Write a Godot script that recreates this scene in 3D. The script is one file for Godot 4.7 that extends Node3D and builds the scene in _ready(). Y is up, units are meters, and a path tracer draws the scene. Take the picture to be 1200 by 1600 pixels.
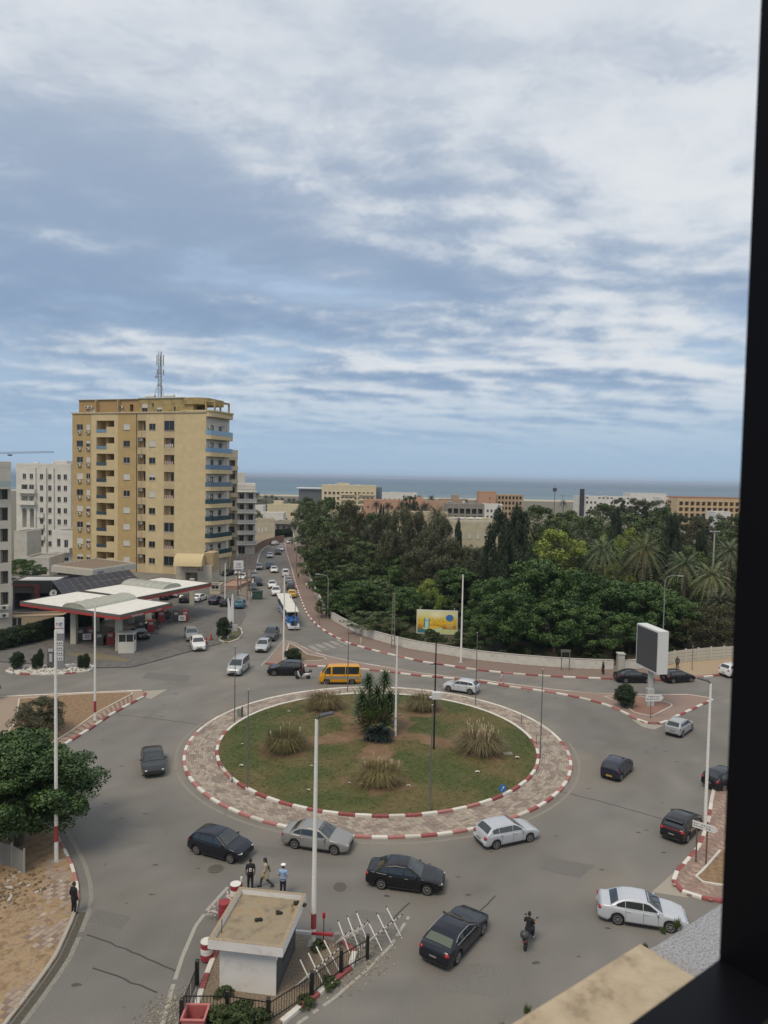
extends Node3D
# A roundabout seen from an upper window: petrol station and tower block on the left, a walled park and the sea beyond.
# Units are metres, y up, the camera at height 24 looks along -z.

var rng := RandomNumberGenerator.new()
var used := {}
var mats := {}
var noises := {}
var cache := {}

class MB:
	var v := PackedVector3Array()
	var n := PackedVector3Array()
	var c := PackedColorArray()
	var col := Color(1, 1, 1)
	func p(a: Vector3, na: Vector3):
		v.append(a); n.append(na); c.append(col)
	func tri(a: Vector3, b: Vector3, d: Vector3):   # counter-clockwise seen from outside
		var nn := (b - a).cross(d - a).normalized()
		p(a, nn); p(d, nn); p(b, nn)
	func quad(a: Vector3, b: Vector3, d: Vector3, e: Vector3):
		tri(a, b, d); tri(a, d, e)
	func box(o: Vector3, s: Vector3, b := Basis.IDENTITY):
		var h := s * 0.5
		var k := []
		for i in 8:
			k.append(o + b * Vector3(h.x if i & 1 else -h.x, h.y if i & 2 else -h.y, h.z if i & 4 else -h.z))
		quad(k[4], k[5], k[7], k[6]); quad(k[1], k[0], k[2], k[3])
		quad(k[5], k[1], k[3], k[7]); quad(k[0], k[4], k[6], k[2])
		quad(k[6], k[7], k[3], k[2]); quad(k[0], k[1], k[5], k[4])
	func cbox(o: Vector3, s: Vector3, e: float, b := Basis.IDENTITY):   # a box with its upper edges chamfered
		var h := s * 0.5
		var r := []
		for q in [[-h.y, 0.0], [h.y - e, 0.0], [h.y, e]]:
			var y: float = q[0]
			var i: float = q[1]
			r.append([o + b * Vector3(-h.x + i, y, h.z - i), o + b * Vector3(h.x - i, y, h.z - i), o + b * Vector3(h.x - i, y, -h.z + i), o + b * Vector3(-h.x + i, y, -h.z + i)])
		for j in 2:
			for i in 4:
				var q := (i + 1) % 4
				quad(r[j][i], r[j][q], r[j + 1][q], r[j + 1][i])
		quad(r[2][0], r[2][1], r[2][2], r[2][3])
	func bar(a: Vector3, b: Vector3, w: float, t := 0.0):   # a square bar from a to b
		var d := b - a
		if d.length() < 0.0001: return
		var z := d.normalized()
		var x := z.cross(Vector3.UP if absf(z.y) < 0.95 else Vector3.RIGHT).normalized()
		box((a + b) * 0.5, Vector3(w, t if t > 0 else w, d.length()), Basis(x, z.cross(x), z))
	func cyl(a: Vector3, b: Vector3, r0: float, r1: float, k := 8, caps := true):
		var z := (b - a).normalized()
		var x := z.cross(Vector3.UP if absf(z.y) < 0.95 else Vector3.RIGHT).normalized()
		var y := z.cross(x)
		for i in k:
			var t0 := TAU * i / k
			var t1 := TAU * (i + 1) / k
			var d0 := x * cos(t0) + y * sin(t0)
			var d1 := x * cos(t1) + y * sin(t1)
			p(a + d0 * r0, d0); p(b + d1 * r1, d1); p(a + d1 * r0, d1)
			p(a + d0 * r0, d0); p(b + d0 * r1, d0); p(b + d1 * r1, d1)
			if caps:
				if r1 > 0.0: tri(b, b + d0 * r1, b + d1 * r1)
				if r0 > 0.0: tri(a, a + d1 * r0, a + d0 * r0)
	func path(pts: Array, r: Array, k := 6):
		for i in pts.size() - 1:
			cyl(pts[i], pts[i + 1], r[i], r[i + 1], k, i == 0 or i == pts.size() - 2)
	func grid(rows: Array, flip := false):   # a smooth sheet through rows of points
		var h := rows.size()
		var w: int = rows[0].size()
		var nn := []
		for j in h:
			var line := []
			for i in w:
				var a: Vector3 = rows[j][mini(i + 1, w - 1)] - rows[j][maxi(i - 1, 0)]
				var b: Vector3 = rows[mini(j + 1, h - 1)][i] - rows[maxi(j - 1, 0)][i]
				var m := a.cross(b)
				if m.length() < 1e-9: m = Vector3.UP * (-1.0 if flip else 1.0)
				line.append(m.normalized() * (-1.0 if flip else 1.0))
			nn.append(line)
		for j in h - 1:
			for i in w - 1:
				if flip:
					for q in [[j, i], [j, i + 1], [j + 1, i + 1], [j, i], [j + 1, i + 1], [j + 1, i]]: p(rows[q[0]][q[1]], nn[q[0]][q[1]])
				else:
					for q in [[j, i], [j + 1, i + 1], [j, i + 1], [j, i], [j + 1, i], [j + 1, i + 1]]: p(rows[q[0]][q[1]], nn[q[0]][q[1]])
	func blob(o: Vector3, r: Vector3, k := 8, b := Basis.IDENTITY):
		var rows := []
		for j in k / 2 + 1:
			var line := []
			var f := PI * j / (k / 2)
			for i in k + 1:
				var t := TAU * i / k
				line.append(o + b * Vector3(r.x * sin(f) * cos(t), -r.y * cos(f), -r.z * sin(f) * sin(t)))
			rows.append(line)
		grid(rows)
	func lathe(o: Vector3, prof: Array, k := 10, b := Basis.IDENTITY):   # prof: Vector2(radius, height), upwards
		var rows := []
		for q in prof:
			var line := []
			for i in k + 1:
				var t := TAU * i / k
				line.append(o + b * Vector3(q.x * cos(t), q.y, -q.x * sin(t)))
			rows.append(line)
		grid(rows)
	func prism(poly: Array, y0: float, y1: float, bottom := false):   # poly: Vector2(x, z)
		var pk := PackedVector2Array(poly)
		if not Geometry2D.is_polygon_clockwise(pk): pk.reverse()
		var idx := Geometry2D.triangulate_polygon(pk)
		for i in range(0, idx.size(), 3):
			var t := []
			for q in 3: t.append(Vector3(pk[idx[i + q]].x, y1, pk[idx[i + q]].y))
			var up: bool = (t[1] - t[0]).cross(t[2] - t[0]).y > 0
			if up: tri(t[0], t[1], t[2])
			else: tri(t[0], t[2], t[1])
			if bottom:
				var d := Vector3(0, y1 - y0, 0)
				if up: tri(t[0] - d, t[2] - d, t[1] - d)
				else: tri(t[0] - d, t[1] - d, t[2] - d)
		if y1 - y0 > 0.0005:
			var k := pk.size()
			var area := 0.0
			for i in k: area += pk[i].x * pk[(i + 1) % k].y - pk[(i + 1) % k].x * pk[i].y
			for i in k:
				var a := pk[i]
				var b := pk[(i + 1) % k]
				if area > 0:
					var s := a
					a = b
					b = s
				quad(Vector3(a.x, y0, a.y), Vector3(b.x, y0, b.y), Vector3(b.x, y1, b.y), Vector3(a.x, y1, a.y))
	func add(m: MB, t: Transform3D):
		var nb := t.basis.inverse().transposed()
		for i in m.v.size():
			v.append(t * m.v[i]); n.append((nb * m.n[i]).normalized()); c.append(m.c[i])
	func mesh() -> ArrayMesh:
		var a := []
		a.resize(Mesh.ARRAY_MAX)
		a[Mesh.ARRAY_VERTEX] = v; a[Mesh.ARRAY_NORMAL] = n; a[Mesh.ARRAY_COLOR] = c
		var m := ArrayMesh.new()
		if v.size(): m.add_surface_from_arrays(Mesh.PRIMITIVE_TRIANGLES, a)
		return m

func V(x: float, y: float, z: float) -> Vector3: return Vector3(x, y, z)

func U(x: float, y: float) -> Vector2: return Vector2(x, y)

# ---------------------------------------------------------------- materials (colours are real-world linear values)
func srgb(c: Color) -> Color: return c.linear_to_srgb()

func C(r: float, g: float, b: float) -> Color: return Color(r, g, b)

func mat(c: Color, rough := 0.7, metal := 0.0, coat := 0.0) -> StandardMaterial3D:
	var key := "%s %s %s %s" % [c, rough, metal, coat]
	if mats.has(key): return mats[key]
	var m := StandardMaterial3D.new()
	m.albedo_color = srgb(c)
	m.roughness = rough
	m.metallic = metal
	if coat > 0.0:
		m.clearcoat_enabled = true
		m.clearcoat = coat
		m.clearcoat_roughness = 0.08
	mats[key] = m
	return m

func vmat(rough := 0.8, light := 0.0) -> StandardMaterial3D:   # base colour from the vertices
	var key := "v %s %s" % [rough, light]
	if mats.has(key): return mats[key]
	var m := StandardMaterial3D.new()
	m.vertex_color_use_as_albedo = true
	m.roughness = rough
	if light > 0.0:
		m.backlight_enabled = true
		m.backlight = srgb(Color(light * 0.7, light, light * 0.25))
	mats[key] = m
	return m

func noise_tex(kind: String, freq: float, ramp: Array, bump := 0.0, size := 512) -> NoiseTexture2D:
	var key := "%s %s %s %s" % [kind, freq, ramp, bump]
	if noises.has(key): return noises[key]
	var f := FastNoiseLite.new()
	f.seed = noises.size() * 7 + 3
	f.frequency = freq
	if kind == "cell":
		f.noise_type = FastNoiseLite.TYPE_CELLULAR
		f.cellular_return_type = FastNoiseLite.RETURN_CELL_VALUE
	else:
		f.noise_type = FastNoiseLite.TYPE_SIMPLEX
		f.fractal_octaves = 5
		f.fractal_gain = 0.6
	var t := NoiseTexture2D.new()
	t.width = size
	t.height = size
	t.seamless = true
	t.noise = f
	if bump > 0.0:
		t.as_normal_map = true
		t.bump_strength = bump
	elif ramp.size():
		var g := Gradient.new()
		var off := PackedFloat32Array()
		var cs := PackedColorArray()
		for i in ramp.size():
			off.append(0.12 + 0.76 * i / maxf(1.0, ramp.size() - 1.0))
			cs.append(srgb(ramp[i]))
		g.offsets = off
		g.colors = cs
		t.color_ramp = g
	noises[key] = t
	return t

func nmat(ramp: Array, tile: float, rough := 0.9, freq := 0.02, bump := 2.0, vcol := false, kind := "fbm") -> StandardMaterial3D:
	var key := "n %s %s %s %s %s %s %s" % [ramp, tile, rough, freq, bump, vcol, kind]
	if mats.has(key): return mats[key]
	var m := StandardMaterial3D.new()
	m.albedo_texture = noise_tex(kind, freq, ramp)
	m.roughness = rough
	if bump > 0.0:
		m.normal_enabled = true
		m.normal_texture = noise_tex("fbm", 0.05, [], 3.0)
		m.normal_scale = bump * 0.3
	m.uv1_triplanar = true
	m.uv1_world_triplanar = true
	m.uv1_scale = Vector3.ONE / tile
	m.vertex_color_use_as_albedo = vcol
	mats[key] = m
	return m

func plaster(c: Color, dirt := 0.12) -> StandardMaterial3D:   # painted render with faint weathering
	var key := "plaster %s %s" % [c, dirt]
	if mats.has(key): return mats[key]
	var d := 0.85 if dirt < 0.2 else 0.62
	var m: StandardMaterial3D = nmat([C(d, d, d * 0.97), C(0.94, 0.94, 0.93), C(1, 1, 1)], 9.0, 0.92, 0.006, 0.6).duplicate()
	m.albedo_color = srgb(c)
	mats[key] = m
	return m

# ---------------------------------------------------------------- objects
func numbered(called: String) -> String:
	used[called] = used.get(called, 0) + 1
	return called if used[called] == 1 else "%s_%03d" % [called, used[called] - 1]

func tag(o: Node, label: String, category: String, group := "", kind := "") -> Node:
	o.set_meta("label", label)
	o.set_meta("category", category)
	if group: o.set_meta("group", group)
	if kind: o.set_meta("kind", kind)
	return o

func thing(called: String, label: String, category: String, at := Vector3.ZERO, turn := 0.0, group := "") -> Node3D:
	var o := Node3D.new()
	o.name = numbered(called)
	add_child(o)
	o.position = at
	o.rotation.y = turn
	tag(o, label, category, group)
	return o

func part(called: String, m, material: Material, parent: Node = null) -> MeshInstance3D:
	var o := MeshInstance3D.new()
	o.mesh = m.mesh() if m is MB else m
	o.material_override = material
	if called in ["door_seams", "door_handles", "digits", "mullions", "notice_text", "lettering", "twigs"]: o.set_meta("kind", "stuff")
	if parent == null:
		o.name = numbered(called)
		add_child(o)
	else:
		var k: Dictionary = parent.get_meta("_k") if parent.has_meta("_k") else {}
		k[called] = k.get(called, 0) + 1
		parent.set_meta("_k", k)
		o.name = called if k[called] == 1 else "%s_%03d" % [called, k[called] - 1]
		parent.add_child(o, true)
	return o

func setting(called: String, label: String, m, material: Material) -> MeshInstance3D:
	var o := part(called, m, material)
	tag(o, label, called.replace("_", " "), "", "structure")
	return o

func stuff(called: String, mesh: Mesh, material: Material, where: Array, tints: Array, parent: Node) -> MultiMeshInstance3D:
	var mm := MultiMesh.new()
	mm.transform_format = MultiMesh.TRANSFORM_3D
	mm.use_colors = tints.size() > 0
	mm.mesh = mesh
	mm.instance_count = where.size()
	for i in where.size():
		mm.set_instance_transform(i, where[i])
		if tints.size(): mm.set_instance_color(i, tints[i])
	var o := MultiMeshInstance3D.new()
	o.multimesh = mm
	o.material_override = material
	o.name = called
	parent.add_child(o, true)
	o.set_meta("kind", "stuff")
	return o

func copy(o: Node3D, label: String, at: Vector3, turn := 0.0, group := "") -> Node3D:
	var r: Node3D = o.duplicate()
	var base := String(o.name)
	if base.length() > 4 and base[base.length() - 4] == "_" and base.substr(base.length() - 3).is_valid_int(): base = base.substr(0, base.length() - 4)
	r.name = numbered(base)
	add_child(r)
	r.position = at
	r.rotation.y = turn
	r.set_meta("label", label)
	if group: r.set_meta("group", group)
	return r

func v3(p: Vector2, y := 0.0) -> Vector3: return V(p.x, y, p.y)

func resample(pts: Array, step: float, closed := false) -> Array:   # evenly spaced points along a smooth line through pts
	var cv := Curve2D.new()
	var k := pts.size()
	for i in k:
		var a: Vector2 = pts[(i - 1 + k) % k] if closed else pts[maxi(i - 1, 0)]
		var b: Vector2 = pts[(i + 1) % k] if closed else pts[mini(i + 1, k - 1)]
		var t: Vector2 = (b - a) / 6.0
		var d0: float = minf(1.0, pts[i].distance_to(a) * 2.0 / maxf(0.01, a.distance_to(b)))
		var d1: float = minf(1.0, pts[i].distance_to(b) * 2.0 / maxf(0.01, a.distance_to(b)))
		cv.add_point(pts[i], -t * d0, t * d1)
	if closed: cv.add_point(pts[0])
	var n := maxi(1, int(round(cv.get_baked_length() / step)))
	var out := []
	for i in n + 1:
		out.append(cv.sample_baked(cv.get_baked_length() * i / n))
	return out

func offset_line(pts: Array, d: float) -> Array:   # positive d: to the right of the walking direction
	var out := []
	for i in pts.size():
		var t: Vector2 = (pts[mini(i + 1, pts.size() - 1)] - pts[maxi(i - 1, 0)]).normalized()
		out.append(pts[i] + U(-t.y, t.x) * d)
	return out

func strip(mb: MB, pts: Array, w: float, y: float, ragged := 0.0):   # a flat painted line
	var a := offset_line(pts, w * 0.5)
	var b := offset_line(pts, -w * 0.5)
	for i in pts.size() - 1:
		if ragged > 0.0 and rng.randf() < ragged: continue
		mb.quad(v3(b[i], y), v3(a[i], y), v3(a[i + 1], y), v3(b[i + 1], y))

func wall_strip(mb: MB, pts: Array, w: float, y0: float, y1: float):   # a wall that follows a line
	var a := offset_line(pts, w * 0.5)
	var b := offset_line(pts, -w * 0.5)
	for i in pts.size() - 1:
		mb.quad(v3(b[i], y1), v3(a[i], y1), v3(a[i + 1], y1), v3(b[i + 1], y1))
		mb.quad(v3(a[i], y0), v3(a[i + 1], y0), v3(a[i + 1], y1), v3(a[i], y1))
		mb.quad(v3(b[i + 1], y0), v3(b[i], y0), v3(b[i], y1), v3(b[i + 1], y1))
	for q in [[0, 1.0], [pts.size() - 1, -1.0]]:
		var i: int = q[0]
		if q[1] > 0: mb.quad(v3(a[i], y0), v3(b[i], y0), v3(b[i], y1), v3(a[i], y1))
		else: mb.quad(v3(b[i], y0), v3(a[i], y0), v3(a[i], y1), v3(b[i], y1))

var kerb_mats := []
func kerb_material(i: int) -> Material:
	if kerb_mats.is_empty():
		var r := C(0.28, 0.07, 0.072)
		var w := C(0.62, 0.60, 0.55)
		var pale := C(0.36, 0.15, 0.14)
		var bare := C(0.36, 0.33, 0.28)
		for c in [r, w, pale, bare, C(0.24, 0.06, 0.06), C(0.52, 0.48, 0.42)]:
			kerb_mats.append(nmat([c.lerp(bare, 0.45), c, c, c * 1.08], 1.3, 0.85, 0.012, 1.0))
	return kerb_mats[i]

func kerb(parent: Node, pts: Array, step: float, pick: Callable, h := 0.15, w := 0.26, y := 0.0):   # separate stones along a line
	var line := resample(pts, step)
	for i in line.size() - 1:
		var a: Vector2 = line[i]
		var b: Vector2 = line[i + 1]
		var m := MB.new()
		var key := "kerb %.2f %.2f %.2f" % [a.distance_to(b), h, w]
		if not cache.has(key):
			m.cbox(Vector3.ZERO, V(a.distance_to(b) - 0.015, h, w), 0.03)
			cache[key] = m.mesh()
		var o := part("kerb_stone", cache[key], kerb_material(pick.call(i)), parent)
		o.position = v3((a + b) * 0.5, y + h * 0.5 + rng.randf_range(-0.008, 0.008))
		o.rotation.y = -(b - a).angle() + rng.randf_range(-0.008, 0.008)

func pattern_red_white(i: int) -> int:
	if i % 2 == 0: return [0, 0, 0, 4, 4, 2][rng.randi() % 6]
	return [1, 1, 1, 1, 5][rng.randi() % 5]

# ---------------------------------------------------------------- sky
func sky_image() -> Image:
	var W := 3072
	var H := 1536
	var a := FastNoiseLite.new()
	a.seed = 11
	a.noise_type = FastNoiseLite.TYPE_SIMPLEX_SMOOTH
	a.frequency = 0.85
	a.fractal_octaves = 6
	a.fractal_gain = 0.54
	a.domain_warp_enabled = true
	a.domain_warp_amplitude = 0.35
	a.domain_warp_frequency = 0.7
	a.domain_warp_fractal_octaves = 3
	var b := FastNoiseLite.new()
	b.seed = 29
	b.noise_type = FastNoiseLite.TYPE_SIMPLEX_SMOOTH
	b.frequency = 0.16
	b.fractal_octaves = 3
	var data := PackedByteArray()
	data.resize(W * H * 3)
	for row in H:
		var el := PI * (0.5 - (row + 0.5) / H)
		var deg := rad_to_deg(el)
		var fine_row := deg > -1.0 and deg < 52.0
		if not fine_row and row % 4 != 0: continue
		var column := 0
		while column < W:
			var az := wrapf((column + 0.5) / W * TAU, -PI, PI)      # 0 looks along -z, to the right positive
			var fine: bool = fine_row and absf(az) < 0.75
			var step := 1 if fine else 4
			if not fine and row % 4 != 0:
				column += step
				continue
			var c := sky_color(az, el, a, b)
			for y in (1 if fine else 4):
				if row + y >= H: break
				for x in step:
					if column + x >= W: break
					var k := ((row + y) * W + column + x) * 3
					data[k] = int(c.r * 255.0)
					data[k + 1] = int(c.g * 255.0)
					data[k + 2] = int(c.b * 255.0)
			column += step
	return Image.create_from_data(W, H, false, Image.FORMAT_RGB8, data)

func sky_color(az: float, el: float, a: FastNoiseLite, b: FastNoiseLite) -> Color:
	var s := sin(el)
	if s < 0.0: return Color(0.42, 0.45, 0.47)
	var h := cos(el)
	var air := C(0.625, 0.720, 0.810).lerp(C(0.73, 0.81, 0.91), smoothstep(0.05, 0.40, s))
	var p := U(sin(az) * h, -cos(az) * h) / (s + 0.115)
	var q := U(p.x * 0.95, p.y * 1.35)
	var n := a.get_noise_2d(q.x, q.y)
	var m := a.get_noise_2d(q.x + 0.07, q.y + 0.12)
	var fine := a.get_noise_2d(q.x * 2.6 + 7.0, q.y * 2.6)
	var puff := absf(a.get_noise_2d(q.x * 1.6 + 30.0, q.y * 1.7))
	var big := b.get_noise_2d(q.x * 1.3 + 3.2, q.y * 1.6 - 1.0)
	var wide := b.get_noise_2d(q.x * 2.6 - 5.0, q.y * 3.4)
	var cover := smoothstep(-0.60, 0.15, n * 0.8 + big * 0.45 + fine * 0.15 + 0.22 + 0.3 * smoothstep(0.12, 0.4, s))
	cover *= smoothstep(0.015, 0.16, s)
	var gloom := exp(-pow((s - 0.29) / 0.12, 2.0)) * smoothstep(0.45, -0.25, az) + 0.5 * exp(-pow((s - 0.25) / 0.06, 2.0)) * smoothstep(0.55, 0.1, az)
	var x := 0.22 + (n - m) * 2.4 + wide * 0.9 + big * 0.3 + fine * 0.55 + puff * 0.7 - 0.12 - gloom * 0.95 + az * 0.45
	var lit := 0.5 + 0.5 * tanh(x * 1.35)
	lit = lerpf(lit, 0.82, smoothstep(0.34, 0.56, s) * 0.5)
	var shade := C(0.50, 0.595, 0.715).lerp(C(0.60, 0.655, 0.735), smoothstep(0.1, 0.5, s))
	var cloud := shade.lerp(C(0.860, 0.872, 0.885), lit)
	return air.lerp(cloud, cover * 0.95)

# ---------------------------------------------------------------- ground and roads
const CENTRE := Vector2(-0.15, -63.0)

func road_color(p: Vector2, f: FastNoiseLite) -> Color:
	var d := p.distance_to(CENTRE)
	var k := 1.0 + f.get_noise_2d(p.x * 0.5, p.y * 0.5) * 0.22 + f.get_noise_2d(p.x * 3.0, p.y * 3.0) * 0.16
	var dust := smoothstep(19.5, 17.2, d) * 0.5 + clampf(f.get_noise_2d(p.x * 0.8 + 90.0, p.y * 0.8) * 0.9, 0.0, 0.55)
	k *= 1.0 + 0.16 * f.get_noise_2d((p - CENTRE).angle() * 16.0, d * 7.0)
	k *= 1.0 - 0.10 * exp(-pow((d - 20.2) / 1.1, 2.0)) - 0.07 * exp(-pow((d - 23.4) / 1.0, 2.0))
	return (C(0.170, 0.162, 0.148) * k).lerp(C(0.215, 0.190, 0.155) * k, dust * 0.75)

func build_roads():
	var f := FastNoiseLite.new()
	f.seed = 5
	f.frequency = 0.09
	f.fractal_octaves = 4
	var m := MB.new()
	var xs := []
	var zs := []
	for i in 141: xs.append(-84.0 + i * 1.2)
	var z := -14.0
	while z > -330.0:
		zs.append(z)
		z -= 1.2 if z > -115.0 else 4.0
	var cs := []
	for a in zs:
		var line := []
		for x in xs: line.append(road_color(U(x, a), f))
		cs.append(line)
	for j in zs.size() - 1:
		for i in xs.size() - 1:
			for q in [[j, i], [j + 1, i + 1], [j, i + 1], [j, i], [j + 1, i], [j + 1, i + 1]]:
				m.col = cs[q[0]][q[1]]
				m.p(V(xs[q[1]], 0, zs[q[0]]), Vector3.UP)
	setting("road", "worn grey asphalt of the roundabout and the streets that meet at it", m, nmat([C(0.72, 0.72, 0.72), C(1, 1, 1), C(1, 1, 1), C(1, 1, 1)], 3.1, 0.88, 0.06, 0.8, true))
	m = MB.new()
	m.prism([U(-3000, 150), U(3000, 150), U(3000, -840), U(900, -800), U(-200, -830), U(-3000, -900)], -0.06, -0.06)
	setting("ground", "dull ground under the town between the roads and the beach", m, nmat([C(0.10, 0.085, 0.06), C(0.16, 0.14, 0.10), C(0.075, 0.085, 0.045)], 30.0, 0.95, 0.02, 1.0))
	m = MB.new()
	m.prism([U(-3000, -780), U(3000, -780), U(3000, -900), U(-3000, -960)], -3.0, -1.2)
	setting("beach", "pale sand along the shore behind the hotels", m, nmat([C(0.40, 0.33, 0.23), C(0.48, 0.41, 0.29)], 20.0))
	m = MB.new()
	for q in [[-700.0, -1250.0, C(0.115, 0.18, 0.205)], [-1250.0, -2600.0, C(0.085, 0.138, 0.18)], [-2600.0, -9000.0, C(0.062, 0.112, 0.158)], [-9000.0, -40000.0, C(0.055, 0.10, 0.15)]]:
		m.col = q[2]
		var w: float = absf(q[1]) * 1.5
		m.quad(V(-w, -4, q[0]), V(w, -4, q[0]), V(w, -4, q[1]), V(-w, -4, q[1]))
	var sea := StandardMaterial3D.new()
	sea.vertex_color_use_as_albedo = true
	sea.roughness = 0.45
	sea.metallic_specular = 0.35
	sea.normal_enabled = true
	sea.normal_texture = noise_tex("fbm", 0.02, [], 4.0)
	sea.normal_scale = 0.5
	sea.uv1_triplanar = true
	sea.uv1_world_triplanar = true
	sea.uv1_scale = V(1, 1, 1) / 90.0
	setting("sea", "flat grey blue sea up to the horizon", m, sea)

	# road wear: seams, cracks, patches, covers
	var dark := mat(C(0.055, 0.052, 0.048), 0.9)
	m = MB.new()
	for line in [[U(-26.05, -69.23), U(-22.88, -68.65), U(-18.05, -67.11), U(-15.04, -66.05)], [U(10.61, -55.46), U(12.9, -54.28), U(14.68, -53.46), U(17.54, -51.66), U(20.5, -49.5)], [U(-14.97, -35.74), U(-13.63, -35.12), U(-11.3, -34.03), U(-9.44, -33.08)], [U(-13.66, -33.27), U(-12.05, -32.61), U(-10.09, -31.74)], [U(5.12, -37.42), U(5.69, -38.29), U(6.89, -39.84)], [U(0.43, -36.73), U(1.87, -39.06)]]:
		var pts := resample(line, 0.5)
		for i in pts.size(): pts[i] += U(rng.randf_range(-0.05, 0.05), rng.randf_range(-0.05, 0.05))
		strip(m, pts, 0.09, 0.004)
	setting("road_seam", "dark tarred seams across the asphalt", m, dark)
	for q in [[[U(-15.42, -37.92), U(-13.26, -37.3), U(-13.38, -36.21), U(-15.37, -36.79)], 0.93], [[U(3.3, -34.3), U(6.43, -33.92), U(6.36, -31.77), U(2.83, -32.16)], 1.05], [[U(11.03, -44.13), U(13.65, -43.32), U(12.24, -41.86), U(9.92, -42.76)], 0.95], [[U(-1, -38.37), U(1.83, -37.77), U(1.53, -36.98), U(-1.39, -37.56)], 1.07], [[U(-28.2, -84.59), U(-22.45, -83.32), U(-22.47, -80.68), U(-27.89, -81.88)], 0.94], [[U(18.81, -65.84), U(21.05, -64.34), U(19.12, -61.81), U(17.22, -63.21)], 1.06], [[U(-17.65, -47.17), U(-14.27, -46.77), U(-14.12, -44.93), U(-17.17, -45.31)], 1.04], [[U(-7.9, -45.01), U(-6.18, -44.59), U(-6.18, -43.51), U(-8.03, -43.9)], 0.94]]:
		m = MB.new()
		m.prism(q[0], 0.003, 0.003)
		setting("road_patch", "repaired patch of different tone in the asphalt", m, nmat([C(0.13, 0.124, 0.114) * q[1], C(0.165, 0.158, 0.146) * q[1]], 3.0, 0.9, 0.03, 0.8))
	m = MB.new()
	for i in 170:
		var at := CENTRE + Vector2.from_angle(rng.randf() * TAU) * rng.randf_range(18.5, 34.0)
		if at.y > -26.0 or at.distance_to(CENTRE) < 18.5 or at.y < -84.0: continue
		var poly := []
		var r := rng.randf_range(0.03, 0.16)
		for k in 7: poly.append(at + Vector2.from_angle(TAU * k / 7.0) * r * rng.randf_range(0.5, 1.3) * U(1.6, 0.8))
		m.prism(poly, 0.005, 0.005)
	setting("oil_stain", "small dark oil stains on the asphalt", m, mat(C(0.07, 0.067, 0.06), 0.7))
	for q in [[U(-9.82, -42.07), 0.5, "round iron manhole cover in rough mortar in front of the black hatchback"], [U(-2.16, -40.43), 0.42, "round manhole cover between the lamp pole and the black saloon"]]:
		var o := thing("manhole_cover", q[2], "manhole cover", v3(q[0], 0.0))
		var collar := MB.new()
		var poly := []
		for k in 14: poly.append(Vector2.from_angle(TAU * k / 14.0) * q[1] * rng.randf_range(1.2, 1.5))
		collar.prism(poly, 0.0, 0.008)
		part("mortar_collar", collar, nmat([C(0.14, 0.13, 0.115), C(0.19, 0.175, 0.15)], 1.0), o)
		var lid := MB.new()
		lid.cyl(V(0, 0.008, 0), V(0, 0.022, 0), q[1], q[1], 20)
		part("lid", lid, mat(C(0.115, 0.105, 0.09), 0.8, 0.1), o)
		var ribs := MB.new()
		for k in 5: ribs.box(V(0, 0.026, (k - 2) * 0.2), V(1.5 * q[1] * sqrt(1.0 - pow((k - 2) * 0.38, 2.0)), 0.012, 0.05))
		part("rib", ribs, mat(C(0.085, 0.08, 0.07), 0.7, 0.2), o)

	# painted lines, worn
	m = MB.new()
	var ring := []
	for k in 161: ring.append(CENTRE + Vector2.from_angle(PI * 0.03 + PI * 1.10 * k / 160.0 - 0.15) * 17.55)
	strip(m, ring, 0.22, 0.005, 0.02)
	setting("gutter_line", "pale concrete gutter that runs round the foot of the outer island kerb", m, nmat([C(0.17, 0.155, 0.13), C(0.28, 0.26, 0.22)], 2.0))
	m = MB.new()
	for q in [[[U(-9.17, -29.3), U(-9.23, -29.83), U(-9.45, -31.88), U(-9.6, -34.17), U(-9.59, -36.64), U(-9.26, -38.23), U(-8.67, -40.22)], 0.20], [[U(-3.38, -29.98), U(-1.92, -31.51), U(-0.44, -33.46), U(0.79, -35.34), U(1.79, -37.77)], 0.17],
			[[U(-15.12, -88.45), U(-14.68, -94.33), U(-14.32, -102.63), U(-14.06, -103.48)], 0.2], [[U(-12.54, -101.17), U(-11.13, -98.58), U(-8.62, -94.8), U(-5.88, -92.63), U(-2.93, -90.58), U(1.02, -88.4), U(5.09, -86.06)], 0.2], [[U(7.4, -85.38), U(12.52, -83.01), U(18.69, -80.12), U(24.3, -79.27)], 0.12], [[U(24.26, -79.13), U(29.98, -79.16), U(34.96, -79.47), U(37.06, -78.2)], 0.16]]:
		strip(m, resample(q[0], 0.3), q[1], 0.006, 0.15)
	setting("painted_line", "worn white edge lines painted on the asphalt", m, nmat([C(0.18, 0.17, 0.15), C(0.34, 0.33, 0.29), C(0.50, 0.48, 0.43)], 1.2, 0.85, 0.03))
	for k in 6:   # the crossing
		var a: Vector2 = U(-10.14, -99.42).lerp(U(-5.55, -104.62), k / 5.0)
		var b: Vector2 = U(-8.4, -96.23).lerp(U(-3.7, -101.5), k / 5.0)
		var mk := MB.new()
		strip(mk, resample([a, b], 0.5), 0.75, 0.006, 0.07)
		setting("crossing_stripe", "worn white stripe of the zebra crossing by the tourist train", mk, nmat([C(0.2, 0.19, 0.17), C(0.34, 0.33, 0.30)], 1.1, 0.85, 0.03))
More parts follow.
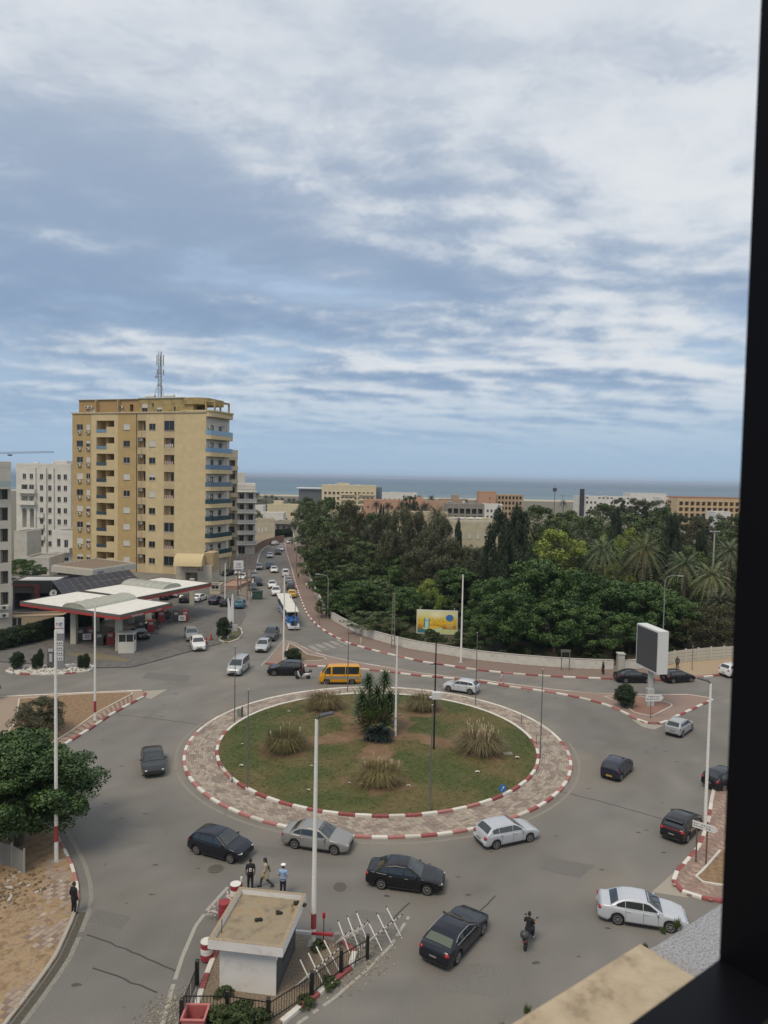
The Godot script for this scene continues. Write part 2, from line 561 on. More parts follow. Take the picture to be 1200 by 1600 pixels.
	for q in [[[U(-26.03, -77.02), U(-23.68, -77.88), U(-24.39, -74.41), U(-25.14, -74.81)], "pale concrete apron in front of the tip of the brown traffic island"], [[U(25.49, -70.83), U(25.8, -68.63), U(26.68, -67.97), U(28.06, -69.11), U(27.24, -69.62)], "pale concrete apron by the tip of the screen island"], [[U(16.12, -40.52), U(18.25, -42.62), U(17.83, -41.5), U(17.8, -40.58), U(18.12, -40.02)], "broken concrete apron at the foot of the right hand pavement"]]:
		m = MB.new()
		m.prism(q[0], 0.004, 0.012)
		setting("concrete_apron", q[1], m, nmat([C(0.20, 0.18, 0.15), C(0.33, 0.30, 0.25), C(0.42, 0.39, 0.33)], 1.4, 0.9, 0.03))

const PAVER := [Color(0.33, 0.28, 0.23), Color(0.30, 0.25, 0.205), Color(0.35, 0.305, 0.25), Color(0.22, 0.18, 0.15), Color(0.26, 0.20, 0.17), Color(0.24, 0.195, 0.165)]

func paver_tint(p: Vector2, f: FastNoiseLite) -> Color:
	var k := f.get_noise_2d(p.x, p.y)
	var i := 0
	if k > 0.12: i = 3 + rng.randi() % 3
	elif rng.randf() < 0.12: i = 3 + rng.randi() % 3
	else: i = rng.randi() % 3
	return PAVER[i] * rng.randf_range(0.85, 1.12)

func build_island():
	var o := thing("roundabout_island", "round grassy island with a paved ring and red and white kerbs", "roundabout", Vector3.ZERO)
	o.set_meta("kind", "structure")
	var f := FastNoiseLite.new()
	f.seed = 8
	f.frequency = 0.55
	var rim := []
	for k in 240: rim.append(CENTRE + Vector2.from_angle(TAU * k / 240.0) * 16.75)
	var base := MB.new()
	base.prism(rim, 0.0, 0.105)
	part("ring_bed", base, nmat([C(0.12, 0.10, 0.08), C(0.22, 0.18, 0.14)], 2.0), o)
	var outer := []
	var inner := []
	for k in 120:
		outer.append(CENTRE + Vector2.from_angle(TAU * k / 120.0) * 16.85)
		inner.append(CENTRE + Vector2.from_angle(TAU * k / 120.0) * 14.15)
	outer.append(outer[0])
	inner.append(inner[0])
	var far := func(i: int, n: int): return sin(TAU * i / n) < -0.1
	kerb(o, outer, 1.12, func(i): return ([1, 5, 1, 5][rng.randi() % 4] if far.call(i, 95) else [2, 2, 0, 2][rng.randi() % 4] if i % 2 == 0 else [1, 1, 5][rng.randi() % 3]), 0.16, 0.27)
	kerb(o, inner, 1.18, func(i): return (1 if far.call(i, 75) and rng.randf() < 0.9 else pattern_red_white(i)), 0.3, 0.26)
	var one := MB.new()
	one.cbox(Vector3.ZERO, V(0.385, 0.05, 0.185), 0.012)
	var where := []
	var tints := []
	for row in 12:
		var r := 14.40 + row * 0.2
		var n := int(TAU * r / 0.4)
		for k in n:
			var t := TAU * (k + 0.5 * (row % 2)) / n
			var at := CENTRE + Vector2.from_angle(t) * r
			where.append(Transform3D(Basis(Vector3.UP, -t + PI / 2) * Basis(Vector3.RIGHT, rng.randf_range(-0.02, 0.02)), v3(at, 0.108 + rng.randf_range(-0.006, 0.006))))
			tints.append(paver_tint(at, f))
	stuff("paving", one.mesh(), vmat(0.9), where, tints, o)
	# lawn: bare earth runs from each clump of tall grass to the middle
	var clumps := [U(-8.16, -60.17), U(-5.68, -71.37), U(4.32, -71.56), U(8.77, -60.72), U(0.01, -54.17)]
	var mid: Vector2 = U(-0.31, -64.83)
	var g := FastNoiseLite.new()
	g.seed = 3
	g.frequency = 0.35
	g.fractal_octaves = 4
	var m := MB.new()
	var nr := 40
	var nt := 150
	var shade := func(p: Vector2) -> float:
		var best := 9.0
		for q in clumps:
			best = minf(best, p.distance_to(Geometry2D.get_closest_point_to_segment(p, q, mid)) - (1.0 if q.y < -60 else 1.3))
			best = minf(best, p.distance_to(q) - 2.1)
		best = minf(best, p.distance_to(mid) - 3.0)
		return smoothstep(0.55, -0.45, best + g.get_noise_2d(p.x, p.y) * 1.5)
	var colour := func(p: Vector2) -> Color:
		var e: float = shade.call(p)
		var k := g.get_noise_2d(p.x * 0.4 + 40.0, p.y * 0.4)
		var green := C(0.066, 0.082, 0.022).lerp(C(0.125, 0.102, 0.042), clampf(0.42 + k * 1.7, 0.0, 1.0))
		green *= 1.0 + 0.3 * g.get_noise_2d(p.x * 4.0, p.y * 4.0)
		return green.lerp(C(0.185, 0.118, 0.068) * (1.0 + 0.35 * g.get_noise_2d(p.x * 2.0 + 9.0, p.y * 2.0)), e)
	var height := func(r: float) -> float: return 0.24 + 0.35 * (1.0 - pow(r / 14.0, 2.0))
	for j in nr:
		for i in nt:
			for q in [[j, i], [j + 1, i + 1], [j, i + 1], [j, i], [j + 1, i], [j + 1, i + 1]]:
				var r: float = 14.05 * q[0] / nr
				var at := CENTRE + Vector2.from_angle(TAU * q[1] / nt) * r
				m.col = colour.call(at)
				m.p(v3(at, height.call(r)), Vector3.UP)
	part("lawn", m, nmat([C(0.65, 0.65, 0.6), C(1, 1, 1), C(1.0, 1.0, 0.9)], 1.2, 0.95, 0.05, 1.5, true), o)
	where = []
	tints = []
	var tuft := MB.new()
	for k in 5:
		var t := TAU * k / 5.0
		var d := V(cos(t), 0, sin(t))
		tuft.tri(d * 0.03 + V(-d.z, 0, d.x) * 0.014, d * 0.03 - V(-d.z, 0, d.x) * 0.014, d * 0.09 + V(0, 0.11, 0))
	for k in 20000:
		var r := 13.95 * sqrt(rng.randf())
		var at := CENTRE + Vector2.from_angle(rng.randf() * TAU) * r
		var e: float = shade.call(at)
		if rng.randf() < e * 0.93: continue
		var s := rng.randf_range(0.5, 1.3)
		where.append(Transform3D(Basis(Vector3.UP, rng.randf() * TAU).scaled(V(s, s * rng.randf_range(0.35, 0.8), s)), v3(at, height.call(r))))
		var c: Color = colour.call(at)
		tints.append(c * rng.randf_range(0.95, 1.5))
	stuff("grass", tuft.mesh(), vmat(0.9), where, tints, o)
	return clumps

func pavement(called: String, label: String, poly: Array, h: float, material: Material) -> MeshInstance3D:
	var m := MB.new()
	m.prism(poly, 0.0, h)
	return setting(called, label, m, material)

func build_pavements():
	var brick := nmat([C(0.125, 0.085, 0.068), C(0.18, 0.13, 0.105), C(0.23, 0.17, 0.14), C(0.16, 0.115, 0.092)], 1.6, 0.92, 0.05, 1.0)
	var edge := [U(-35.03, -252.94), U(-30.46, -223.12), U(-26.7, -201.14), U(-22.49, -176.98), U(-18.73, -154.27), U(-15.2, -134.63), U(-12.77, -122.18), U(-9.83, -111.91), U(-6.49, -104.54), U(-4.42, -101.05), U(-1.42, -97.87), U(2.1, -94.59), U(5.4, -91.84), U(8.6, -90.17), U(12.37, -88.17), U(15.72, -87.09), U(21.64, -85.93), U(28.54, -85.43), U(34.65, -85.3), U(38.84, -86.69), U(42.5, -88.08), U(49.85, -90.36)]
	var back := [U(54.48, -98.95), U(47.34, -96.3), U(40.13, -93.75), U(37.1, -91.92), U(33.26, -90.1), U(29.83, -89.4), U(25.21, -89.53), U(18.54, -90.89), U(12.42, -93.01), U(9.04, -95.12), U(3.95, -98.29), U(1.47, -100.75), U(-1.53, -104.12), U(-3.98, -108.24), U(-9.02, -119.73), U(-12.43, -136.35), U(-16.66, -161.26), U(-21.91, -194.36), U(-27.37, -227.63), U(-32.54, -258.55)]
	var line := resample(edge, 2.0)
	var far := pavement("pavement", "reddish brick pavement along the white park wall", line + back, 0.13, brick)
	kerb(far, offset_line(edge, 0.16), 1.5, pattern_red_white, 0.17, 0.28)
	var sandy := pavement("sandy_path", "pale sandy pavement in front of the ribbed white fence", [U(35.92, -88.49), U(37.15, -91.61), U(40.06, -93.58), U(47.26, -96.12), U(54.28, -98.57), U(50.02, -90.68), U(42.65, -88.38), U(39.03, -87.12)], 0.15, nmat([C(0.30, 0.225, 0.15), C(0.40, 0.31, 0.21)], 3.0))
	# the wedge between the roundabout and the outer street
	var low := [U(-14.69, -89.25), U(-12.59, -88.79), U(-9.48, -88.56), U(-7.05, -88.43), U(-2.5, -87.56), U(1.01, -86.49), U(3.5, -85.53), U(5.03, -84.94), U(8.08, -84.32), U(11.54, -83.08), U(14.73, -81.35), U(17.6, -80.17), U(19.96, -79), U(21.96, -77.61), U(23.69, -76.04), U(24.9, -74.18), U(25.77, -71.61), U(26.21, -69.93), U(27.2, -69.34), U(28.42, -69.87), U(30.68, -72.09), U(34.31, -75.38), U(36.85, -77.73)]
	var up := [U(36.75, -78.29), U(34.91, -79.35), U(29.94, -79.03), U(24.24, -79.08), U(22.56, -79.52), U(20.03, -80.21), U(17.82, -81.18), U(14.89, -82.26), U(11.63, -83.75), U(8.14, -85.01), U(5.09, -85.92), U(1.02, -88.25), U(-2.92, -90.43), U(-5.87, -92.47), U(-8.6, -94.63), U(-11.11, -98.39), U(-12.52, -100.97), U(-13.95, -102.05)]
	var wedge := pavement("traffic_island", "long narrow brick island between the roundabout and the outer street", low + up, 0.12, nmat([C(0.17, 0.115, 0.095), C(0.26, 0.185, 0.155), C(0.31, 0.23, 0.19)], 1.6, 0.92, 0.05, 1.0))
	kerb(wedge, low, 1.35, pattern_red_white, 0.16, 0.27)
	kerb(wedge, up, 2.2, func(i): return [1, 5, 5, 3][rng.randi() % 4], 0.14, 0.16)
	for q in [[[U(-12.43, -90.52), U(-10.34, -90.36), U(-7.12, -91.23), U(-7.39, -92.52), U(-9.92, -94.01), U(-11.8, -98.15), U(-13.17, -100.33)], C(0.17, 0.12, 0.075), 0.135], [[U(24.89, -77.91), U(26.02, -75.74), U(26.38, -72.44), U(27.84, -71.54), U(31.26, -74.98), U(31.4, -75.85), U(28.97, -78.16)], C(0.24, 0.135, 0.10), 0.135]]:
		var m := MB.new()
		m.prism(q[0], 0.1, q[2])
		part("earth_bed", m, nmat([q[1] * 0.8, q[1], q[1] * 1.25], 2.0), wedge)
		var m2 := MB.new()
		wall_strip(m2, resample(q[0] + [q[0][0]], 0.7), 0.14, 0.12, 0.19)
		part("bed_edging", m2, nmat([C(0.40, 0.37, 0.32), C(0.56, 0.54, 0.48)], 1.0), wedge)
	# brown island on the left
	var soil := nmat([C(0.155, 0.098, 0.055), C(0.225, 0.145, 0.082), C(0.27, 0.185, 0.11)], 5.0, 0.95, 0.02, 1.2)
	var tip := [U(-44.99, -74.01), U(-40.17, -73.88), U(-36.55, -74.76), U(-33.55, -75.4), U(-30.27, -76.17), U(-26.44, -77), U(-25.58, -76.13), U(-25.44, -74.68), U(-25.81, -73.04), U(-26.63, -69.1), U(-27.04, -64.9), U(-27.57, -61.68), U(-28.02, -58.36), U(-29.06, -56.22), U(-33.86, -55.61)]
	var left := pavement("traffic_island", "triangular island of bare brown earth edged with brick and a red and white kerb on the left", tip, 0.12, nmat([C(0.24, 0.175, 0.135), C(0.33, 0.26, 0.20), C(0.20, 0.145, 0.11)], 0.9, 0.9, 0.05))
	var side := [U(-25.58, -76.13), U(-25.34, -74.79), U(-25.81, -73.04), U(-26.63, -69.1), U(-27.04, -64.9), U(-27.57, -61.68), U(-28.02, -58.36)]
	kerb(left, side, 1.25, pattern_red_white, 0.17, 0.27)
	kerb(left, [U(-26.23, -77.01), U(-30.27, -76.17), U(-33.55, -75.4), U(-36.55, -74.76), U(-40.17, -73.88), U(-44.99, -74.01)], 1.6, func(i): return [1, 5, 5][rng.randi() % 3], 0.15, 0.2)
	var bed := [U(-37.77, -73.16), U(-33.39, -74.74), U(-30.05, -75.62), U(-27.05, -76.15), U(-26.72, -75.6), U(-27.22, -73.59), U(-28.08, -69.39), U(-28.33, -64.99), U(-28.66, -62.09), U(-28.93, -59.14), U(-33.74, -63.07), U(-34.47, -66.03)]
	var mb := MB.new()
	mb.prism(bed, 0.1, 0.15)
	part("earth_bed", mb, soil, left)
	mb = MB.new()
	wall_strip(mb, resample(bed + [bed[0]], 0.8), 0.15, 0.12, 0.2)
	part("bed_edging", mb, nmat([C(0.44, 0.38, 0.29), C(0.56, 0.51, 0.42)], 1.0), left)
	mb = MB.new()
	for k in 16:   # brick bands across the paved edge
		var a: Vector2 = U(-25.94, -73.03).lerp(U(-27.56, -61.91), k / 15.0)
		var b: Vector2 = U(-26.96, -75.7).lerp(U(-28.55, -62.09), k / 15.0)
		strip(mb, [a, b], 0.24, 0.124)
	part("brick_band", mb, nmat([C(0.17, 0.10, 0.08), C(0.23, 0.14, 0.11)], 1.0), left)
	# sandy pavement bottom left
	var e2 := [U(-31.56, -46.8), U(-27.54, -47.32), U(-24.54, -47.44), U(-22.57, -46.98), U(-21.02, -45.58), U(-19.74, -43.86), U(-18.36, -41.91), U(-17.32, -40.12), U(-16.67, -38.71), U(-16.31, -37.54), U(-16.15, -36.77), U(-15.94, -35.51), U(-15.71, -33.9), U(-15.71, -32.51), U(-15.78, -30.91), U(-15.87, -29.67), U(-15.97, -27.96)]
	var sand := pavement("pavement", "sandy broken pavement at the bottom left under the ficus tree", e2 + [U(-25.6, -27.73), U(-42.41, -46.37)], 0.13, nmat([C(0.185, 0.125, 0.072), C(0.26, 0.18, 0.105), C(0.33, 0.235, 0.14), C(0.23, 0.175, 0.125)], 6.0, 0.95, 0.012, 1.5))
	kerb(sand, offset_line(e2.slice(4), 0.1), 1.05, func(i): return (3 if i > 7 or i < 1 else 1 if i % 2 == 0 else 2), 0.16, 0.2)
	var gut := MB.new()
	strip(gut, resample(offset_line(e2.slice(3), -0.62), 0.4), 0.24, 0.008, 0.03)
	part("gutter", gut, nmat([C(0.17, 0.16, 0.14), C(0.28, 0.265, 0.23)], 2.0), sand)
	gut = MB.new()
	strip(gut, resample(offset_line(e2.slice(9), -0.3), 0.4), 0.34, 0.004)
	part("gutter_bottom", gut, nmat([C(0.06, 0.055, 0.04), C(0.10, 0.09, 0.07)], 2.0), sand)
	var one := MB.new()
	one.cbox(Vector3.ZERO, V(0.29, 0.05, 0.29), 0.012)
	var f := FastNoiseLite.new()
	f.seed = 21
	f.frequency = 0.6
	var where := []
	var tints := []
	for q in [[[U(-20.18, -42.64), U(-18.64, -41.49), U(-17.1, -39.18), U(-16.94, -38.34), U(-18.5, -38.17), U(-19.66, -40.9)], 0.95], [[U(-18.02, -36.07), U(-16.52, -36.76), U(-16.1, -35.6), U(-16.05, -34.7), U(-17.02, -34.43), U(-17.99, -35.34)], 0.9], [[U(-17, -31.07), U(-15.89, -32.51), U(-15.83, -32.12), U(-15.9, -30.64), U(-16.02, -29.88), U(-16.23, -29.66)], 0.55], [[U(-18.64, -38.17), U(-16.94, -38.34), U(-16.4, -36.65), U(-17.79, -36.29)], 0.3]]:
		var lo: Vector2 = q[0][0]
		var hi: Vector2 = lo
		for p in q[0]:
			lo = lo.min(p)
			hi = hi.max(p)
		var turn := U(0.92, 0.39)
		for i in range(-40, 40):
			for j in range(-40, 40):
				var at: Vector2 = (lo + hi) * 0.5 + turn * (i * 0.31) + U(-turn.y, turn.x) * (j * 0.31)
				if not Geometry2D.is_point_in_polygon(at, PackedVector2Array(q[0])) or rng.randf() > q[1] + f.get_noise_2d(at.x, at.y) * 0.8: continue
				where.append(Transform3D(Basis(Vector3.UP, -0.4 + rng.randf_range(-0.04, 0.04)), v3(at, 0.122 + rng.randf_range(-0.004, 0.012))))
				tints.append(([C(0.30, 0.235, 0.19), C(0.36, 0.29, 0.23), C(0.21, 0.15, 0.12)][(i + j * 2) % 3 if (i + j * 2) % 3 >= 0 else 0]) * rng.randf_range(0.85, 1.1))
	stuff("paving", one.mesh(), vmat(0.9), where, tints, sand)
	# right hand pavement
	var e3 := [U(28.77, -58.93), U(25.31, -52.82), U(23.44, -49.24), U(21.22, -45.72), U(19.81, -44.1), U(18.35, -42.48), U(17.89, -41.77), U(17.77, -40.84), U(18.15, -40.21), U(19.39, -39.72), U(21.89, -39.22), U(25.51, -38.62)]
	var right := pavement("pavement", "herringbone brick pavement at the right edge behind the window frame", e3 + [U(38.59, -59.39)], 0.13, nmat([C(0.22, 0.15, 0.12), C(0.30, 0.22, 0.18)], 2.0))
	kerb(right, e3, 1.15, func(i): return (5 if i < 7 else pattern_red_white(i)), 0.17, 0.26)
	where = []
	tints = []
	for i in range(-60, 60):
		for j in range(-60, 60):
			var at: Vector2 = U(20.23, -43.7) + U(i * 0.21, j * 0.21)
			if posmod(i - j, 4) > 1: continue
			var flat := posmod(i - j, 4) == 0
			at += U(0.105, 0) if flat else U(0, 0.105)
			if not Geometry2D.is_point_in_polygon(at, PackedVector2Array(e3 + [U(38.59, -59.39)])): continue
			where.append(Transform3D(Basis(Vector3.UP, 0.0 if flat else PI / 2), v3(at, 0.12 + rng.randf_range(-0.003, 0.006))))
			tints.append((C(0.34, 0.25, 0.20) if posmod(i + j, 8) < 4 else C(0.24, 0.165, 0.135)) * rng.randf_range(0.85, 1.12))
	one = MB.new()
	one.cbox(Vector3.ZERO, V(0.405, 0.05, 0.195), 0.012)
	stuff("paving", one.mesh(), vmat(0.9), where, tints, right)
	var bed2 := [U(22.29, -45.08), U(21.2, -43.89), U(20.09, -42.68), U(19.34, -41.96), U(19.33, -41.48), U(19.86, -41.3), U(20.34, -41.12), U(26.48, -40.16), U(30.43, -46.43)]
	mb = MB.new()
	mb.prism(bed2, 0.1, 0.155)
	part("earth_bed", mb, soil, right)
	mb = MB.new()
	wall_strip(mb, resample(bed2.slice(0, 8), 0.7), 0.14, 0.12, 0.22)
	part("bed_edging", mb, nmat([C(0.50, 0.47, 0.42), C(0.62, 0.6, 0.55)], 1.0), right)
	# petrol station forecourt and the far left pavement
	var fore := [U(-51.68, -86.4), U(-46.99, -87.96), U(-42.83, -87.65), U(-35.39, -86.09), U(-32.65, -86.14), U(-30.84, -86.57), U(-28.63, -90.05), U(-26.01, -94.85), U(-22.86, -99.93), U(-22.15, -108.45), U(-23.34, -121.13), U(-29.55, -144.3), U(-37.79, -161.49), U(-50.44, -159.8), U(-68.19, -139.7), U(-69.62, -116.52)]
	pavement("forecourt", "dark concrete forecourt of the petrol station", fore, 0.035, nmat([C(0.095, 0.092, 0.088), C(0.125, 0.12, 0.112), C(0.145, 0.138, 0.125)], 9.0, 0.85, 0.012, 0.5))
	mb = MB.new()
	strip(mb, resample([U(-47.76, -87.9), U(-42.54, -87.06), U(-35.33, -85.95), U(-30.79, -86.42), U(-28.6, -89.95), U(-25.96, -94.67), U(-22.81, -99.73)], 1.0), 0.3, 0.04)
	setting("gutter_line", "dark drain line between the forecourt and the road", mb, mat(C(0.05, 0.05, 0.05), 0.9))
	mb = MB.new()
	mb.prism([U(-42, -92.9), U(-36.8, -92.62), U(-32.07, -90.01), U(-32.13, -89.06), U(-38.84, -90.47)], 0.038, 0.040)
	setting("painted_patch", "worn yellow hatching on the forecourt by the front pump", mb, nmat([C(0.14, 0.125, 0.09), C(0.20, 0.165, 0.09)], 1.5))
	var strip_left := resample([U(-25.57, -137.06), U(-29.78, -162.56), U(-33.19, -185.59), U(-37, -210.95), U(-39.17, -231.54), U(-38.85, -242.58), U(-37.98, -257.39)], 2.0)
	var lp := pavement("pavement", "dusty pavement in front of the apartment blocks on the street to the sea", strip_left + [U(-45.1, -278.21), U(-46.5, -258.16), U(-44.23, -228.5), U(-39.31, -191.59), U(-35.17, -167.13), U(-28.51, -140.47)], 0.13, nmat([C(0.17, 0.135, 0.11), C(0.24, 0.195, 0.16)], 3.0))
	kerb(lp, strip_left, 2.0, func(i): return [3, 5, 1][rng.randi() % 3], 0.16, 0.3)
	var isle := [U(-23.4, -101.47), U(-22.05, -99.99), U(-20.93, -102.08), U(-20.95, -105.87), U(-22.04, -109.85), U(-23.42, -111.64), U(-24.19, -108.72)]
	var oasis := pavement("traffic_island", "small planted island with two white flag blades at the station exit", resample(isle, 1.0, true).slice(1), 0.12, nmat([C(0.07, 0.075, 0.03), C(0.12, 0.10, 0.055)], 2.0))
	kerb(oasis, isle + [isle[0]], 1.2, func(i): return [1, 5, 3][rng.randi() % 3], 0.15, 0.2)
	var st := [U(-44.73, -83.71), U(-43.43, -82.69), U(-40.25, -82.37), U(-36.84, -83.15), U(-35.07, -84.39), U(-35.23, -86.1), U(-36.25, -87.22), U(-39.58, -86.68), U(-43.35, -85.52), U(-45.01, -85.4)]
	var si := pavement("traffic_island", "island of white stones with clipped shrubs at the station entrance", st, 0.13, nmat([C(0.16, 0.14, 0.11), C(0.26, 0.24, 0.2)], 1.5))
	kerb(si, st + [st[0]], 1.3, func(i): return [1, 1, 0, 5][i % 4], 0.17, 0.26)
	where = []
	tints = []
	var pebble := MB.new()
	pebble.blob(Vector3.ZERO, V(0.16, 0.1, 0.13), 6)
	for k in 900:
		var at: Vector2 = U(-44.73, -83.71).lerp(U(-35, -85.54), rng.randf()) + U(0, rng.randf_range(-3.0, 3.0))
		if not Geometry2D.is_point_in_polygon(at, PackedVector2Array(st)): continue
		where.append(Transform3D(Basis(Vector3.UP, rng.randf() * TAU) * Basis(Vector3.RIGHT, rng.randf()) * rng.randf_range(0.5, 1.4), v3(at, 0.14)))
		tints.append(C(0.6, 0.58, 0.53) * rng.randf_range(0.6, 1.1))
	stuff("white_stones", pebble.mesh(), vmat(0.9), where, tints, si)
	# the police booth island
	var kr := [U(-4.05, -29.96), U(-3.83, -30.36), U(-3.12, -31.12), U(-2.49, -31.9), U(-1.8, -32.8), U(-1.11, -33.67), U(-0.94, -34.25), U(-1.15, -34.92), U(-1.75, -35.47), U(-2.71, -35.54), U(-3.37, -35.47), U(-5.78, -37.09), U(-7.61, -38.46), U(-8.05, -36.47), U(-8.12, -33.98), U(-7.95, -30.92), U(-7.86, -29.33)]
	var ki := pavement("traffic_island", "earth and gravel island that carries the white police booth", kr + [U(-4.39, -28.56)], 0.12, nmat([C(0.12, 0.09, 0.06), C(0.19, 0.15, 0.11), C(0.25, 0.21, 0.16)], 2.5, 0.95, 0.03, 1.5))
	kerb(ki, kr.slice(0, 9), 1.1, func(i): return (1 if i % 2 == 0 else 0), 0.2, 0.28)
	kerb(ki, [U(-7.96, -34.94), U(-8.03, -33.61), U(-8.05, -32.21), U(-8, -30.88), U(-7.91, -29.69)], 1.1, func(i): return (0 if i % 2 == 0 else 1), 0.2, 0.26)
	where = []
	tints = []
	for k in 1000:
		var at: Vector2 = [U(-0.96, -33.9), U(-0.69, -34.42), U(-1.41, -32.94), U(-0.88, -35.14), U(-8.9, -30.21), U(-8.98, -30.97)][rng.randi() % 6] + U(rng.randfn(0, 0.7), rng.randfn(0, 0.6))
		where.append(Transform3D(Basis(Vector3.UP, rng.randf() * TAU) * rng.randf_range(0.15, 0.5), v3(at, 0.01)))
		tints.append(C(0.30, 0.27, 0.22) * rng.randf_range(0.5, 1.1))
	stuff("gravel", pebble.mesh(), vmat(0.95), where, tints, ki)

# ---------------------------------------------------------------- vehicles (x forward, wheels on y = 0)
# shape: length, width, height, axles (front, rear), tyre radius, top line of the body (hood, belt, deck) and roof line, both as x, y from front to rear
const HATCH := {"L": 4.05, "W": 1.74, "H": 1.47, "ax": [1.27, -1.25], "r": 0.31, "body": [2.02, 0.60, 1.93, 0.74, 1.55, 0.87, 0.92, 0.97, 0.0, 0.985, -1.3, 1.02, -1.86, 1.03, -1.98, 0.86, -2.02, 0.60], "roof": [0.98, 0.95, 0.30, 1.37, 0.05, 1.44, -0.5, 1.47, -1.2, 1.42, -1.52, 1.35, -1.88, 1.00], "side": [0.72, -0.01, -0.045, -1.01, -1.045, -1.5]}
const SEDAN := {"L": 4.55, "W": 1.78, "H": 1.45, "ax": [1.38, -1.30], "r": 0.32, "body": [2.27, 0.58, 2.18, 0.72, 1.75, 0.84, 1.00, 0.95, 0.0, 0.965, -1.2, 0.99, -1.65, 1.03, -2.12, 1.02, -2.25, 0.90, -2.28, 0.58], "roof": [1.06, 0.93, 0.32, 1.36, 0.05, 1.42, -0.5, 1.45, -1.0, 1.38, -1.30, 1.25, -1.72, 1.00], "side": [0.78, 0.01, -0.025, -0.90, -0.93, -1.38]}
const COUPE := {"L": 4.65, "W": 1.84, "H": 1.38, "ax": [1.45, -1.32], "r": 0.34, "body": [2.32, 0.56, 2.22, 0.70, 1.75, 0.82, 0.85, 0.93, 0.0, 0.945, -1.2, 0.97, -1.7, 1.01, -2.15, 1.00, -2.30, 0.86, -2.32, 0.56], "roof": [0.92, 0.91, 0.15, 1.28, -0.1, 1.34, -0.6, 1.38, -1.1, 1.31, -1.45, 1.18, -1.92, 0.99], "side": [0.62, -0.2, -0.25, -1.1, -1.16, -1.42]}
const SUV := {"L": 4.4, "W": 1.83, "H": 1.66, "ax": [1.33, -1.33], "r": 0.35, "body": [2.18, 0.66, 2.12, 0.84, 1.75, 1.00, 1.05, 1.09, 0.0, 1.10, -1.4, 1.13, -2.02, 1.14, -2.14, 0.95, -2.18, 0.66], "roof": [1.10, 1.07, 0.42, 1.52, 0.15, 1.60, -0.6, 1.66, -1.5, 1.60, -1.80, 1.52, -2.06, 1.12], "side": [0.82, -0.01, -0.045, -1.01, -1.045, -1.75]}
const MPV := {"L": 4.5, "W": 1.83, "H": 1.82, "ax": [1.45, -1.40], "r": 0.32, "body": [2.24, 0.62, 2.18, 0.82, 1.85, 1.00, 1.35, 1.10, 0.0, 1.08, -1.6, 1.08, -2.16, 1.08, -2.22, 0.9, -2.24, 0.62], "roof": [1.42, 1.08, 0.62, 1.66, 0.35, 1.76, -0.6, 1.82, -1.8, 1.80, -2.06, 1.74, -2.18, 1.10], "side": [1.05, 0.15, 0.09, -0.9, -0.98, -1.95]}
const MINIBUS := {"L": 4.9, "W": 1.76, "H": 2.16, "ax": [1.55, -1.35], "r": 0.33, "body": [2.44, 0.62, 2.40, 0.95, 2.28, 1.12, 2.10, 1.18, 0.0, 1.18, -1.6, 1.18, -2.38, 1.18, -2.43, 0.95, -2.45, 0.62], "roof": [2.18, 1.16, 1.55, 1.98, 1.30, 2.10, 0.0, 2.16, -1.9, 2.14, -2.28, 2.06, -2.41, 1.20], "side": [1.85, 1.10, 0.92, -0.55, -0.62, -2.18]}
const PICKUP := {"L": 5.0, "W": 1.80, "H": 1.74, "ax": [1.55, -1.45], "r": 0.36, "body": [2.48, 0.68, 2.42, 0.90, 2.0, 1.02, 1.25, 1.10, 0.0, 1.10, -0.8, 1.10, -2.40, 1.08, -2.47, 1.0, -2.5, 0.68], "roof": [1.30, 1.08, 0.62, 1.60, 0.35, 1.70, -0.2, 1.74, -0.75, 1.70, -0.95, 1.62, -1.05, 1.10], "side": [1.0, 0.25, 0.19, -0.4, -0.46, -0.85]}

func along(line: Array, x: float) -> float:   # y at x of a line given from front to rear
	for i in range(0, line.size() - 2, 2):
		if x <= line[i] and x >= line[i + 2]:
			return lerpf(line[i + 1], line[i + 3], (line[i] - x) / maxf(0.0001, line[i] - line[i + 2]))
	return line[1] if x > line[0] else line[line.size() - 1]

func plan(s: Dictionary, x: float) -> float:   # half width of the body at x
	var f := clampf((absf(x) - (s.L * 0.5 - 0.95)) / 0.95, 0.0, 1.0)
	return s.W * 0.5 * (1.0 - (0.15 if x > 0 else 0.11) * f * f * f - 0.03 * f)

